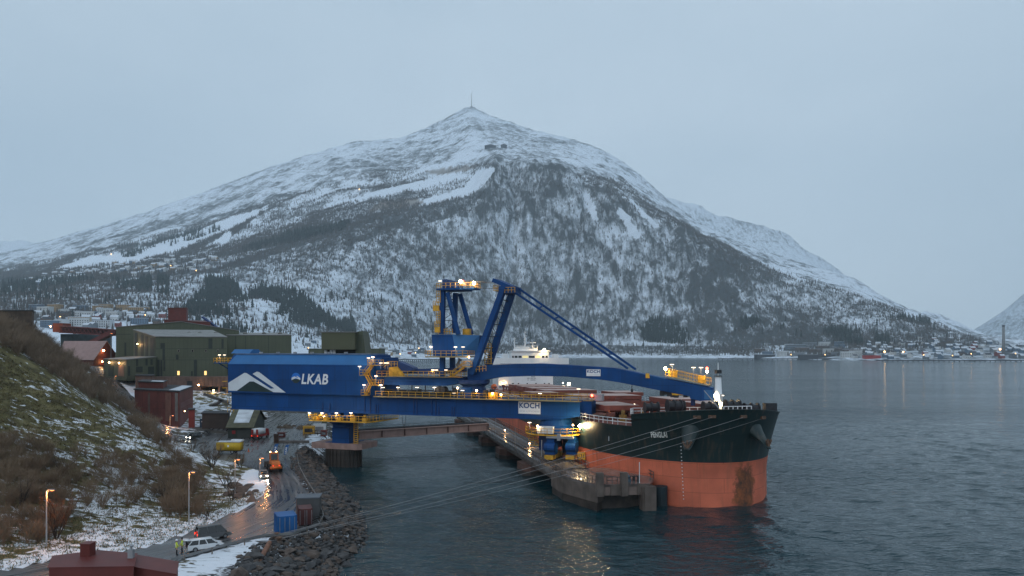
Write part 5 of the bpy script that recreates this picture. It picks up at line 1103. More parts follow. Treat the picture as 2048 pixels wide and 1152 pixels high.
s = MB(); rail(s, [(HX-1.4, HP(1030, 695).y, HP(1030, 697).z), (HX-1.4, HP(1076, 695).y, HP(1076, 697).z)], step=1.6, h=1.4, w=0.12); s.build('upper_rail', white_m, mi)
s = MB(); a, c = HP(1052, 697), HP(1052, 660); s.tube([(HX-3, a.y, a.z), (HX-3, a.y, c.z)], [0.35, 0.1], 8)
for y, w in ((664, 5), (671, 9), (678, 6), (684, 7)): p = HP(1052-w/2, y); q = HP(1052+w/2, y); s.beam((HX-3, p.y, p.z), (HX-3, q.y, q.z), 0.16)
s.build('radar_mast', white_m, mi)
s = MB(); a, c = HP(1031, 697), HP(1031, 674); s.tube([(HX-3, a.y, a.z), (HX-3, a.y, c.z)], [0.3, 0.1], 8); p, q = HP(1028, 677), HP(1034, 677); s.beam((HX-3, p.y, p.z), (HX-3, q.y, q.z), 0.18); a, c = HP(1068, 697), HP(1068, 684); s.tube([(HX-3, a.y, a.z), (HX-3, a.y, c.z)], 0.2, 8); p, q = HP(1062, 685), HP(1074, 685); s.beam((HX-3, p.y, p.z), (HX-3, q.y, q.z), 0.3); s.build('aerial_mast', white_m, mi)
for (x0, x1, y) in [(1002, 1022, 704), (1104, 1122, 705)]:
    s = MB(); p, q = HP(x0, y+10), HP(x1, y+10); rail(s, [(HX+0.5, p.y, zr), (HX+0.5, q.y, zr)], step=1.4, h=1.3, w=0.12); s.box(HX-4, HX-2, p.y+1, q.y-1, zr, HP(x0, y+3).z); s.build('wing_gear', white_m, wing)
lamp(mi, Vector((HX+1.5, HP(1087, 700).y, HP(1087, 700).z)), 'flood', 250, post=0.6, size=0.55)
for px, py, kd, pw in [(1062, 783, 'flood', 120), (1077, 784, 'flood', 60), (1086, 784, 'flood', 60), (1034, 776, 'tube', 0), (1069, 778, 'tube', 0), (1113, 779, 'tube', 40), (1004, 766, 'warm', 40), (1011, 765, 'warm', 0)]: p = HP(px, py); lamp(dh, Vector((HX+0.9, p.y, p.z)), kd, pw, post=0, size=0.26)
s = MB(); p = HP(1128, 775); s.box(HX-1, HX+0.5, HP(1107, 775).y, HP(1141, 775).y, HP(1128, 776).z-0.3, HP(1128, 776).z); rail(s, [(HX+0.4, HP(1124, 775).y, HP(1128, 776).z), (HX+0.4, HP(1141, 775).y, HP(1128, 776).z)], step=1.2, w=0.12)
for px in (1108, 1140): y = HP(px, 775).y; s.beam((HX, y, DECK), (HX, y, HP(px, 776).z), 0.3)
s.build('side_gallery', white_m, dh); lamp(dh, Vector((HX+0.8, HP(1137, 767).y, HP(1137, 767).z)), 'flood', 150, post=1, size=0.4); lamp(dh, Vector((HX+0.8, HP(1125, 766).y, HP(1125, 766).z)), 'flood', 0, post=1, size=0.22)
for px in (1111, 1004): p = HP(px, 773); s = MB(); s.box(HX+0.3, HX+0.4, p.y-1.3, p.y+1.3, p.z-0.4, p.z+0.4); s.build('blue_board', blue_m, dh)
s = MB(); p = HP(988, 773); s.ball((HX, p.y, p.z), 1.5, 10, 0, 0.8); s.beam((HX, p.y+2.5, p.z-2.5), (HX, p.y, p.z+1), 0.25); s.build('lifeboat', paint('lifeboat_orange', (0.55, 0.12, 0.03), 0.5), dh, smooth=True)
s = MB(); y0, y1 = HP(984, 785).y, HP(1012, 785).y; rail(s, [(HX+1, y0, HP(990, 786).z), (HX+1, y1, HP(990, 786).z)], step=1.2, w=0.14); s.box(HX-2, HX+1, y0, y1, HP(990, 786).z-0.2, HP(990, 786).z); rail(s, [(HX+1, y0+2, HP(1000, 775).z), (HX+1, y1, HP(1000, 775).z)], step=1.2, w=0.14); s.build('starboard_gallery', white_m, dh)
for px, py in [(986, 780), (993, 785), (1003, 781), (1010, 783)]: p = HP(px, py); lamp(dh, Vector((HX+1.4, p.y, p.z)), 'warm', 60 if px == 993 else 0, post=0, size=0.25)
# ================================================================ JETTY, DOLPHIN, BRIDGE, PILE PLATFORM
conc_m = paint('stained_concrete', (0.125, 0.098, 0.084), 0.8, vary=0.4, scale=0.5, streak=0.55, streakcol=(0.07, 0.06, 0.05), bump=0.3)
dconc_m = paint('wet_tidal_concrete', (0.050, 0.038, 0.032), 0.6, vary=0.6, scale=0.5, streak=0.6, streakcol=(0.015, 0.018, 0.015), bump=0.5, bscale=3)
slab_m = paint('wet_concrete_deck', (0.17, 0.145, 0.135), 0.22, vary=0.5, scale=0.35, bump=0.15)
rust_rail = paint('brown_steel_rail', (0.10, 0.075, 0.065), 0.7, vary=0.4)
pinkst_m = paint('faded_pink_steel', (0.44, 0.29, 0.25), 0.65, vary=0.2, scale=0.5, streak=0.25, streakcol=(0.14, 0.08, 0.06))
JO = Vector((8.6, 129.7, 0)); JRZ = math.atan2(0.978, -0.21)-math.pi/2
JU = Vector((math.cos(JRZ), math.sin(JRZ), 0)); JV = Vector((-math.sin(JRZ), math.cos(JRZ), 0))     # x across (to the ship), y along, away
def JW(p): q = Vector(p)-JO; return (q.dot(JU), q.dot(JV), p[2])
jetty = thing('jetty', 'narrow wet concrete jetty on massive caissons beside the ship', 'jetty', JO, JRZ)
JZ, JWd, JL = 4.3, 7.0, 133.0
for k in range(12):
    s = MB(); y0 = 6+k*10.8; s.box(0, JWd, y0, y0+10.74, JZ-1.1, JZ); s.build('deck_slab', slab_m, jetty)
    s = MB(); s.box(0.5, 1.3, y0, y0+10.74, JZ-2.0, JZ-1.1); s.box(JWd-1.3, JWd-0.5, y0, y0+10.74, JZ-2.0, JZ-1.1); s.build('deck_beam', conc_m, jetty)
for k, y0 in enumerate((26.5, 51, 76, 101, 126)):
    s = MB(); s.prism([(-0.9, y0), (-0.9, y0+5), (0.6, y0+6.2), (JWd-0.5, y0+6.2), (JWd+0.8, y0+5), (JWd+0.8, y0), (JWd-0.5, y0-1.2), (0.6, y0-1.2)], lambda p, k: (p[0], p[1], -4+(JZ-2.0+4)*k)); cs_ = s.build('caisson', paint('red_brown_caisson', (0.115, 0.060, 0.046), 0.8, vary=0.5, scale=0.4, streak=0.5, streakcol=(0.04, 0.03, 0.026), bump=0.3), jetty)
    s = MB(); s.prism([(-1.0, y0), (-1.0, y0+5), (0.55, y0+6.35), (JWd-0.45, y0+6.35), (JWd+0.95, y0+5), (JWd+0.95, y0), (JWd-0.45, y0-1.35), (0.55, y0-1.35)], lambda p, k: (p[0], p[1], -4+4.9*k)); s.build('tide_band', dconc_m, cs_)
    s = MB(); s.tube([(JWd+1.0, y0-1.5, 1.2), (JWd+1.0, y0+6.5, 1.2)], 0.6, 14); s.build('fender', dark_m, cs_)
    s = MB(); s.tube([(JWd+1.5, y0+2.5, 3.2), (JWd+1.5, y0+2.5, 0.2)], 0.8, 16); s.build('fender', dark_m, cs_)
for xx in (0.15, JWd-0.15):
    s = MB(); rail(s, [(xx, 6, JZ), (xx, JL, JZ)], step=2.2, h=1.15, w=0.10); s.build('railing', rust_rail, jetty)
for xx in (1.4, JWd-1.4): s = MB(); s.box(xx-0.07, xx+0.07, 2, JL, JZ+0.004, JZ+0.15); s.build('crane_rail', rust_rail, jetty)
s = MB(); s.box(2.5, 4.2, 20, JL, JZ, JZ+0.10); s.build('cable_trough', conc_m, jetty)
for yy in (16, 40, 63, 88): s = MB(); s.tube([(0.5, yy, JZ), (0.5, yy, JZ+4.2)], 0.07, 6); s.build('lamp_post', grey_m, jetty)
for (px, py, pw) in [(1059, 887, 120), (1010, 860, 60), (975, 850, 60)]: p = JW(G(px, py, JZ+1.0)); lamp(jetty, p, 'warm', pw, post=0.9, size=0.15)
# front dolphin
dolphin = thing('mooring_dolphin', 'broad concrete mooring dolphin at the near end of the jetty', 'dolphin', JO, JRZ)
top = [JW(G(x, y, JZ)) for x, y in [(1122, 951), (1195, 969), (1300, 967), (1307, 957), (1270, 938), (1200, 938)]]; top = [(p[0], p[1]) for p in top]
top = top[:5]+[(JWd+2.0, 7.0), (0.0, 7.0)]
s = MB(); s.prism(top, lambda p, k: (p[0], p[1], JZ-0.45*k)); s.build('deck_slab', slab_m, dolphin)
def inset(poly, d):
    cx = sum(p[0] for p in poly)/len(poly); cy = sum(p[1] for p in poly)/len(poly); return [(cx+(p[0]-cx)*(1-d), cy+(p[1]-cy)*(1-d)) for p in poly]
s = MB(); s.prism(top[:2]+[((top[1][0]+top[4][0])/2, (top[1][1]+top[4][1])/2), (JWd, 7), (0, 7)], lambda p, k: (p[0], p[1], (JZ-0.45)-(JZ-0.45-1.3)*k)); s.build('caisson_wall', conc_m, dolphin)
s = MB(); s.prism(inset(top[:2]+[((top[1][0]+top[4][0])/2, (top[1][1]+top[4][1])/2), (JWd, 7), (0, 7)], 0.03), lambda p, k: (p[0], p[1], 1.3-5*k)); s.build('tide_band', dconc_m, dolphin)
f0, f1 = Vector((*top[1], 0)), Vector((*top[2], 0)); fd = (f1-f0); fn = Vector((fd.y, -fd.x, 0)).normalized(); fn = fn if fn.y < 0 else -fn
for k in range(4):
    a, c = f0+fd*(k/4+0.002), f0+fd*((k+1)/4-0.002); off = fn*(0.12 if k % 2 else 0.0); s = MB(); q = -fn*0.9
    s.add([a+off+Vector((0, 0, z)) for z in (JZ-1.8, JZ-0.02)]+[c+off+Vector((0, 0, z)) for z in (JZ-1.8, JZ-0.02)]+[a+q+Vector((0, 0, z)) for z in (JZ-1.8, JZ-0.02)]+[c+q+Vector((0, 0, z)) for z in (JZ-1.8, JZ-0.02)],
          [(0, 2, 3, 1), (4, 5, 7, 6), (0, 1, 5, 4), (2, 6, 7, 3), (1, 3, 7, 5), (0, 4, 6, 2)]); s.build('front_beam', conc_m if k % 2 else paint('pale_concrete', (0.19, 0.140, 0.120), 0.8, vary=0.35, scale=0.6, streak=0.4, streakcol=(0.10, 0.07, 0.055)), dolphin)
for t, w in ((0.04, 1.1), (0.50, 1.1)):
    c = f0+fd*t+fn*0.05; s = MB(); s.beam((c.x, c.y, JZ-1.9), (c.x, c.y, JZ+(1.9 if t < 0.3 else 1.9)), w, 1.0); s.build('upright_block', conc_m, dolphin)
s = MB(); a = f0+fd*0.86; s.beam((a.x, a.y, -3), (a.x, a.y, JZ-0.45), 0.5, 1.6); a = f0+fd*0.97; s.beam((a.x, a.y, -3), (a.x, a.y, JZ-0.4), 2.0, 1.8); s.build('corner_wall', conc_m, dolphin)
s = MB(); a = inset(top, 0.25); s.prism(a, lambda p, k: (p[0], p[1], JZ-0.5-9*k)); s.build('core', dconc_m, dolphin)
e_ = Vector((*top[3], 0)); s = MB(); s.tube([(e_.x+0.9, e_.y-1.0, 3.2), (e_.x+0.9, e_.y-1.0, -1)], 1.1, 16); s.build('fender', paint('dark_teal_rubber', (0.012, 0.025, 0.032), 0.6), dolphin)
s = MB(); rail(s, [(0.2, 7, JZ), (top[0][0]+0.2, top[0][1]+0.2, JZ), (top[1][0], top[1][1]+0.4, JZ)], step=1.3, h=1.2, w=0.1); s.build('railing', rust_rail, dolphin)
s = MB(); rail(s, [(top[1][0]+1.8, top[1][1]+0.6, JZ), (top[1][0]+3.6, top[1][1]+0.6, JZ)], step=0.9, h=1.0, w=0.1); s.build('railing', rust_rail, dolphin); s = MB(); rail(s, [(top[4][0], top[4][1], JZ), (top[3][0], top[3][1], JZ)], step=1.5, h=1.1, w=0.1); s.build('railing', rust_rail, dolphin)
s = MB(); a = f0+fd*0.82-fn*0.7; s.tube([(a.x, a.y, JZ), (a.x, a.y, JZ+3.4)], 0.06, 6); s.build('white_pole', white_m, dolphin)
s = MB(); a = f0+fd*0.62-fn*2.2; s.box(a.x-0.9, a.x+0.6, a.y-0.5, a.y+0.5, JZ, JZ+0.5); s.tube([(a.x-0.5, a.y, JZ+0.8), (a.x+0.4, a.y, JZ+0.8)], 0.35, 10); s.build('capstan', paint('worn_blue_grey', (0.05, 0.09, 0.12), 0.6, vary=0.4), dolphin)
s = MB(); a = f0+fd*0.30-fn*1.0; s.beam((a.x-1.5, a.y+2.5, JZ+1.0), (a.x+1.5, a.y-0.4, JZ+0.9), 0.14); s.beam((a.x-3.5, a.y+3.0, JZ+1.9), (a.x-0.5, a.y+0.4, JZ+0.8), 0.12); s.build('gangway_rail', rust_rail, dolphin)
for k in range(3): a = f0+fd*(0.68+0.09*k)-fn*2.6; s = MB(); s.tube([(a.x, a.y, JZ), (a.x, a.y, JZ+0.7)], [0.28, 0.2], 10); s.tube([(a.x, a.y, JZ+0.7), (a.x, a.y, JZ+0.85)], 0.36, 10); s.build('mooring_hook', dark_m, dolphin)
# access bridge with six web panels
BA = Vector((-37.5, 183.0, 0)); BB = Vector((-6.5, 203.0, 0)); br_rz = math.atan2(BB.y-BA.y, BB.x-BA.x); BLn = (BB-BA).length
bridge = thing('access_bridge', 'low faded pink steel girder bridge between the shore pier and the jetty', 'bridge', BA, br_rz)
zt0 = 26-(862-YH)/FPX*183; zb0 = zt0-2.05
s = MB(); s.box(0, BLn, -0.35, 0.35, zt0-0.22, zt0); s.box(0, BLn, -0.35, 0.35, zb0, zb0+0.2); s.box(0, BLn, 3.2, 3.9, zb0, zt0); s.build('girder_flanges', pinkst_m, bridge)
for k in range(6):
    a, c = BLn*k/6, BLn*(k+1)/6; s = MB(); s.box(a+0.03, c-0.03, -0.05, 0.05, zb0+0.2, zt0-0.22); s.build('web_panel', pinkst_m, bridge)
for k in range(7): a = BLn*k/6; s = MB(); s.box(a-0.12, a+0.12, -0.3, -0.05, zb0+0.2, zt0-0.22); s.build('stiffener', paint('rust_brown', (0.13, 0.07, 0.055), 0.8, vary=0.4), bridge)
s = MB(); s.box(0, BLn, 0.35, 3.2, zt0-0.5, zt0-0.3); s.build('deck', slab_m, bridge)
s = MB()
for y, r_ in ((0.6, 0.18), (1.1, 0.22), (1.7, 0.15)): s.tube([(0, y, zt0+0.15), (BLn, y, zt0+0.15)], r_, 8)
s.build('pipes', dark_m, bridge)
s = MB(); rail(s, [(0, 0.1, zt0), (BLn, 0.1, zt0)], step=2.4, h=1.0, w=0.07); s.build('railing', dark_m, bridge)
# pile platform carrying the pivot column
piv_w = LO+LU*pu+LV*3.0
pile_platform = thing('pile_platform', 'pinkish concrete slab on dark sheet piles under the loader pivot', 'platform', piv_w, LA)
s = MB(); s.prism([(-6.4, -3.6), (5.2, -3.6), (6.0, -2.6), (6.0, 4), (-6.4, 4)], lambda p, k: (p[0], p[1], 5.3-1.3*k)); s.build('slab', pinkst_m if False else paint('pink_concrete', (0.32, 0.21, 0.185), 0.8, vary=0.3, streak=0.3), pile_platform)
n_p = 30
for k in range(n_p):
    a = math.pi+math.pi*k/(n_p-1)*1.0; r_ = 3.9+(0.22 if k % 2 else 0); s = MB(); x, y = r_*math.cos(a), r_*math.sin(a); s.box(-0.24, 0.24, -0.16, 0.16, -4, 4.0); o = s.build('sheet_pile', dconc_m, pile_platform); o.location = (x, y, 0); o.rotation_euler = (0, 0, a+math.pi/2)
s = MB(); s.lathe([(3.8, -4), (3.8, 4.0)], (0, 0, 0), 24); s.build('fill', dconc_m, pile_platform)
s = MB(); s.box(-3.2, 3.2, -3.0, 3.0, 5.3, 5.42); s.build('base_plate', dblue_m, pile_platform)
# mooring lines from the bow to the shore
line_m = paint('mooring_rope', (0.26, 0.25, 0.25), 0.7, vary=0.2)
BOL = [Vector((-28.6, 91.2, 3.55)), Vector((-27.8, 89.6, 3.5))]
for k, f in enumerate(FAIR):
    e = BOL[0 if k < 2 else 1]+Vector((0.25*(k % 2), 0, 0)); pts = []
    for t in np.linspace(0, 1, 25): p = f.lerp(e, t); p.z -= 4*t*(1-t)*(0.5+0.25*(k % 2)+0.3*(k > 1)); pts.append(p-f)
    b = MB(); b.tube(pts, 0.030 if k % 2 == 0 else 0.022, 6); o = b.build('mooring_line', line_m); o.location = f
    tag(o, ['long mooring line from the first bow fairlead beside the ship name', 'thinner mooring line just below the topmost one', 'mooring line from the fairlead right of the foremast', 'lowest mooring line, led from the rusty fairlead near the stem'][k], 'rope', 'mooring lines to the shore')
for k, p in enumerate(BOL):
    s = MB(); s.lathe([(0.34, -0.7), (0.26, -0.6), (0.22, -0.1), (0.36, 0.0), (0.38, 0.12), (0.1, 0.2)], (0, 0, 0), 12); o = s.build('mooring_bollard', paint('rusty_iron', (0.13, 0.075, 0.05)), smooth=True); o.location = (p.x, p.y, gz(p.x, p.y)+0.65)
    tag(o, ['rusty bollard holding the two upper mooring lines on the rocky bank', 'rusty bollard nearer the water holding the two lower mooring lines'][k], 'bollard')
p1, _ = hull_hit(1206, 846); p1 = SM @ p1; p2 = G(1156, 880, 5.5); b = MB(); b.tube([Vector((0, 0, 0)), (p2-p1)*0.5-Vector((0, 0, 0.3)), p2-p1], 0.05, 6); o = b.build('mooring_line', line_m); o.location = p1
tag(o, 'short spring line from the ship side to the jetty beside the loader leg', 'rope', 'mooring lines')
# ================================================================ ORE TERMINAL BUILDINGS
olive_m = paint('olive_green_cladding', (0.084, 0.096, 0.062), 0.6, vary=0.12, scale=0.12, streak=0.25, streakcol=(0.05, 0.055, 0.038), plates=(1.6, 7.6, 0.06, 0.03))
olive_d = paint('dark_green_panel', (0.030, 0.040, 0.034), 0.6, vary=0.2)
groof_m = paint('grey_metal_roof', (0.19, 0.185, 0.175), 0.55, vary=0.3, scale=0.3)
redb_m = paint('falu_red_wall', (0.135, 0.036, 0.028), 0.75, vary=0.25, scale=0.4, streak=0.4, streakcol=(0.07, 0.03, 0.026), plates=(1.5, 5.0, 0.09, 0.03))
redd_m = paint('dark_red_metal', (0.115, 0.020, 0.016), 0.55, vary=0.2, scale=0.6)
snowroof_m = paint('snow_covered_roof', (0.55, 0.58, 0.62), 0.85, vary=0.3, scale=0.35)
pconc_m = paint('brown_pink_concrete', (0.15, 0.095, 0.078), 0.85, vary=0.35, scale=0.3, streak=0.5, streakcol=(0.06, 0.042, 0.036))
dkroof_m = paint('dark_roofing', (0.035, 0.036, 0.04), 0.8, vary=0.4, scale=0.6)
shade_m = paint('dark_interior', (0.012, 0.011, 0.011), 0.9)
winlit_m = glow('lit_building_window', (1.0, 0.62, 0.22), 1.4)
def W2(px, Y): return Vector(((px-1024)/FPX*Y, Y, 0))
def block(par, corners, z0, tops, wall, roof, wname='wall', rname='roof', over=0.35, thick=0.3):
    """Walls over a footprint with a roof height at each corner; roof slab a part of its own."""
    n = len(corners); O = par.location; s = MB(); vs = []
    for (c, t) in zip(corners, tops): vs += [(c.x-O.x, c.y-O.y, z0-O.z), (c.x-O.x, c.y-O.y, t-O.z)]
    s.add(vs, [(2*i, 2*((i+1) % n), 2*((i+1) % n)+1, 2*i+1) for i in range(n)]+[tuple(2*i for i in range(n))]); w = s.build(wname, wall, par)
    cx = sum(c.x for c in corners)/n; cy_ = sum(c.y for c in corners)/n; s = MB(); up_ = []; lo_ = []
    for c, t in zip(corners, tops):
        d = Vector((c.x-cx, c.y-cy_, 0)); d = d*(1+over/max(d.length, 1)); lo_.append((cx+d.x-O.x, cy_+d.y-O.y, t-O.z+0.01)); up_.append((cx+d.x-O.x, cy_+d.y-O.y, t-O.z+thick))
    if n == 6:   # gable: corner 1 and 4 carry the ridge
        fa = [(0, 1, 4, 5), (1, 2, 3, 4)]
    else: fa = [tuple(range(n))]
    s.add(lo_+up_, [tuple(reversed(f)) for f in fa]+[tuple(i+n for i in f) for f in fa]+[(i, (i+1) % n, n+(i+1) % n, n+i) for i in range(n)]); r_ = s.build(rname, roof, par)
    return w, r_
def on_wall(par, A, B, px, py):
    e = (B-A); e.z = 0; nrm = Vector((e.y, -e.x, 0)).normalized(); d = Vector(((px-1024)/FPX, 1, -(py-YH)/FPX)); t = (A-C0).dot(nrm)/d.dot(nrm) if False else ((A.x-C0.x)*nrm.x+(A.y-C0.y)*nrm.y)/(d.x*nrm.x+d.y*nrm.y)
    return C0+d*t-par.location, (nrm if nrm.y < 0 else -nrm)
def panel(par, A, B, x0, x1, y0, y1, mat, name, proud=0.08):
    a, n_ = on_wall(par, A, B, x0, y1); b, _ = on_wall(par, A, B, x1, y0); s = MB(); vs = []
    for off in (-0.02, proud):
        for (q, z) in ((a, a.z), (b, a.z), (b, b.z), (a, b.z)): vs.append((q.x+n_.x*off, q.y+n_.y*off, z))
    s.add(vs, [(0, 1, 2, 3), (4, 5, 6, 7), (0, 1, 5, 4), (1, 2, 6, 5), (2, 3, 7, 6), (3, 0, 4, 7)]); return s.build(name, mat, par)
def wall_lamp(par, A, B, px, py, power, r=0.22, col=(1, 0.55, 0.22)):
    p, n_ = on_wall(par, A, B, px, py); p = p+n_*0.6; s = MB(); s.beam(p-n_*0.6, p, 0.08); s.ball(p, r, 8, 1); o = s.build('wall_lamp', [dark_m, warm_g], par)
    if power: point(par, p+n_*0.5-Vector((0, 0, 0.3)), power, col)
    return o
# --- main hall
A, B = W2(311, 290), W2(454, 292); D_, C_ = W2(267, 312), W2(424, 322)
hall = thing('ore_hall', 'tall olive green clad hall standing on a concrete base left of the loader', 'building', (A.x, A.y, 15.6))
zf = P(311, 674, 290).z; zbk = P(267, 660, 312).z
block(hall, [A, B, C_, D_], 15.4, [zf, P(454, 675, 292).z, zbk, zbk], olive_m, groof_m)
for (x0, x1, y0, y1) in [(321, 330, 686, 697), (325, 330, 697.3, 720), (315, 319.5, 720, 753), (321, 325, 720.5, 753), (327, 330.5, 720.5, 742), (352, 357, 709, 719), (388, 394, 719, 753), (417, 425, 677, 697), (443, 447.5, 678, 697)]: panel(hall, A, B, x0, x1, y0, y1, olive_d, 'dark_panel')
for x in (357.5, 385, 412, 436): panel(hall, A, B, x-2.2, x+2.2, 699, 704, paint('pale_frame', (0.20, 0.18, 0.15), 0.7), 'window_frame', 0.10); panel(hall, A, B, x-1.2, x+1.2, 700, 703.4, glass_m, 'window', 0.14)
for x in (357, 411): panel(hall, A, B, x-2.2, x+2.2, 742, 750, winlit_m, 'lit_window', 0.1)
panel(hall, A, B, 382.5, 385.5, 742, 752, olive_d, 'door', 0.1)
for y in (697.2, 719.5): panel(hall, A, B, 312, 453, y, y+0.8, olive_d, 'seam', 0.05)
for (x0, x1, y0, y1) in [(270, 275, 664, 712), (282, 287, 668, 712), (291, 296, 671, 712), (301, 309, 674, 712)]: panel(hall, D_, A, x0, x1, y0+1.5, y1, olive_d, 'dark_panel')
wall_lamp(hall, D_, A, 278, 688, 250)
for px in (295, 335, 378, 400, 432): p = P(px, 664+abs(px-330)*0.015, 308); s = MB(); s.lathe([(0.9, 0), (0.9, 0.5), (0.4, 0.9)], (p.x-hall.location.x, p.y-hall.location.y, zf+1.6-hall.location.z), 10); s.build('roof_vent', groof_m, hall)
# --- hall behind with a low gable
gA, gM, gB = W2(232, 326), W2(362, 330), W2(478, 338); gD, gN, gC = W2(236, 372), W2(362, 376), W2(470, 384)
back = thing('ore_hall', 'wide olive green gabled hall rising behind the main hall', 'building', (gA.x, gA.y, 15.5))
zr_ = P(362, 644, 332).z; block(back, [gA, gM, gB, gC, gN, gD], 14, [P(232, 655, 326).z, zr_, P(478, 662, 338).z, P(478, 662, 338).z, zr_, P(232, 655, 326).z], olive_m, groof_m)
panel(back, gA, gM, 249, 252.5, 685, 712, olive_d, 'dark_panel'); panel(back, gA, gM, 234, 262, 668, 669, olive_d, 'seam', 0.05)
# --- long wing to the right
eA, eB = W2(455, 331), W2(583, 332); eD, eC = W2(440, 372), W2(566, 374)
wing_b = thing('ore_hall_wing', 'long flat olive green wing behind the loader machine house', 'building', (eA.x, eA.y, 10))
block(wing_b, [eA, eB, eC, eD], 4, [P(455, 671, 331).z, P(583, 671, 332).z, P(583, 667, 340).z+0.9, P(583, 667, 340).z+0.9], olive_m, groof_m)
for x in (471, 491, 537): panel(wing_b, eA, eB, x-0.5, x+0.5, 672, 715, olive_d, 'seam', 0.06)
for px in (490, 528, 560): p = P(px, 664, 345); s = MB(); s.lathe([(1.0, 0), (1.0, 0.6), (0.4, 1.0)], (p.x-eA.x, p.y-eA.y, P(583, 671, 332).z+0.9-10), 10); s.build('roof_vent', groof_m, wing_b)
# --- annex with two lit doors
nA, nB, nC, nD = W2(208, 294), W2(253, 277), W2(312, 289), W2(268, 310)
annex = thing('loading_annex', 'low olive annex with two lamp-lit doors in front of the hall', 'building', (nB.x, nB.y, 15.3))
zn = P(253, 720, 277).z; block(annex, [nA, nB, nC, nD], 14.6, [zn, zn, zn+0.9, zn+0.9], olive_m, groof_m)
for x0, x1, mt in [(217, 227, olive_d), (236.5, 248, paint('orange_lit_door', (0.25, 0.15, 0.11), 0.6))]: panel(annex, nA, nB, x0, x1, 731, 752, mt, 'door')
wall_lamp(annex, nA, nB, 222, 725, 160, 0.28); wall_lamp(annex, nA, nB, 241.5, 726, 220, 0.28)
for (x0, x1, y0, y1) in [(256, 260, 732, 752), (272, 276, 718, 732), (291, 295, 718, 731), (301, 305, 718, 730), (272, 285, 733, 745), (296, 308, 733, 748)]: panel(annex, nB, nC, x0, x1, y0, y1, olive_d, 'dark_panel')
# --- concrete base with the dark drive-through
cA, cB = W2(300, 287), W2(452, 288.6)
base = thing('concrete_base', 'brownish concrete substructure with a dark lamp-lit opening under the hall', 'building', (cA.x, cA.y, 5))
def slab_px(par, name, x0, x1, y0, y1, Y0, Y1, mat):
    a, b_ = P(x0, y1, Y0), P(x1, y0, Y0); O = par.location; s = MB(); s.box(a.x-O.x, b_.x-O.x, Y0-O.y, Y1-O.y, a.z-O.z, b_.z-O.z); return s.build(name, mat, par)
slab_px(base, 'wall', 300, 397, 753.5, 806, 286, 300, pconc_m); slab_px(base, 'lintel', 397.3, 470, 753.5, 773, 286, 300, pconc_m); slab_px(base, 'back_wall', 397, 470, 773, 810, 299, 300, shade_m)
for x in (397.5, 436, 452): slab_px(base, 'pillar', x, x+4, 773, 808, 286.3, 288, pconc_m)
slab_px(base, 'door', 374, 384, 762, 772, 285.8, 286.2, dkroof_m)
for k in range(7): slab_px(base, 'stiffening_rib', 399+k*8, 400.2+k*8, 755, 772, 285.8, 286, pconc_m)
for (x0, y0, x1, y1) in [(408, 788, 458, 806), (412, 820, 446, 800), (420, 812, 458, 812)]:
    s = MB(); a, c = P(x0, y0, 268)-base.location, P(x1, y1, 268)-base.location; s.beam(a, c, 1.4, 0.9); s.build('inclined_conveyor', paint('weathered_steel', (0.10, 0.085, 0.075), 0.7, vary=0.4), base)
for (px, py, pw) in [(400, 787, 260), (427, 781, 260), (428, 787, 0), (397, 770, 0)]: p = P(px, py, 284)-base.location; s = MB(); s.ball(p, 0.3, 8, 1); s.beam(p, p+Vector((0, 0, 1.2)), 0.07); s.build('lamp', [dark_m, warm_g], base); (point(base, p-Vector((0, 0.6, 0.3)), pw, (1, 0.6, 0.25)) if pw else None)
for py in (762, 775, 788, 800): slab_px(base, 'yellow_landing', 444, 453, py, py+1.5, 283, 284, yellow_m)
# --- low block in front of the hall
lb = thing('low_store', 'low brown store with a dark flat roof below the green hall', 'building', (*W2(271, 268).xy, 9)); block(lb, [W2(271, 268), W2(305, 266), W2(309, 278), W2(276, 280)], 7, [P(271, 752, 268).z]*4, pconc_m, dkroof_m)
# --- red brown building with snowy roof
rA, rB, rC, rD = W2(269, 238), W2(359, 225), W2(386, 256), W2(304, 270)
red = thing('red_workshop', 'square red-brown workshop with a snow-dusted flat roof below the hall', 'building', (rB.x, rB.y, 3))
zrw = P(359, 784, 225).z; block(red, [rA, rB, rC, rD], 2, [zrw]*4, redb_m, dkroof_m, thick=0.35)
s = MB(); q = [(rA*0.25+rB*0.75), rB, rC, (rC*0.75+rD*0.25)]; cx = sum((p for p in q), Vector())/4; s.add([((p.x-cx.x)*0.94+cx.x-rB.x, (p.y-cx.y)*0.94+cx.y-rB.y, zrw+0.40-3) for p in q], [(0, 1, 2, 3)]); s.build('roof_snow', snowroof_m, red, recalc=False)
for (x0, x1, mt) in [(296, 300, pconc_m), (331, 342, paint('faded_red_strip', (0.17, 0.075, 0.055), 0.75)), (350.5, 356, paint('grey_strip', (0.17, 0.155, 0.145), 0.75))]: panel(red, rA, rB, x0, x1, 786, 842, mt, 'wall_strip')
panel(red, rB, rC, 362, 384, 805, 805.8, redd_m, 'seam', 0.05)
tA, tB, tC, tD = W2(277, 244), W2(326, 238), W2(334, 252), W2(286, 258); block(red, [tA, tB, tC, tD], zrw-0.2, [P(277, 764, 244).z]*4, redb_m, dkroof_m, wname='roof_house', rname='roof_house_roof')
s = MB(); s.add([(p.x*0.5+tB.x*0.5-rB.x, p.y*0.5+tB.y*0.5-rB.y, P(277, 764, 244).z+0.35-3) for p in (tA, tB, tC, tD)], [(0, 1, 2, 3)]); s.build('roof_house_snow', snowroof_m, red, recalc=False)
wall_lamp(red, rB, rC, 385, 775, 60, 0.16); wall_lamp(red, rA, rB, 373, 822, 0, 0.14)
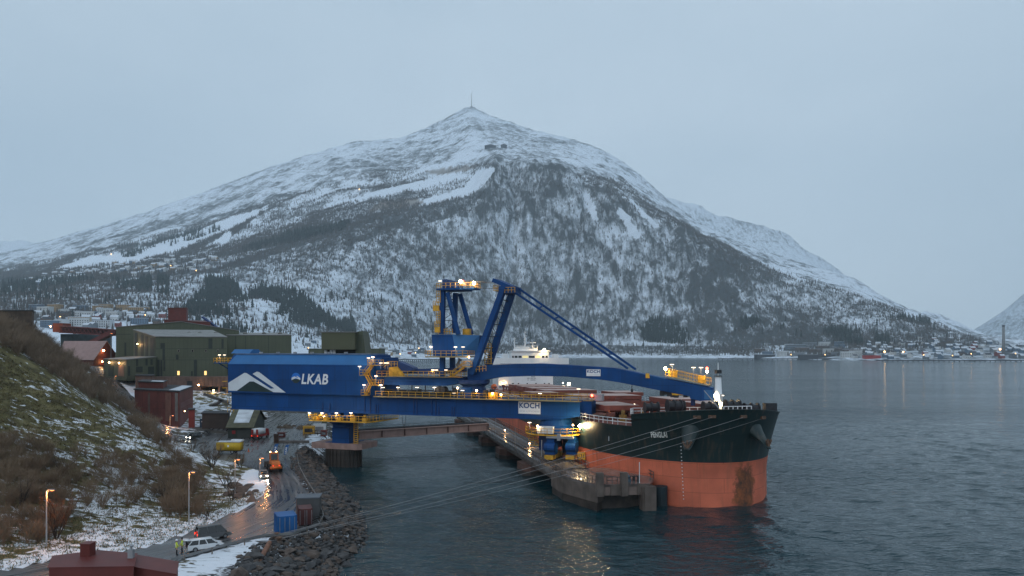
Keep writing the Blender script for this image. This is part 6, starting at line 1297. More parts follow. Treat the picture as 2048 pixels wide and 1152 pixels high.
sh_ = thing('tool_shed', 'tiny bright red shed against the corner of the red workshop', 'shed', (*W2(376, 222).xy, 3)); block(sh_, [W2(377, 222), W2(389, 222), W2(390, 226), W2(378, 226)], 2.6, [P(377, 820, 222).z]*4, paint('bright_red_wall', (0.22, 0.035, 0.025), 0.7), dkroof_m)
# --- small dark store and blue container
ct = thing('dark_store', 'dark brown flat-roofed store behind the blue container', 'building', (*W2(404, 208).xy, 3.5)); block(ct, [W2(404, 208), W2(456, 208), W2(460, 216), W2(410, 216)], 2.5, [P(404, 828, 208).z]*4, paint('dark_brown_wall', (0.05, 0.038, 0.032), 0.8), dkroof_m)
def container(name, label, loc, rz, L, Wd, H, mat, parts=True, group=None):
    """Corrugated freight box: ribbed sides, corner posts, roof, doors with lock bars."""
    t = thing(name, label, 'container', loc, rz, group); s = MB()
    s.box(-L/2+0.05, L/2-0.05, -Wd/2+0.05, Wd/2-0.05, 0.16, H-0.05); s.build('shell', mat, t)
    n_ = int(L/0.42)
    for sd_ in (-1, 1):
        s = MB()
        for k in range(n_): x = -L/2+0.25+k*(L-0.5)/(n_-1); s.box(x-0.10, x+0.10, sd_*(Wd/2-0.05)-0.03, sd_*(Wd/2-0.05)+0.03, 0.2, H-0.12)
        s.build('side_corrugation', mat, t)
    for (x, y) in [(-1, -1), (1, -1), (1, 1), (-1, 1)]: s = MB(); s.box(x*(L/2-0.08)-0.08, x*(L/2-0.08)+0.08, y*(Wd/2-0.08)-0.08, y*(Wd/2-0.08)+0.08, 0, H); s.build('corner_post', mat, t)
    for z in (0.09, H-0.07): s = MB(); [s.box(-L/2, L/2, y*(Wd/2-0.07)-0.07, y*(Wd/2-0.07)+0.07, z-0.07, z+0.07) for y in (-1, 1)]; s.build('side_rail', mat, t)
    for y in (-1, 1):
        s = MB(); s.box(-L/2-0.02, -L/2+0.05, y*Wd/4-Wd/4+0.09, y*Wd/4+Wd/4-0.09, 0.2, H-0.15); d = s.build('door', mat, t)
        for q in (-0.3, 0.3): s = MB(); s.tube([(-L/2-0.06, y*Wd/4+q, 0.2), (-L/2-0.06, y*Wd/4+q, H-0.2)], 0.03, 6); s.build('lock_bar', grey_m, d)
    for k in range(2): s = MB(); s.box(-L/2+0.5+k*(L-1.2), -L/2+0.72+k*(L-1.2), -Wd/2-0.05, -Wd/2-0.02, H*0.62, H*0.72); s.build('plate', sign_white, t)
    return t
p = G(425, 854, 3.6); container('freight_container', 'dark blue container in front of the dark store at the yard entrance', (p.x, p.y-0.5, gz(p.x, p.y)), 0.0, 6.0, 2.4, 2.6, paint('container_dark_blue', (0.012, 0.045, 0.085), 0.55, vary=0.25))
p = G(564, 1073, 3.0); container('freight_container', 'bright blue shipping container by the shore guard rail', (p.x-0.1, p.y+1.7, 3.0), R(115), 3.2, 2.35, 2.5, paint('container_blue', (0.008, 0.10, 0.30), 0.5, vary=0.2, streak=0.2, streakcol=(0.03, 0.06, 0.12)))
p = G(594, 1057, 3.0); container('freight_container', 'small maroon container between the blue container and the grey shed', (p.x+0.3, p.y+2.6, 3.0), R(110), 3.0, 1.7, 2.3, paint('container_maroon', (0.09, 0.025, 0.022), 0.6, vary=0.3))
# grey shed
p = G(611, 1039, 3.0); gs = thing('grey_shed', 'dark grey sheet-metal shed with an orange door edge beside the rocks', 'shed', (p.x, p.y+1.8, 3.0), R(8))
s = MB(); s.box(-1.5, 1.5, -1.4, 1.4, 0.1, 2.75); s.build('wall', paint('grey_sheet', (0.075, 0.078, 0.082), 0.6, vary=0.2, streak=0.3, streakcol=(0.04, 0.04, 0.04)), gs)
s = MB(); s.box(-1.6, 1.6, -1.5, 1.5, 2.75, 2.9); s.build('roof', paint('blue_grey_roof', (0.10, 0.115, 0.135), 0.6), gs); s = MB(); s.box(-1.56, -1.5, -1.2, -0.2, 0.15, 2.6); s.build('door', paint('orange_door', (0.40, 0.13, 0.05), 0.6), gs)
s = MB(); s.box(0.3, 0.5, -1.44, -1.4, 1.1, 1.3); s.build('plate', sign_white, gs)
# --- garage with snow on its roof
oA, oB, oC, oD = W2(456, 195), W2(504, 195), W2(529, 217), W2(484, 219); mF, mB_ = (oA+oD)/2, (oB+oC)/2
gar = thing('garage', 'dark green garage under a big snow-covered gable roof in the yard', 'building', (oA.x, oA.y, 3)); ze = P(480, 854, 195).z; zrd = P(512, 819, 206).z
O = gar.location; s = MB(); vs = [(c.x-O.x, c.y-O.y, z-O.z) for c, z in [(oA, 2.5), (oB, 2.5), (oC, 2.5), (oD, 2.5), (oA, ze), (oB, ze), (oC, ze), (oD, ze), (mF, zrd), (mB_, zrd)]]
s.add(vs, [(0, 1, 5, 4), (1, 2, 6, 9, 5), (2, 3, 7, 6), (3, 0, 4, 8, 7)]); s.build('wall', paint('dark_green_wall', (0.035, 0.042, 0.034), 0.7, vary=0.25), gar)
for nm, (e0, e1), mt, zo in [('roof_slope', (oA, oB), paint('mossy_eave', (0.09, 0.085, 0.05), 0.9, vary=0.4), 0.0), ('roof_slope', (oD, oC), MATS['mossy_eave'], 0.0), ('roof_snow', (oA*0.82+mF*0.18, oB*0.82+mB_*0.18), snowroof_m, 0.16)]:
    ext = 0.6 if nm == 'roof_slope' else -1.2; d = (mB_-mF).normalized()*ext; k_ = 1.06 if nm == 'roof_slope' else 1.0
    def rz_(c, m_, t): return ze+(zrd-ze)*t
    t0 = -0.06 if nm == 'roof_slope' else 0.18
    a, b_ = (oA+(mF-oA)*t0, oB+(mB_-oB)*t0) if e0 is not oD else (oD+(mF-oD)*t0, oC+(mB_-oC)*t0)
    q = [(a-d, ze+(zrd-ze)*t0), (b_+d, ze+(zrd-ze)*t0), (mB_+d, zrd), (mF-d, zrd)]; s = MB(); lo = [(p.x-O.x, p.y-O.y, z-O.z+zo) for p, z in q]; hi = [(x, y, z+0.15) for x, y, z in lo]
    s.add(lo+hi, [(3, 2, 1, 0), (4, 5, 6, 7), (0, 1, 5, 4), (1, 2, 6, 5), (2, 3, 7, 6), (3, 0, 4, 7)]); s.build(nm, mt, gar)
panel(gar, oA, oB, 464, 471, 861, 868, paint('red_sign', (0.25, 0.02, 0.02), 0.6), 'red_sign'); panel(gar, oA, oB, 474, 500, 860, 876, paint('garage_door', (0.05, 0.055, 0.05), 0.6), 'garage_door')
# --- barn with pink metal roof
bA, bB, bC, bD = W2(120, 332), W2(188, 330), W2(231, 345), W2(160, 350); barn = thing('ore_barn', 'long barn with a pale pink metal roof beside the brush hill', 'building', (bB.x, bB.y, 20)); zbe = P(188, 720, 330).z; zbr = P(214, 683, 340).z
r0, r1 = W2(128, 342), W2(213, 339); O = barn.location; s = MB(); vs = [(c.x-O.x, c.y-O.y, z-O.z) for c, z in [(bA, 19), (bB, 19), (bC, 19), (bD, 19), (bA, zbe), (bB, zbe), (bC, zbe+3), (bD, zbe+3), (r0, zbr), (r1, zbr)]]
s.add(vs, [(0, 1, 5, 4), (1, 2, 6, 9, 5), (2, 3, 7, 6), (3, 0, 4, 8, 7)]); s.build('wall', redb_m, barn)
s = MB(); s.add([(vs[4][0]-1, vs[4][1]-0.6, vs[4][2]), (vs[5][0]+0.3, vs[5][1]-0.6, vs[5][2]), (vs[9][0]+0.3, vs[9][1], vs[9][2]+0.25), (vs[8][0], vs[8][1], vs[8][2]+0.25), (vs[6][0], vs[6][1], vs[6][2]+0.1), (vs[7][0], vs[7][1], vs[7][2]+0.1)], [(0, 1, 2, 3), (3, 2, 4, 5)]); s.build('roof', paint('pale_pink_roof', (0.30, 0.19, 0.175), 0.6, vary=0.15), barn, recalc=False)
for k in range(5): panel(barn, bA, bB, 150+k*8, 150.6+k*8, 721, 727, redd_m, 'wall_seam', 0.05)
wall_lamp(barn, bB, bC, 204.5, 701, 260, 0.4); wall_lamp(barn, bB, bC, 202, 723, 120, 0.3, (1, 0.45, 0.15))
# --- conveyor gallery, red tower, olive head house
cg = thing('conveyor_gallery', 'red lattice conveyor gallery running behind the barn to the halls', 'conveyor', (*W2(120, 420).xy, 30)); O = cg.location
a0, a1 = P(122, 652, 420)-O, P(234, 660, 384)-O; b0, b1 = a0-Vector((0, 0, 3.6)), a1-Vector((0, 0, 2.8))
lat_m = paint('red_lattice', (0.13, 0.03, 0.03), 0.6); s = MB(); s.beam(a0, a1, 2.5, 0.5); s.beam(b0, b1, 2.5, 0.5); s.build('chords', lat_m, cg)
for k in range(14): s = MB(); t = k/14; s.beam(a0.lerp(a1, t)-Vector((0, 1.2, 0)), b0.lerp(b1, t+1/14)-Vector((0, 1.2, 0)), 0.3); s.beam(b0.lerp(b1, t)-Vector((0, 1.2, 0)), a0.lerp(a1, t+1/14)-Vector((0, 1.2, 0)), 0.3); s.build('lattice_bay', lat_m, cg)
s = MB(); s.beam((a0+b0)/2+Vector((0, 0.8, 0)), (a1+b1)/2+Vector((0, 0.8, 0)), 0.6, 3.0); s.build('belt_cover', paint('dark_red_brown', (0.06, 0.022, 0.022), 0.7), cg)
s = MB(); a, c = P(101, 664, 418)-O, P(121, 646, 418)-O; s.box(a.x, c.x, 0, 8, a.z, c.z); s.build('end_house', paint('orange_red_clad', (0.22, 0.045, 0.02), 0.65), cg)
s = MB(); a, c = P(121, 692, 424)-O, P(205, 668, 424)-O; s.box(a.x, c.x, 4, 14, a.z-10, c.z); s.build('grey_blue_store', paint('grey_blue_wall', (0.045, 0.065, 0.08), 0.7, vary=0.3), cg)
s = MB(); s.beam(P(178, 688, 372)-O, P(226, 665, 366)-O, 3.0, 2.0); s.build('inclined_gallery', lat_m, cg)
p = P(101, 653, 417)-O; s = MB(); s.ball(p, 0.35, 8, 1); s.beam(p, p+Vector((0, 1, 0)), 0.1); s.build('lamp', [dark_m, warm_g], cg)
rt = thing('red_transfer_tower', 'dark red transfer tower rising above the green hall roofs', 'building', (*W2(335, 400).xy, 20)); block(rt, [W2(336, 398), W2(373, 398), W2(376, 410), W2(340, 412)], 10, [P(336, 616, 398).z]*4, redd_m, redd_m, thick=0.2)
block(rt, [W2(328, 396), W2(420, 396), W2(424, 416), W2(334, 418)], 10, [P(328, 640, 396).z, P(420, 645, 396).z, P(420, 640, 396).z, P(328, 636, 396).z], redd_m, redd_m, 'lower_wall', 'lower_roof', thick=0.2)
s = MB(); s.beam(P(405, 634, 402)-rt.location, P(436, 656, 398)-rt.location, 1.5, 0.8); s.build('blue_conveyor', dblue_m, rt)
oh = thing('olive_head_house', 'boxy olive green head house rising behind the loader machine house', 'building', (*W2(643, 213).xy, 15)); O = oh.location
a, c = P(643, 699, 213), P(709.5, 665, 213); s = MB(); s.box(a.x-O.x, c.x-O.x, 0, 9, a.z-O.z, c.z-O.z); s.build('box', paint('olive_yellow_cladding', (0.085, 0.088, 0.048), 0.6, vary=0.12, scale=0.2), oh)
s = MB(); s.box(a.x-O.x-0.2, c.x-O.x+0.3, -0.2, 9.2, c.z-O.z, c.z-O.z+0.25); s.build('roof', groof_m, oh)
q = [P(710, 664, 216), P(726, 662, 216), P(732, 712, 216), P(712, 712, 216)]; s = MB(); s.prism([(p.x, p.z) for p in q], lambda p, k: (p[0]-O.x, 2.5+9*k, p[1]-O.z)); s.build('sloping_leg', olive_m, oh)
q = P(650, 704, 216)-O; s = MB(); s.box(q.x, q.x+9, 3, 7, q.z-8, q.z+1.0); s.build('undercarriage', shade_m, oh)
for px in (651, 662, 668): p = P(px, 704, 214.5)-O; s = MB(); s.box(p.x-0.35, p.x+0.35, 1.5, 2.2, p.z-0.7, p.z+0.6); s.build('white_gear', white_m, oh)
for px, w in ((646, 1.2), (709, 1.2)): p = P(px, 700, 216)-O; s = MB(); s.box(p.x-w/2, p.x+w/2, 4, 5.5, 3-O.z, p.z+0.3); s.build('leg', olive_m, oh)
lw = thing('low_olive_shed', 'low flat olive shed glimpsed behind the loader roof', 'building', (*W2(617, 330).xy, 5)); block(lw, [W2(617, 330), W2(762, 330), W2(770, 350), W2(622, 350)], 2, [P(617, 698, 330).z]*4, olive_m, olive_m, thick=0.2)
bs = thing('brown_store', 'weathered brown flat-roofed store on top of the brush hill at the left edge', 'building', (*W2(0, 236).xy, 30)); block(bs, [W2(-40, 238), W2(64, 236), W2(68, 246), W2(-36, 250)], 24, [P(0, 622, 236).z]*4, paint('weathered_brown', (0.085, 0.06, 0.045), 0.85, vary=0.4), dkroof_m)
panel(bs, W2(-40, 238), W2(64, 236), 18, 28, 632, 660, shade_m, 'door')
# --- the red roofs at the lower left corner
kb = thing('red_kiosk', 'dark red flat-roofed building with a square chimney in the near left corner', 'building', (*W2(150, 60).xy, 3)); O = kb.location
block(kb, [W2(98, 58.5), W2(267, 58.8), W2(272, 62.2), W2(197, 63.2), W2(107, 61.6)], 3, [9.0, 9.0, 9.06, 9.05, 9.03], redd_m, redd_m, over=0.12, thick=0.07)
a, c = P(167, 1113, 61.8), P(186, 1086, 61.8); s = MB(); s.box(a.x-O.x, c.x-O.x, 1.3, 2.2, 9.0-O.z, c.z-O.z); s.box(a.x-O.x-0.04, c.x-O.x+0.04, 1.26, 2.24, c.z-O.z, c.z-O.z+0.05); s.build('chimney', redd_m, kb)
a, c = P(255, 1112, 60.8), P(265, 1100, 60.8); s = MB(); s.box(a.x-O.x, c.x-O.x, 0.8, 1.15, 9.0-O.z, c.z-O.z); s.tube([((a.x+c.x)/2-O.x, 0.97, c.z-O.z), ((a.x+c.x)/2-O.x, 0.97, c.z-O.z+0.25)], 0.08, 8); s.lathe([(0.14, 0), (0.16, 0.1), (0.05, 0.2)], ((a.x+c.x)/2-O.x+0.05, 0.97, c.z-O.z+0.22), 10); s.build('roof_cowl', grey_m, kb)
block(kb, [W2(268.5, 59.6), W2(352, 59.6), W2(356, 63), W2(274, 63)], 3, [8.75, 8.15, 8.15, 8.75], redd_m, redd_m, 'lower_wall', 'lower_roof', over=0.1, thick=0.06)
# --- bits of the yard under the girder
for k, (px, py) in enumerate([(550, 886), (555, 886)]): p = G(px, py, 3); s = MB(); s.box(-0.25, 0.25, -0.25, 0.25, 0, 2.3); o = s.build('gate_post', paint('brown_post', (0.09, 0.05, 0.035), 0.8)); o.location = (p.x, p.y, 3); tag(o, ['left brown gate post at the end of the low yard wall', 'right brown gate post at the end of the low yard wall'][k], 'post')
a, c = G(557, 886, 3), G(618, 886, 3); lwall = thing('low_wall', 'low pale block wall edging the yard beside the pivot pier', 'wall', (a.x, a.y, 3))
for k in range(8): s = MB(); L_ = (c.x-a.x)/8; s.box(k*L_, (k+1)*L_-0.04, 0, 0.5, -0.2, 0.62); s.build('wall_block', paint('pale_block', (0.24, 0.215, 0.20), 0.85, vary=0.35), lwall)
rg_ = random.Random(9)
SITE = [(618, 866, 1.5, 1.3, 'yellow site cabinet with a dark front under the ring platform', yellow_m), (640, 864, 1.6, 1.5, 'white site cabinet beside the pivot column', white_m), (648, 871, 0.7, 1.0, 'small red box at the foot of the pivot column', MATS['bright_red_wall']), (563, 873, 0.9, 0.8, 'dark red bin behind the low yard wall', redd_m)]
for (px, py, w, h2, lb_, mt) in SITE:
    p = G(px, py, 3.2); t = thing('site_cabinet', lb_, 'cabinet', (p.x, p.y, gz(p.x, p.y)-0.05)); s = MB(); s.box(-w, w, -0.6, 0.6, 0.15, h2*1.6); s.build('body', mt, t); s = MB(); s.box(-w*0.7, w*0.7, -0.64, -0.6, 0.5, h2*1.2); s.build('front_panel', dark_m if 'yellow' in lb_ else grey_m, t); s = MB(); s.box(-w-0.08, w+0.08, -0.68, 0.68, h2*1.6, h2*1.6+0.1); s.build('lid', mt, t)
for k in range(7):
    px = 560+k*14; p = G(px, 862-rg_.random()*10, 3.2); s = MB(); r0 = rg_.uniform(1.0, 2.2)
    pts = [(r0*rg_.uniform(0.7, 1.2)*math.cos(a_), r0*rg_.uniform(0.5, 0.9)*math.sin(a_), 0) for a_ in np.linspace(0, 6.28, 9)[:-1]]; s.add(pts+[(x*0.5, y*0.5, r0*0.5) for x, y, z in pts]+[(0, 0, r0*0.62)], [(i, (i+1) % 8, 8+(i+1) % 8, 8+i) for i in range(8)]+[(8+i, 8+(i+1) % 8, 16) for i in range(8)])
    o = s.build('spoil_heap', paint('spoil', (0.10, 0.075, 0.055), 0.95, vary=0.6, scale=1.5)); o.location = (p.x, p.y, gz(p.x, p.y)-0.1); tag(o, 'low heap of brown spoil and rubble in the yard under the girder', 'heap', 'spoil heaps under the girder')
s = MB(); rail(s, [G(620, 868, 3.2)-Vector((-53, 205, 0)), G(668, 878, 3.5)-Vector((-53, 205, 0))], step=2, h=1.2, w=0.1); o = s.build('yard_railing', rust_rail); o.location = (-53, 205, 0); tag(o, 'brown railing leading to the pivot pier', 'railing')
# ================================================================ VEHICLES AND PEOPLE
tyre_m = paint('tyre_rubber', (0.015, 0.015, 0.016), 0.85); rim_m = paint('wheel_rim', (0.30, 0.31, 0.32), 0.4, metal=0.6)
glassv = paint('vehicle_glass', (0.010, 0.013, 0.016), 0.08, vary=0.1, spec=0.7); headl = glow('headlight', (1.0, 0.93, 0.78), 35); taill = glow('tail_light', (1.0, 0.05, 0.02), 1.6); taild = paint('tail_lens', (0.30, 0.01, 0.01), 0.3)
def wheel(par, x, y, r, w=0.22):
    wr = bpy.data.objects.new('wheel', None); COL.objects.link(wr); wr.parent = par; wr.location = (x, y, r)
    prof = [(r*0.62, -w/2), (r*0.95, -w/2), (r, -w*0.3), (r, w*0.3), (r*0.95, w/2), (r*0.62, w/2)]; s = MB(); n = 16; vs = []
    for (rr, yy) in prof:
        for k in range(n): a = 2*math.pi*k/n; vs.append((rr*math.cos(a), yy, rr*math.sin(a)))
    s.add(vs, [(i*n+k, i*n+(k+1) % n, ((i+1) % 6)*n+(k+1) % n, ((i+1) % 6)*n+k) for i in range(6) for k in range(n)]); s.build('tyre', tyre_m, wr)
    s = MB(); s.tube([(0, -w*0.35, 0), (0, w*0.35, 0)], r*0.62, 12); s.build('rim', rim_m, wr)
def bev(o, w=0.06, seg=2):
    bm = bmesh.new(); bm.from_mesh(o.data); bmesh.ops.bevel(bm, geom=[e for e in bm.edges], offset=w, segments=seg, affect='EDGES', clamp_overlap=True); bm.to_mesh(o.data); bm.free(); o.data.polygons.foreach_set('use_smooth', [True]*len(o.data.polygons)); return o
def car(label, cat, loc, rz, col, L=4.6, Wd=1.82, H=1.5, low=None, roof=None, lights=None, tailgate=False, hood=0.62, name='car', group=None, size=0.86):
    """low: lower body outline (x, z); roof: cabin outline (x, z), both along the length, x forward."""
    t = thing(name, label, cat, loc, rz, group); h = L/2
    low = low or [(-h, 0.35), (-h, 0.85), (-h+0.1, 0.95), (h-1.0, 0.93), (h-0.15, 0.74), (h, 0.55), (h, 0.36), (h-0.3, 0.32), (-h+0.3, 0.32)]
    s = MB(); s.prism(low, lambda p, k: (p[0], Wd/2*(1-2*k), p[1])); bev(s.build('body', col, t), 0.07)
    s = MB(); n = len(roof); z0 = min(p[1] for p in roof); z1 = max(p[1] for p in roof)
    s.prism(roof, lambda p, k: (p[0], (Wd/2-0.06-0.20*(p[1]-z0)/(z1-z0))*(1-2*k), p[1])); bev(s.build('cabin', glassv, t), 0.04)
    # roof skin and pillars over the glass
    tp = sorted([p for p in roof if p[1] > z1-0.12]); s = MB(); x0, x1 = tp[0][0], tp[-1][0]; s.box(x0-0.05, x1+0.05, -Wd/2+0.24, Wd/2-0.24, z1-0.03, z1+0.05); bev(s.build('roof', col, t), 0.03)
    lo_ = sorted([p for p in roof if p[1] < z0+0.1]); pil = [(lo_[0], tp[0]), (lo_[-1], tp[-1])]; mid = [0.36, 0.66]
    for sd_ in (-1, 1):
        yb_, yt_ = sd_*(Wd/2-0.05), sd_*(Wd/2-0.25)
        for a, b in pil+[(((lo_[0][0]*(1-q)+lo_[-1][0]*q), z0), ((tp[0][0]*(1-q)+tp[-1][0]*q), z1)) for q in mid]:
            s = MB(); s.beam((a[0], yb_, a[1]), (b[0], yt_, b[1]), 0.09, 0.09); s.build('pillar', col, t)
        s = MB(); s.box(lo_[-1][0]-0.25, lo_[-1][0]-0.1, sd_*(Wd/2+0.02), sd_*(Wd/2+0.2), 0.95, 1.08); s.build('mirror', dark_m, t)
    wb = L*0.30
    for x in (-wb, wb*1.04):
        for y in (-Wd/2+0.07, Wd/2-0.07): wheel(t, x, y, 0.34)
    for y in (-Wd/2+0.28, Wd/2-0.28):
        s = MB(); s.box(h-0.10, h+0.02, y-0.16, y+0.16, 0.60, 0.74); s.build('headlight', headl if lights in ('front', 'both') else rim_m, t)
        s = MB(); s.box(-h-0.02, -h+0.06, y-0.10, y+0.10, 0.78, 0.95 if H < 1.7 else 1.10); s.build('tail_light', taill if lights in ('rear', 'both') else taild, t)
    s = MB(); s.box(h-0.02, h+0.03, -0.35, 0.35, 0.36, 0.50); s.build('number_plate', sign_white, t)
    s = MB(); s.box(h-0.03, h+0.02, -0.5, 0.5, 0.55, 0.70); s.build('grille', dark_m, t)
    if lights in ('front', 'both'):
        for y in (-0.6, 0.6):
            Ld = bpy.data.lights.new('headlight_beam', 'SPOT'); Ld.energy = 130; Ld.spot_size = R(50); Ld.spot_blend = 0.6; Ld.color = (1, 0.88, 0.66); Ld.shadow_soft_size = 0.1
            o = bpy.data.objects.new('headlight_beam', Ld); COL.objects.link(o); o.parent = t; o.location = (h+0.15, y, 0.68); o.rotation_euler = (R(76), 0, R(-90))
    t.scale = (size,)*3
    if tailgate:
        s = MB(); s.beam((-h+0.45, 0, z1+0.03), (-h-0.55, 0, z1+0.22), 1.45, 0.07); bev(s.build('open_tailgate', col, t), 0.02); s = MB(); s.box(-h-0.01, -h+0.03, -0.62, 0.62, 0.55, z1-0.15); s.build('open_boot', shade_m, t)
    return t
def at_px(px, py, z=3.05): p = G(px, py, z); return (p.x, p.y, gz(p.x, p.y)+0.05)
wag = [(-2.25, 0.93), (-1.75, 1.45), (-1.3, 1.5), (0.35, 1.5), (0.8, 1.42), (1.45, 0.93)]
white_car = paint('car_white', (0.70, 0.72, 0.74), 0.3, vary=0.05, spec=0.6); grey_car = paint('car_dark_grey', (0.11, 0.115, 0.12), 0.3, vary=0.1, spec=0.6)
car('white estate car with its tailgate raised beside the two workers', 'car', at_px(410, 1099), R(33), white_car, roof=wag, tailgate=True)
van = [(-2.25, 0.98), (-2.1, 1.85), (-1.8, 1.93), (0.6, 1.93), (0.95, 1.84), (1.7, 1.0)]
car('dark grey van with red tail lights driving away along the shore road', 'van', at_px(426, 1077), R(38), grey_car, L=4.6, H=1.8, low=[(-2.3, 0.35), (-2.3, 0.98), (1.55, 0.98), (2.15, 0.80), (2.3, 0.55), (2.3, 0.38), (2.0, 0.34), (-2.0, 0.34)], roof=van, lights='rear', name='van')
car('dark car with headlights on driving towards the viewer past the wheel loader', 'car', at_px(527, 953), R(-70), grey_car, roof=wag, lights='front')
p = UPROAD[1]; suv = [(-2.1, 1.05), (-1.95, 1.75), (-1.6, 1.82), (0.5, 1.82), (0.8, 1.74), (1.3, 1.05)]
car('dark pickup with bright headlights coming down the narrow upper road', 'pickup', (p.x, p.y, gz(p.x, p.y)+0.05), R(-108), paint('car_green_grey', (0.05, 0.055, 0.045), 0.4), L=4.8, H=1.85, roof=suv, lights='front', name='pickup')
p = G(527, 836, 3.2); car('white car parked behind the garage under the girder', 'car', (p.x, p.y, gz(p.x, p.y)+0.05), R(172), white_car, roof=wag)
# --- wheel loader
p = at_px(548, 941); wl = thing('wheel_loader', 'orange wheel loader with big tyres on the shore road', 'wheel loader', p, R(115))
org = paint('machine_orange', (0.50, 0.13, 0.02), 0.5, vary=0.25, scale=1.0)
s = MB(); s.prism([(-3.0, 0.9), (-3.0, 1.7), (-2.7, 2.0), (-0.4, 2.1), (-0.4, 0.9)], lambda q, k: (q[0], 0.75*(1-2*k), q[1])); bev(s.build('engine_hood', org, wl), 0.08)
s = MB(); s.box(-3.25, -2.6, -1.05, 1.05, 0.7, 1.25); bev(s.build('counterweight', org, wl), 0.08)
s = MB(); s.box(-0.5, 1.0, -0.7, 0.7, 1.2, 2.1); s.build('cab_base', org, wl); s = MB(); s.prism([(-0.45, 2.1), (-0.35, 3.25), (0.75, 3.25), (0.98, 2.1)], lambda q, k: (q[0], 0.66*(1-2*k), q[1])); s.build('cab_glass', glassv, wl)
s = MB(); s.box(-0.5, 0.9, -0.75, 0.75, 3.25, 3.4); s.build('cab_roof', org, wl)
for (a, b) in [((-0.45, 2.1), (-0.35, 3.25)), ((0.98, 2.1), (0.75, 3.25))]:
    for y in (-0.68, 0.68): s = MB(); s.beam((a[0], y, a[1]), (b[0], y, b[1]), 0.12); s.build('cab_pillar', org, wl)
s = MB(); s.box(1.0, 2.4, -0.5, 0.5, 0.8, 1.5); s.build('front_frame', org, wl)
for y in (-0.5, 0.5): s = MB(); s.beam((1.6, y, 1.6), (3.6, y, 0.7), 0.25, 0.4); s.build('lift_arm', org, wl)
s = MB(); s.prism([(3.3, 0.2), (4.6, 0.15), (3.7, 0.5), (3.5, 1.4), (3.3, 1.4)], lambda q, k: (q[0], 1.4*(1-2*k), q[1])); s.build('bucket', dark_m, wl)
for x in (-1.9, 1.7):
    for y in (-0.95, 0.95): wheel(wl, x, y, 0.78, 0.55)
for y in (-0.55, 0.55): lamp(wl, (0.9, y, 3.45), 'warm', 60 if y > 0 else 0, post=0, size=0.1); s = MB(); s.box(-3.28, -3.24, y-0.1, y+0.1, 1.3, 1.45); s.build('tail_light', taill, wl)
# --- red and white truck by the garage
p = at_px(521, 877); tk = thing('service_truck', 'red and white service truck parked nose-in beside the garage', 'truck', p, R(75)); redt = paint('truck_red', (0.28, 0.025, 0.02), 0.45)
s = MB(); s.box(-2.6, 1.2, -1.05, 1.05, 0.7, 1.3); s.build('chassis', redt, tk); s = MB(); s.box(-2.5, 0.8, -1.0, 1.0, 1.3, 2.7); bev(s.build('cargo_box', white_car, tk), 0.05)
for y in (-0.7, 0.7): s = MB(); s.box(-2.62, -2.5, y-0.3, y+0.3, 1.4, 2.6); s.build('red_panel', redt, tk)
s = MB(); s.prism([(0.9, 0.7), (0.9, 2.5), (2.0, 2.5), (2.5, 1.6), (2.5, 0.7)], lambda q, k: (q[0], 1.0*(1-2*k), q[1])); bev(s.build('cab', redt, tk), 0.06)
for x in (-1.7, 1.7):
    for y in (-0.9, 0.9): wheel(tk, x, y, 0.48, 0.3)
for y in (-0.85, 0.85): s = MB(); s.box(-2.64, -2.6, y-0.12, y+0.12, 0.85, 1.05); s.build('tail_light', taill, tk)
# --- yellow trailer unit
p = at_px(462, 906); tr_ = thing('trailer_generator', 'yellow boxy generator on a two-wheeled trailer in the yard', 'trailer', p, R(-4))
yb2 = paint('bright_yellow_box', (0.62, 0.42, 0.02), 0.5, vary=0.2, streak=0.3, streakcol=(0.25, 0.17, 0.06)); s = MB(); s.box(-2.9, 2.4, -1.1, 1.1, 0.75, 2.55); bev(s.build('body', yb2, tr_), 0.06)
s = MB(); s.box(-2.95, 2.45, -1.15, 1.15, 2.56, 2.68); s.build('top', snowroof_m, tr_); s = MB(); s.box(0.0, 2.6, -0.1, 1.0, 2.7, 3.05); s.build('roof_duct', white_m, tr_)
s = MB(); s.box(-0.35, 0.05, -1.13, -1.1, 1.5, 1.95); s.build('warning_plate', sign_white, tr_); s = MB(); s.box(-2.9, -1.0, -1.12, -1.1, 0.9, 2.3); s.build('side_door', paint('ochre_panel', (0.40, 0.24, 0.03), 0.6, vary=0.3), tr_)
s = MB(); s.beam((2.4, 0, 0.6), (3.6, 0, 0.5), 0.15); s.box(-2.7, 2.3, -0.6, 0.6, 0.5, 0.75); s.build('drawbar', dark_m, tr_)
for y in (-0.9, 0.9): wheel(tr_, 0.7, y, 0.42)
s = MB(); s.beam((-2.4, -0.8, 0), (-2.4, -0.8, 0.75), 0.12); s.build('prop_stand', dark_m, tr_)
# traffic cone
p = at_px(497, 903); s = MB(); s.lathe([(0.3, 0), (0.3, 0.06), (0.2, 0.07), (0.06, 0.75)], (0, 0, 0), 10); o = s.build('traffic_cone', paint('cone_orange', (0.60, 0.12, 0.03), 0.6)); o.location = p; tag(o, 'small orange cone beside the yellow trailer', 'cone')
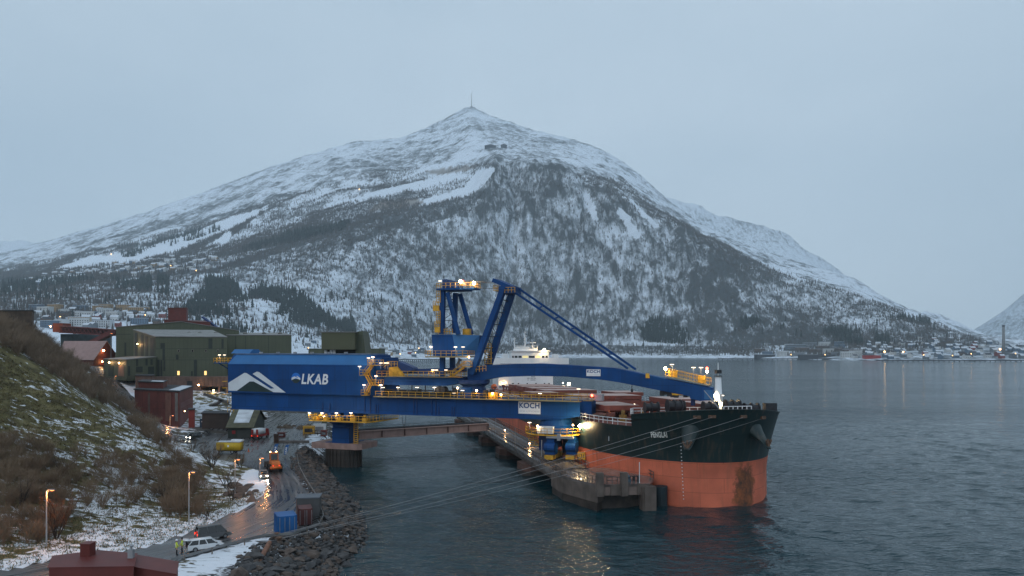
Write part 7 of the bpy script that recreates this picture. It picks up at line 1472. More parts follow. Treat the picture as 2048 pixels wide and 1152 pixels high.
# --- two workers
def person(label, px, py, rz, pose, jacket, legs, head, hat):
    t = thing('person', label, 'person', at_px(px, py), rz, 'workers beside the white car')
    V_ = {'pel': (0, 0, 0.95), 'bel': (0, 0.01, 1.10), 'che': (0, 0.0, 1.32), 'neck': (0, 0.0, 1.50), 'head': (0, 0.02, 1.62), 'crown': (0, 0.02, 1.74)}
    Rr = {'pel': (0.165, 0.12), 'bel': (0.165, 0.12), 'che': (0.20, 0.13), 'neck': (0.065, 0.065), 'head': (0.085, 0.10), 'crown': (0.07, 0.08)}
    E = [('pel', 'bel'), ('bel', 'che'), ('che', 'neck'), ('neck', 'head'), ('head', 'crown')]
    for sd_, nm in ((-1, 'r'), (1, 'l')):
        fx, fy = pose[nm]
        V_.update({'hip'+nm: (0.10*sd_, 0, 0.88), 'kne'+nm: (0.12*sd_, 0.03+fx*0.5, 0.50), 'ank'+nm: (0.13*sd_, fx, 0.09), 'toe'+nm: (0.14*sd_, fx+0.17, 0.045), 'sho'+nm: (0.20*sd_, 0, 1.42), 'elb'+nm: (0.27*sd_, fy*0.3, 1.15), 'wri'+nm: (0.24*sd_-0.05*sd_*(fy > 0.2), fy, 0.92+fy*0.5), 'han'+nm: (0.235*sd_-0.05*sd_*(fy > 0.2), fy+0.05, 0.85+fy*0.5)})
        Rr.update({'hip'+nm: (0.11, 0.11), 'kne'+nm: (0.075, 0.075), 'ank'+nm: (0.055, 0.06), 'toe'+nm: (0.045, 0.04), 'sho'+nm: (0.09, 0.08), 'elb'+nm: (0.065, 0.065), 'wri'+nm: (0.045, 0.045), 'han'+nm: (0.035, 0.025)})
        E += [('pel', 'hip'+nm), ('hip'+nm, 'kne'+nm), ('kne'+nm, 'ank'+nm), ('ank'+nm, 'toe'+nm), ('che', 'sho'+nm), ('sho'+nm, 'elb'+nm), ('elb'+nm, 'wri'+nm), ('wri'+nm, 'han'+nm)]
        hx, hy, hz_ = V_['han'+nm]
        for k in range(5):
            off = (k-2)*0.018; tip = (hx+(0.05*-sd_ if k == 4 else off), hy+0.02+0.01*k, hz_-(0.05 if k == 4 else 0.085-0.008*abs(k-1))); V_[f'f{k}{nm}'] = tip; Rr[f'f{k}{nm}'] = (0.009, 0.009); E.append(('han'+nm, f'f{k}{nm}'))
    ks = list(V_); me = bpy.data.meshes.new('body'); me.from_pydata([V_[k] for k in ks], [(ks.index(a), ks.index(b)) for a, b in E], [])
    o = bpy.data.objects.new('body', me); COL.objects.link(o); sk = o.modifiers.new('skin', 'SKIN'); sv = me.skin_vertices[0].data
    for i, k in enumerate(ks): sv[i].radius = Rr[k]; sv[i].use_root = (k == 'pel')
    o.modifiers.new('sub', 'SUBSURF').levels = 1
    m2 = bpy.data.meshes.new_from_object(o.evaluated_get(bpy.context.evaluated_depsgraph_get())); bpy.data.objects.remove(o)
    m2.materials.clear(); [m2.materials.append(m_) for m_ in (jacket, legs, head, dark_m)]
    for f in m2.polygons:
        c = f.center; f.material_index = 3 if c.z < 0.13 else (2 if c.z > 1.49 or (abs(c.x) > 0.17 and c.z < 0.9+0.5*abs(c.y) and c.z > 0.7) else (1 if c.z < 0.86 and abs(c.x) < 0.24 else 0)); f.use_smooth = True
    b = link('body', m2, t)
    s = MB(); s.lathe([(0.115, -0.03), (0.125, 0.0), (0.115, 0.08), (0.07, 0.14), (0.02, 0.155)], (0, 0.02, 1.69), 14); s.build('helmet', hat, t, smooth=True)
    s = MB(); s.ball((0, 0.125, 1.62), 0.016, 6); s.build('nose', head, t)
    for x in (-0.035, 0.035): s = MB(); s.ball((x, 0.105, 1.645), 0.011, 6); s.build('eye', dark_m, t)
    for x in (-0.09, 0.09): s = MB(); s.ball((x, 0.02, 1.625), 0.022, 6); s.build('ear', head, t)
    for z in (1.08, 1.25): s = MB(); s.lathe([(0.205, 0), (0.205, 0.05)], (0, 0, z), 16); o2 = s.build('reflective_band', sign_white, t); o2.scale = (1.0, 0.75, 1)
    return t
hiv = paint('hi_vis_yellow', (0.62, 0.72, 0.03), 0.7, vary=0.1); blk = paint('black_trousers', (0.012, 0.012, 0.015), 0.85); skin = paint('skin', (0.45, 0.27, 0.2), 0.6)
person('worker in a hi-vis jacket and white helmet, left of the pair by the car', 353, 1111, R(-60), {'r': (0.05, 0.1), 'l': (-0.04, 0.25)}, hiv, blk, skin, sign_white)
person('worker in a hi-vis jacket and dark cap, nearer the white car', 364.5, 1107, R(110), {'r': (-0.03, 0.28), 'l': (0.04, 0.12)}, hiv, blk, skin, dark_m)
# --- street lamps
pole_m = paint('lamp_pole', (0.36, 0.37, 0.38), 0.5, metal=0.3)
def street_lamp(label, px, base_y, top_y, Y, power, arm=0.5, col=(1, 0.36, 0.10)):
    b = P(px, base_y, Y); z0 = min(b.z, gz(b.x, b.y)); zt_ = P(px, top_y, Y).z; t = thing('street_lamp', label, 'street lamp', (b.x, b.y, z0), 0, 'street lamps along the shore roads')
    hh = zt_-z0; s = MB(); s.tube([(0, 0, -0.2), (0, 0, hh*0.5), (0, 0, hh-0.1)], [0.10, 0.075, 0.055], 10); s.tube([(0, 0, hh-0.12), (arm*0.4, 0, hh), (arm, 0, hh)], 0.045, 8); s.build('pole', pole_m, t)
    s = MB(); s.box(arm-0.1, arm+0.4, -0.12, 0.12, hh-0.02, hh+0.10); s.build('lamp_head', grey_m, t); s = MB(); s.box(arm-0.02, arm+0.32, -0.09, 0.09, hh-0.08, hh-0.02); s.build('lamp_glass', sodium_g, t)
    point(t, (arm+0.2, 0, hh-0.35), power, col, 0.12); return t
street_lamp('street lamp glowing orange over the brush at the far left', 93, 1084, 980, 86, 600)
street_lamp('street lamp on the snowy verge above the dark van', 378, 1057, 944, 98, 220, 0.4)
street_lamp('street lamp rising behind the bare tree at the road bend', 470, 1003, 919, 119, 260, 0.4)
street_lamp('short street lamp at the tip of the snowy verge by the oncoming car', 520, 968, 916, 133, 300, 0.3)
street_lamp('street lamp lighting the upper road beside the red workshop', 340, 860, 831, 205, 450, 0.6)
street_lamp('tall lamp pole beside the pink barn', 222, 745, 667, 300, 700, 0.2)
street_lamp('short street lamp on the upper road below the annex', 229, 775, 752, 268, 300, 0.3)
# --- two blue banner flags
for k, (px, py, hh) in enumerate([(545, 914, 2.9), (567, 913, 2.6)]):
    p = at_px(px, py); t = thing('banner_flag', ['left blue banner flag with white lettering behind the wheel loader', 'right blue banner flag with white lettering behind the wheel loader'][k], 'flag', p, 0, 'banner flags by the road')
    pts = [(0, 0, 0), (0.15, 0, hh*0.5), (0.4, 0, hh*0.9), (0.75, 0, hh)]; s = MB(); s.tube(pts, 0.03, 6); s.build('pole', grey_m, t)
    s = MB(); vs = []; z = np.linspace(0.35, hh*0.97, 9)
    for zz in z: x = np.interp(zz, [0, hh*0.5, hh*0.9, hh], [0, 0.15, 0.4, 0.75]); w = 0.78*min(1, 0.5+zz/hh); vs += [(x+0.03, 0.02*math.sin(zz*4), zz), (x+w, 0.06*math.sin(zz*5), zz+0.05)]
    s.add(vs+[(x, y+0.015, zz) for x, y, zz in vs], [(2*i, 2*i+1, 2*i+3, 2*i+2) for i in range(8)]+[(18+2*i, 18+2*i+2, 18+2*i+3, 18+2*i+1) for i in range(8)]); s.build('cloth', paint('banner_blue', (0.01, 0.09, 0.27), 0.7), t, recalc=False)
    text_mesh('lettering', 'LKAB', 0.36, sign_white, t, (0.62, -0.09, hh*0.22), (0.17, 0, 0.985), (-0.985, 0, 0.17), width=hh*0.55, offset=0.03)
# --- guard rail along the shore
GRP = [G(x, y, 3.0) for x, y in [(342, 1131), (390, 1118), (452, 1100), (520, 1082), (585, 1077), (638, 1058), (647, 1040), (634, 1000), (612, 965), (598, 938), (594, 915)]]
gr_o = GRP[0].copy(); gr = thing('guard_rail', 'steel guard rail following the road above the rocky bank', 'guard rail', gr_o)
for a, c in zip(GRP[:-1], GRP[1:]):
    s = MB(); s.beam(a-gr_o+Vector((0, 0, 0.62)), c-gr_o+Vector((0, 0, 0.62)), 0.06, 0.30); s.build('rail_beam', paint('galvanised_rail', (0.20, 0.20, 0.20), 0.5, vary=0.3, metal=0.3), gr)
    L_ = (c-a).length
    for k in range(max(1, int(L_/3.2))): q = a.lerp(c, (k+0.5)/max(1, int(L_/3.2)))-gr_o; s = MB(); s.beam(q+Vector((0.1, 0.1, -0.5)), q+Vector((0.1, 0.1, 0.78)), 0.12); s.build('post', paint('rail_post', (0.15, 0.13, 0.11), 0.7), gr)
# --- rusty pipe at the bottom
a, c = Vector((-27.6, 79.0, 2.0)), Vector((-28.2, 87.2, 3.6)); s = MB(); s.tube([Vector((0, 0, 0)), c-a], 0.28, 12); o = s.build('steel_pipe', paint('rusty_pipe', (0.20, 0.095, 0.06), 0.75, vary=0.4, scale=2)); o.location = a; tag(o, 'thick rusty steel pipe lying down the rocky bank', 'pipe')
# ================================================================ ROCK BANK
from mathutils import geometry
def rock_mesh(seed, flat=0.7):
    rr = random.Random(seed); bm = bmesh.new()
    for k in range(16):
        v = Vector((rr.gauss(0, 1), rr.gauss(0, 1), rr.gauss(0, 1))).normalized(); bm.verts.new((v.x*rr.uniform(0.85, 1.25), v.y*rr.uniform(0.75, 1.1), v.z*flat*rr.uniform(0.8, 1.1)))
    bmesh.ops.convex_hull(bm, input=bm.verts); bmesh.ops.delete(bm, geom=[v for v in bm.verts if not v.link_faces], context='VERTS')
    return bm
ROCKV = []
rock_mats = [paint('bank_rock_grey', (0.075, 0.071, 0.070), 0.85, vary=0.5, scale=1.3, bump=0.6, bscale=4), paint('bank_rock_brown', (0.10, 0.075, 0.062), 0.85, vary=0.5, scale=1.3, bump=0.6, bscale=4), paint('bank_rock_dark', (0.045, 0.044, 0.046), 0.7, vary=0.5, scale=1.3, bump=0.6, bscale=4)]
for k in range(12):
    bm = rock_mesh(100+k); me = bpy.data.meshes.new('boulder'); bm.to_mesh(me); bm.free(); me.materials.append(rock_mats[k % 3]); ROCKV.append(me)
bank = thing('rock_bank', 'bank of heaped broken boulders sloping from the road into the water', 'rock bank', (-25, 90, 0)); BO = bank.location
rr = random.Random(12); spots = []; cells = {}
for i in range(40000):
    if len(spots) > 2500: break
    y = rr.uniform(62, 176); e, s_ = float(edge_x(y)), float(shore_x(y)); x = rr.uniform(e-0.6, s_+1.4)
    r_ = (0.34+0.62*rr.random()**2.4)*(1.15 if y < 112 else 1.0); kx, ky = int(x/1.5), int(y/1.5)
    if all((x-x2)**2+(y-y2)**2 > (0.6*(r_+r2))**2 for dx in (-1, 0, 1) for dy in (-1, 0, 1) for (x2, y2, r2) in cells.get((kx+dx, ky+dy), ())):
        spots.append((x, y, r_)); cells.setdefault((kx, ky), []).append((x, y, r_))
zz = land(np.array([s[0] for s in spots]), np.array([s[1] for s in spots]))
app = sorted(range(len(spots)), key=lambda i: -spots[i][2]/spots[i][1]); vis = [i for i in app if 300 < proj(spots[i][0], spots[i][1], 1.5)[0] < 780 and proj(spots[i][0], spots[i][1], max(0, zz[i]))[1] < 1160]
front = set(vis[:300])
RestV, RestF, RestM = [], [], []; base_i = 0
rm_data = [(np.array([v.co for v in m_.vertices]), [tuple(p.vertices) for p in m_.polygons]) for m_ in ROCKV]
for i, (x, y, r0) in enumerate(spots):
    k = rr.randrange(12); rot = Matrix.Rotation(rr.random()*6.28, 3, 'Z') @ Matrix.Rotation(rr.uniform(-0.4, 0.4), 3, 'X'); sc3 = (r0*rr.uniform(0.85, 1.35), r0*rr.uniform(0.8, 1.15), r0*rr.uniform(0.75, 1.0)); z = zz[i]+0.22*r0
    if i in front:
        o = bpy.data.objects.new('boulder', ROCKV[k]); COL.objects.link(o); o.parent = bank; o.location = (x-BO.x, y-BO.y, z-BO.z); o.rotation_euler = rot.to_euler(); o.scale = sc3
    else:
        v, f = rm_data[k]; M_ = np.array(rot) @ np.diag(sc3); RestV.append(v @ M_.T+np.array([x-BO.x, y-BO.y, z-BO.z])); RestF += [tuple(a+base_i for a in q) for q in f]; RestM += [k % 3]*len(f); base_i += len(v)
# small rubble filling the gaps
for j in range(2600):
    y = rr.uniform(64, 176); e, s_ = float(edge_x(y)), float(shore_x(y)); x = rr.uniform(e-1.6, s_+0.8); k = rr.randrange(12); r0 = rr.uniform(0.14, 0.42); rot = Matrix.Rotation(rr.random()*6.28, 3, 'Z')
    b_ = min(2.2, max(0, (x-e)/max(s_-e, 1))); z = 3-b_*3.6 if b_ > 0 else 3.0
    v, f = rm_data[k]; RestV.append((v*r0) @ np.array(rot).T+np.array([x-BO.x, y-BO.y, z-BO.z+0.1])); RestF += [tuple(a+base_i for a in q) for q in f]; RestM += [k % 3]*len(f); base_i += len(v)
me = np_mesh('rubble', np.concatenate(RestV), np.array([q for q in RestF if len(q) == 3]), rock_mats, [m_ for q, m_ in zip(RestF, RestM) if len(q) == 3]); tag(link('rubble', me, bank), kind='stuff')
# boulders on the snowy verge
VB = [(468, 963, 1.3), (484, 972, 1.5), (478, 984, 1.2), (497, 966, 1.1), (500, 980, 0.9), (459, 978, 1.0), (511, 975, 0.7)]
for k, (px, py, r0) in enumerate(VB):
    p = G(px, py, 3.4); o = bpy.data.objects.new('boulder', ROCKV[(k*3+1) % 12]); COL.objects.link(o); o.location = (p.x, p.y, gz(p.x, p.y)+0.25*r0); o.scale = (r0, r0*0.9, r0*0.8); o.rotation_euler = (0, 0, k*1.3)
    tag(o, 'dark boulder in the heap on the snowy verge inside the road bend', 'boulder', 'boulders on the snowy verge')
p = G(503, 999, 3.1); s = MB(); s.add([(-0.8, -0.4, 0), (0.8, -0.4, 0), (0.7, 0.5, 0), (-0.6, 0.5, 0), (0.1, 0, 1.35), (0.35, -0.15, 1.0)], [(0, 1, 5, 4), (1, 2, 5), (2, 4, 5), (2, 3, 4), (3, 0, 4), (3, 2, 1, 0)]); o = s.build('pointed_stone', paint('reddish_stone', (0.19, 0.115, 0.085), 0.85, vary=0.4, bump=0.4)); o.location = (p.x, p.y, gz(p.x, p.y)-0.05); tag(o, 'pointed reddish stone standing alone on the snowy verge', 'stone')

# ================================================================ BRUSH, BARE TREES, GRASS
bark_m = paint('wet_bark', (0.040, 0.032, 0.027), 0.9, vary=0.3); twig_m = paint('brown_twigs', (0.20, 0.145, 0.10), 0.9, vary=0.35, scale=0.15); twig_l = paint('grey_olive_twigs', (0.18, 0.125, 0.08), 0.9, vary=0.35, scale=0.15)
grass_m = paint('dead_grass', (0.24, 0.19, 0.105), 0.95, vary=0.5, scale=0.3); moss_m = paint('olive_grass', (0.115, 0.108, 0.045), 0.95, vary=0.5, scale=0.3)
def blades(base, d, w, rg):
    """Thin tapering triangles from base along d, width w, turned at random."""
    n = len(base); a = rg.random(n)*6.28; side = np.stack([np.cos(a), np.sin(a), 0.2*rg.normal(size=n)], -1)*w[:, None]
    V = np.stack([base-side, base+side, base+d], 1).reshape(-1, 3); return V, np.arange(3*n).reshape(-1, 3)
def bush_twigs(P_, H, n_each, rg, spread=0.55, wid=0.011):
    """Many fine twigs per bush: a first storey from the ground, finer ones off it."""
    m_ = len(P_); N = m_*n_each; i = np.repeat(np.arange(m_), n_each); h = H[i]
    a = rg.random(N)*6.28; r_ = rg.random(N)**0.6*spread; hd = np.stack([np.cos(a)*r_, np.sin(a)*r_, np.ones(N)], -1)
    t = rg.random(N)**0.8*0.75; start = P_[i]+hd*(h*t)[:, None]*0.85
    L = h*(0.20+0.35*rg.random(N))*(1.05-t*0.6); d = hd+rg.normal(size=(N, 3))*np.array([0.38, 0.38, 0.22]); d /= np.linalg.norm(d, axis=1)[:, None]
    return blades(start, d*L[:, None], wid*(0.6+0.8*rg.random(N))*(0.5+h/3.0), rg)
def scatter(poly, n, rg, ylo, yhi):
    """Points on the land whose view falls within the outline."""
    out = []; xs_ = [p[0] for p in poly]; ys_ = [p[1] for p in poly]
    X = rg.uniform(-165, -28, n*60); Y = rg.uniform(ylo, yhi, n*60); Z = land(X, Y); u, v = proj(X, Y, Z); k = in_poly(u, v, poly) & ~in_poly(X, Y, ROADPOLY) & (seg_dist(X, Y, UPROAD) > 3.6)
    return np.stack([X, Y, Z], -1)[k][:n]
rgv = np.random.default_rng(44)
belt = scatter([(-20, 630), (60, 668), (120, 700), (200, 745), (235, 790), (262, 830), (300, 860), (330, 885), (250, 832), (160, 790), (60, 722), (-20, 686)], 700, rgv, 140, 250)
V1, F1 = bush_twigs(belt, 2.4+3.0*rgv.random(len(belt))**1.5, 230, rgv, 0.6, 0.014)
tag(link('brush', np_mesh('brush', V1, F1, twig_m)), 'dense brown leafless brush along the crest of the near hill', 'brush', kind='stuff')
low = np.concatenate([scatter([(-20, 880), (90, 890), (140, 960), (150, 1060), (60, 1095), (-20, 1100)], 230, rgv, 80, 130), scatter([(290, 930), (380, 930), (420, 990), (400, 1040), (320, 1030), (290, 980)], 130, rgv, 90, 140), scatter([(250, 840), (330, 890), (420, 960), (400, 960), (330, 910)], 90, rgv, 130, 160), scatter([(140, 900), (260, 910), (300, 1000), (200, 1040), (150, 1000)], 60, rgv, 90, 135)])
V1, F1 = bush_twigs(low, 1.5+2.3*rgv.random(len(low))**1.4, 240, rgv, 0.7, 0.012)
tag(link('brush', np_mesh('brush', V1, F1, twig_l)), 'scattered low leafless scrub on the face of the snowy hill', 'brush', kind='stuff')
# grass tussocks lying downhill
gp = scatter([(-20, 690), (160, 795), (340, 895), (450, 990), (535, 985), (430, 1048), (270, 1100), (-20, 1145)], 9000, rgv, 76, 158)
N = len(gp)*6; i = np.repeat(np.arange(len(gp)), 6); d = rgv.normal(size=(N, 3))*np.array([0.45, 0.45, 0.2])+np.array([0.25, -0.45, 0.55]); d /= np.linalg.norm(d, axis=1)[:, None]
V1, F1 = blades(gp[i]+rgv.normal(size=(N, 3))*np.array([0.16, 0.16, 0.0])-np.array([0, 0, 0.05]), d*(0.25+0.4*rgv.random(N))[:, None], 0.035+0.03*rgv.random(N), rgv)
tag(link('grass', np_mesh('grass', V1, F1, [grass_m, moss_m], (rgv.random(N) < 0.5).astype(int))), 'dead olive-brown grass tussocks poking through the snow on the hill', 'grass', kind='stuff')
# single bare trees
def bare_tree(label, px, py, Y, h, seed, spread=0.5, stems=5, mats=(None, None), group=None, nt=420):
    b = P(px, py, Y) if Y else G(px, py, 3.2); z0 = gz(b.x, b.y); t = thing('bare_tree', label, 'tree', (b.x, b.y, z0-0.05), 0, group); rr = random.Random(seed); rg = np.random.default_rng(seed)
    tips = []; s = MB()
    def grow(p, d, L, r0, lev):
        pts = [p]; q = p.copy(); dd = d.copy()
        for k in range(3): dd = (dd+Vector((rr.gauss(0, 0.13), rr.gauss(0, 0.13), 0.06))).normalized(); q = q+dd*L/3; pts.append(q.copy())
        s.tube(pts, [r0, r0*0.8, r0*0.6, r0*0.35], 5 if lev < 2 else 3, caps=False)
        if lev >= 3: tips.append((pts[1], dd)); tips.append((pts[-1], dd)); return
        for k in range(4 if lev else 4):
            u = pts[1+k % 3]; nd = (dd+Vector((rr.gauss(0, 0.45), rr.gauss(0, 0.45), rr.gauss(0.1, 0.2)))).normalized(); grow(u, nd, L*rr.uniform(0.45, 0.68), r0*0.5, lev+1)
        tips.append((pts[-1], dd))
    for k in range(stems):
        a = rr.random()*6.28; d = Vector((math.cos(a)*spread*rr.uniform(0.3, 1), math.sin(a)*spread*rr.uniform(0.3, 1), 1)).normalized(); grow(Vector((math.cos(a)*0.15, math.sin(a)*0.15, 0)), d, h*rr.uniform(0.45, 0.62), 0.045*h/4+0.02, 1)
    s.build('trunk', bark_m, t, recalc=False)
    T = np.array([p for p, d in tips]); D = np.array([d for p, d in tips]); k = rg.integers(0, len(T), nt*4); dd = D[k]+rg.normal(size=(len(k), 3))*0.5; dd /= np.linalg.norm(dd, axis=1)[:, None]
    V1, F1 = blades(T[k]-dd*0.1, dd*(h*0.09*(0.5+rg.random(len(k))))[:, None], np.full(len(k), 0.011), rg); link('crown', np_mesh('crown', V1, F1, mats[0] or twig_m), t); return t
GT_ = 'bare trees beside the shore road'
bare_tree('big bare many-stemmed tree at the bend between hill and yard', 424, 962, 140, 5.6, 1, 0.75, 8, group=GT_, nt=700)
bare_tree('bare tree with russet twigs behind the verge boulders', 452, 985, 128, 5.0, 2, 0.5, 5, group=GT_)
bare_tree('slim bare tree nearest the road edge below the boulders', 464, 1006, 117, 4.2, 3, 0.35, 3, group=GT_)
bare_tree('small bare tree at the road edge above the dark van', 413, 1042, 101, 3.0, 4, 0.4, 3, group=GT_)
bare_tree('olive-brown bare shrub tree behind the bend lamp', 482, 945, 146, 3.4, 5, 0.8, 6, (twig_l, None), GT_)
bare_tree('bare tree lit orange by the left street lamp', 112, 1075, 89, 5.6, 6, 0.6, 6, (paint('russet_twigs', (0.13, 0.06, 0.03), 0.9), None), GT_, 800)
bare_tree('dark bare tree at the left frame edge of the hill', 40, 1040, 96, 5.0, 7, 0.7, 6, group=GT_, nt=600)
bare_tree('bare shrub tree halfway up the snowy slope', 330, 985, 111, 4.0, 8, 0.8, 7, (twig_l, None), GT_, 600)
bare_tree('bare shrub tree in the middle of the slope left of the snow streak', 120, 930, 113, 3.6, 9, 0.9, 7, (twig_l, None), GT_, 500)
bare_tree('bare tree by the upper road below the red workshop', 345, 905, 158, 4.0, 10, 0.6, 5, group=GT_)
bare_tree('bare shrub on the grass mound beside the upper road', 385, 900, 165, 3.2, 11, 0.8, 6, (twig_l, None), GT_)
bare_tree('bare tree on top of the hill at the left edge', 20, 690, 155, 4.5, 12, 0.6, 6, group=GT_)
# ================================================================ FAR TOWN
hroof = paint('far_snowy_roof', (0.60, 0.64, 0.70), 0.9, vary=0.2, scale=0.05); hdark = paint('far_dark_roof', (0.05, 0.055, 0.065), 0.8)
HCOL = {'white': (0.55, 0.56, 0.56), 'grey': (0.17, 0.19, 0.21), 'ochre': (0.34, 0.22, 0.10), 'red': (0.22, 0.05, 0.04), 'blue-grey': (0.10, 0.15, 0.21), 'brown': (0.12, 0.08, 0.06)}
HM = {}
def house_mesh(col, kind, w, d, h, roof):
    key = (col, kind, roof)
    if key in HM: return HM[key]
    wall = paint('house_'+col, HCOL[col], 0.8, vary=0.15, scale=0.05); s = MB(); a, b = w/2, d/2
    if kind == 'gable':
        s.add([(-a, -b, -3), (a, -b, -3), (a, b, -3), (-a, b, -3), (-a, -b, h), (a, -b, h), (a, b, h), (-a, b, h), (-a, 0, h+d*0.36), (a, 0, h+d*0.36)], [(0, 1, 5, 4), (2, 3, 7, 6), (1, 2, 6, 9, 5), (3, 0, 4, 8, 7)], 0)
        s.add([(-a-0.5, -b-0.5, h-0.15), (a+0.5, -b-0.5, h-0.15), (a+0.5, 0, h+d*0.36+0.25), (-a-0.5, 0, h+d*0.36+0.25), (a+0.5, b+0.5, h-0.15), (-a-0.5, b+0.5, h-0.15)], [(0, 1, 2, 3), (3, 2, 4, 5)], 1); s.box(a*0.3, a*0.3+0.9, -0.4, 0.5, h, h+d*0.36+1.3, 0)
    else: s.box(-a, a, -b, b, -4, h, 0); s.box(-a-0.3, a+0.3, -b-0.3, b+0.3, h+0.02, h+0.45, 1)
    nf = max(1, int(h/2.9)); nw = max(2, int(w/3.2))
    for f in range(nf):
        for k in range(nw): x = -a+(k+0.5)*w/nw; z = 0.9+f*2.9; s.box(x-0.65, x+0.65, -b-0.08, -b-0.02, z, z+1.4, 2)
    HM[key] = s.mesh('house', [wall, hroof if roof == 'snow' else hdark, glass_m]); return HM[key]
def put_houses(polys, n, seed, where, group, scale=1.0, kinds=None, rmin=1.02, rmax=3.3, gap=9.0):
    pts = pick(polys, n*6, seed=seed, rmin=rmin, rmax=rmax); rr = random.Random(seed); got = []
    for p in pts:
        if len(got) >= n: break
        if any((p[0]-q[0])**2+(p[1]-q[1])**2 < gap*gap*scale*scale for q in got): continue
        got.append(p); col, kind, roof, w, d, h = rr.choice(kinds); o = bpy.data.objects.new('house', house_mesh(col, kind, w, d, h, roof)); COL.objects.link(o)
        o.location = (p[0], p[1], p[2]+0.6); o.rotation_euler = (0, 0, rr.gauss(0, 0.35)); sc = scale*rr.uniform(0.9, 1.15); o.scale = (sc, sc, sc)
        nm = {'gable': 'house', 'flat': 'block'}[kind]; tag(o, f'{col} {nm} with a {"snowy" if roof == "snow" else "dark"} roof in the {where}', 'house', f'{col} {nm}s with {roof} roofs in the {where}')
GAB = [('white', 'gable', 'snow', 11, 9, 5.5), ('grey', 'gable', 'snow', 11, 9, 5.5), ('ochre', 'gable', 'snow', 11, 9, 5.5), ('red', 'gable', 'snow', 11, 9, 5.5), ('blue-grey', 'gable', 'snow', 12, 9, 5.5), ('brown', 'gable', 'dark', 12, 9, 5.5), ('white', 'gable', 'dark', 12, 9, 5.5)]
put_houses([[(20, 568), (120, 545), (250, 528), (330, 518), (430, 516), (440, 545), (330, 552), (200, 556), (60, 574)]], 130, 501, 'hillside town at upper left', '', 1.3, [GAB[0], GAB[0], GAB[0], GAB[1], GAB[4], GAB[2], GAB[6]], 1.9, 3.3, 9)
put_houses([[(70, 618), (230, 616), (330, 632), (335, 650), (200, 658), (80, 660)]], 60, 502, 'lower town at left', '', 1.0, [GAB[0], GAB[0], GAB[1], GAB[1], GAB[4], GAB[5], GAB[3]]+[('white', 'flat', 'snow', 26, 12, 11), ('ochre', 'flat', 'snow', 24, 12, 12), ('blue-grey', 'flat', 'snow', 24, 12, 9)], 1.05, 2.4, 13)
put_houses([[(595, 700), (600, 685), (680, 690), (860, 700), (900, 712), (760, 722), (640, 716)]], 40, 503, 'waterfront behind the loader', '', 1.0, GAB+[('grey', 'flat', 'snow', 30, 14, 7), ('white', 'flat', 'snow', 26, 12, 9)], 1.02, 2.4, 14)
put_houses([[(1690, 716), (1720, 688), (1860, 676), (1960, 684), (2048, 690), (2060, 720), (1850, 722)]], 120, 504, 'shore town at far right', '', 1.1, [GAB[0], GAB[0], GAB[1], GAB[1], GAB[4], GAB[4], GAB[5], GAB[6], GAB[3], ('grey', 'gable', 'dark', 12, 9, 5.5)], 1.02, 2.6, 11)
put_houses([[(1510, 714), (1520, 692), (1700, 690), (1710, 716)]], 22, 505, 'warehouse row on the right shore', '', 1.15, [('grey', 'flat', 'snow', 42, 16, 8), ('blue-grey', 'flat', 'snow', 36, 14, 9), ('brown', 'flat', 'snow', 34, 14, 7), ('white', 'flat', 'snow', 30, 14, 9)], 1.02, 2.4, 30)
# larger single buildings
def big(name, label, px0, px1, py0, py1, depth, mat, roofm=None, floors=0):
    c = on_mountain((px0+px1)/2, py1); Y = c.y; a, b = P(px0, py1, Y), P(px1, py0, Y); t = thing(name, label, 'building', (a.x, Y, a.z)); w, hh = b.x-a.x, b.z-a.z; s = MB(); s.box(0, w, 0, depth, -4, hh); s.build('wall', mat, t); s = MB(); s.box(-0.4, w+0.4, -0.4, depth+0.4, hh+0.02, hh+0.7); s.build('roof', roofm or hroof, t)
    for f in range(floors):
        n_ = max(3, int(w/3.6))
        for k in range(n_): s = MB(); s.box((k+0.25)*w/n_, (k+0.75)*w/n_, -0.12, -0.02, hh*(f+0.3)/floors, hh*(f+0.75)/floors); s.build('window', glass_m, t)
    return t
hw1 = paint('apartment_cream', (0.48, 0.38, 0.25), 0.8); hw2 = paint('apartment_white', (0.50, 0.52, 0.54), 0.8)
big('apartment_block', 'cream apartment block with rows of windows in the lower left town', 136, 174, 634, 650, 14, hw1, None, 4); big('apartment_block', 'white apartment block with rows of windows right of the cream one', 184, 220, 641, 655, 14, hw2, None, 4); big('apartment_block', 'white hillside block with an orange upper floor above the cream block', 143, 158, 622, 632, 12, hw2, None, 2)
big('warehouse', 'red warehouse on the far right shore', 1731, 1762, 711, 719, 18, paint('warehouse_red', (0.35, 0.025, 0.02), 0.7), paint('warehouse_red_roof', (0.28, 0.03, 0.025), 0.7))
big('warehouse', 'long dark wharf shed standing on the far right shore', 1512, 1550, 709, 716, 18, hdark, hroof); big('warehouse', 'long low dark quay shed beside the wharf shed', 1600, 1670, 710, 718, 16, hdark, hdark); big('apartment_block', 'long grey block with a snowy roof above the right shore', 1574, 1612, 689, 701, 14, paint('block_grey', (0.14, 0.17, 0.20), 0.8), None, 3)
c = on_mountain(2006, 712); t = thing('chimney_stack', 'tall slim grey chimney at the far right town', 'chimney', c); hh = P(2006, 651, c.y).z-c.z; s = MB(); s.tube([(0, 0, -3), (0, 0, hh)], [4.2, 2.6], 14); s.build('shaft', paint('chimney_concrete', (0.22, 0.22, 0.22), 0.8), t, smooth=True); s = MB(); s.tube([(0, 0, hh-3), (0, 0, hh+1)], 3.0, 14); s.build('rim', hdark, t)
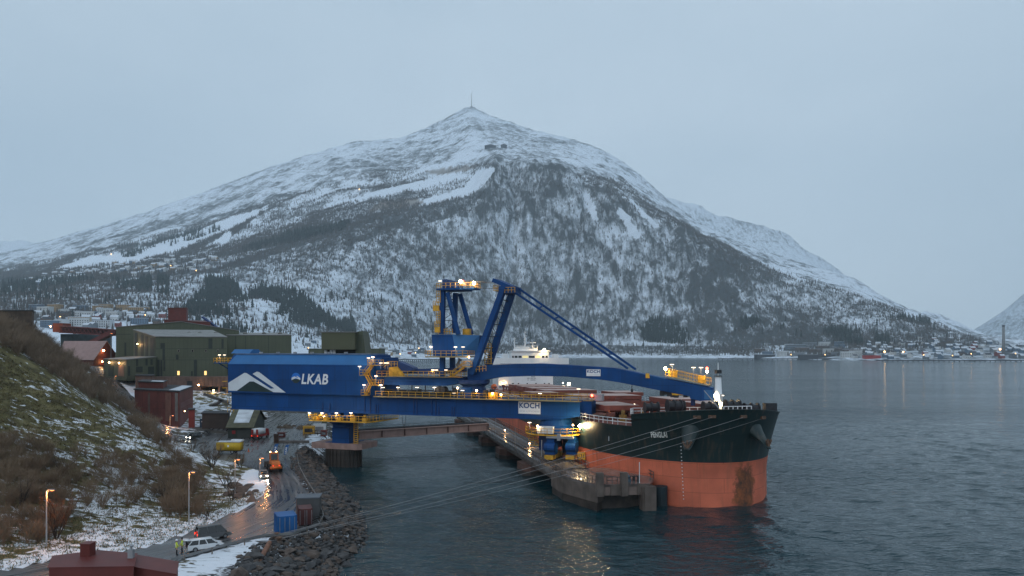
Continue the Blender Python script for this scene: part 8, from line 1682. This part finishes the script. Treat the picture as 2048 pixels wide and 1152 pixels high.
# quay edge along the far shore
for k, (x0, x1, yv, lb_) in enumerate([(1440, 1720, 719.5, 'dark timber quay along the far shore below the warehouses'), (1760, 2048, 723.5, 'dark quay edge along the far right town'), (772, 882, 721.5, 'long timber pier across the bay behind the loader')]):
    Y0 = CH*FPX/(yv-YH)*0.985; a, b = P(x0, yv, Y0), P(x1, yv, Y0); q = thing('far_quay', lb_, 'quay', (a.x, Y0, 0)); s = MB(); w = b.x-a.x; s.box(0, w, 0, 18, 2.2, 4.2); s.build('deck', hdark, q)
    for j in range(28): s = MB(); x = (j+0.5)*w/28; s.box(x-0.8, x+0.8, 0.3, 1.9, -3, 2.2); s.build('pile', hdark, q)
# town lights
fl_m = glow('far_lamp', (1.0, 0.55, 0.2), 9)
LT = [(1768, 707), (1804, 708), (1999, 703), (2030, 712), (1846, 714), (1700, 706), (1905, 716), (222, 509), (340, 534), (240, 529), (302, 540), (390, 545), (120, 640), (205, 650), (290, 636), (716, 379), (800, 712), (830, 709), (650, 705), (1580, 714), (1650, 716), (1940, 712), (95, 652), (835, 700), (615, 702)]
for k, (px, py) in enumerate(LT):
    c = on_mountain(px, py+3); t = thing('town_lamp', 'tiny warm street light glowing in the far town', 'street lamp', c, 0, 'tiny warm lights of the far town'); s = MB(); r_ = 1.0*c.y/1900*(2.2 if px in (1768, 1999, 1804) else 1.0); s.ball((0, 0, 9), r_, 8, 0); s.build('lamp_glow', fl_m, t); s = MB(); s.tube([(0, 0, -2), (0, 0, 9)], 0.12, 6); s.build('pole', hdark, t)
# summit mast and the two mountain lodges
c = on_mountain(941, 214); c.z -= 6; t = thing('summit_mast', 'slender transmitter mast on the mountain summit', 'mast', c); hh = P(941, 186, c.y).z-c.z; s = MB(); s.tube([(0, 0, 0), (0, 0, hh*0.62), (0, 0, hh)], [3.6, 2.4, 1.2], 10); s.build('shaft', hdark, t); s = MB(); s.lathe([(4.5, 0), (4.5, 5), (3, 6)], (0, 0, hh*0.42), 12); s.build('collar', hdark, t); s = MB(); s.box(-14, 10, -6, 6, -4, 9); s.build('base_station', hdark, t)
for (px, lb_) in [(979, 'larger dark mountain lodge below the summit'), (1005, 'smaller dark mountain lodge right of the larger one')]:
    c = on_mountain(px, 297); t = thing('mountain_lodge', lb_, 'building', c); w = 22/1500*c.y/2 if px == 979 else 12/1500*c.y/2; s = MB(); s.box(-w, w, 0, 20, -10, 16); s.build('wall', hdark, t); s = MB(); s.prism([(-w-2, 16.2), (0, 24), (w+2, 16.2)], lambda q, k: (q[0], -2+24*k, q[1])); s.build('roof', paint('lodge_roof', (0.10, 0.11, 0.13), 0.8), t)
# ================================================================ HAZE
hz = MB(); hz.box(-9800, 9800, -900, 10600, -40, 2700)
m = bpy.data.materials.new('misty_air'); m.use_nodes = True; m.node_tree.nodes.clear()
o_ = m.node_tree.nodes.new('ShaderNodeOutputMaterial'); v_ = m.node_tree.nodes.new('ShaderNodeVolumePrincipled')
v_.inputs['Color'].default_value = (0.80, 0.92, 1.0, 1); v_.inputs['Density'].default_value = 0.85e-4; v_.inputs['Anisotropy'].default_value = 0.0
m.node_tree.links.new(v_.outputs[0], o_.inputs['Volume'])
tag(hz.build('haze', m), 'thin cold mist over the fjord', kind='stuff')
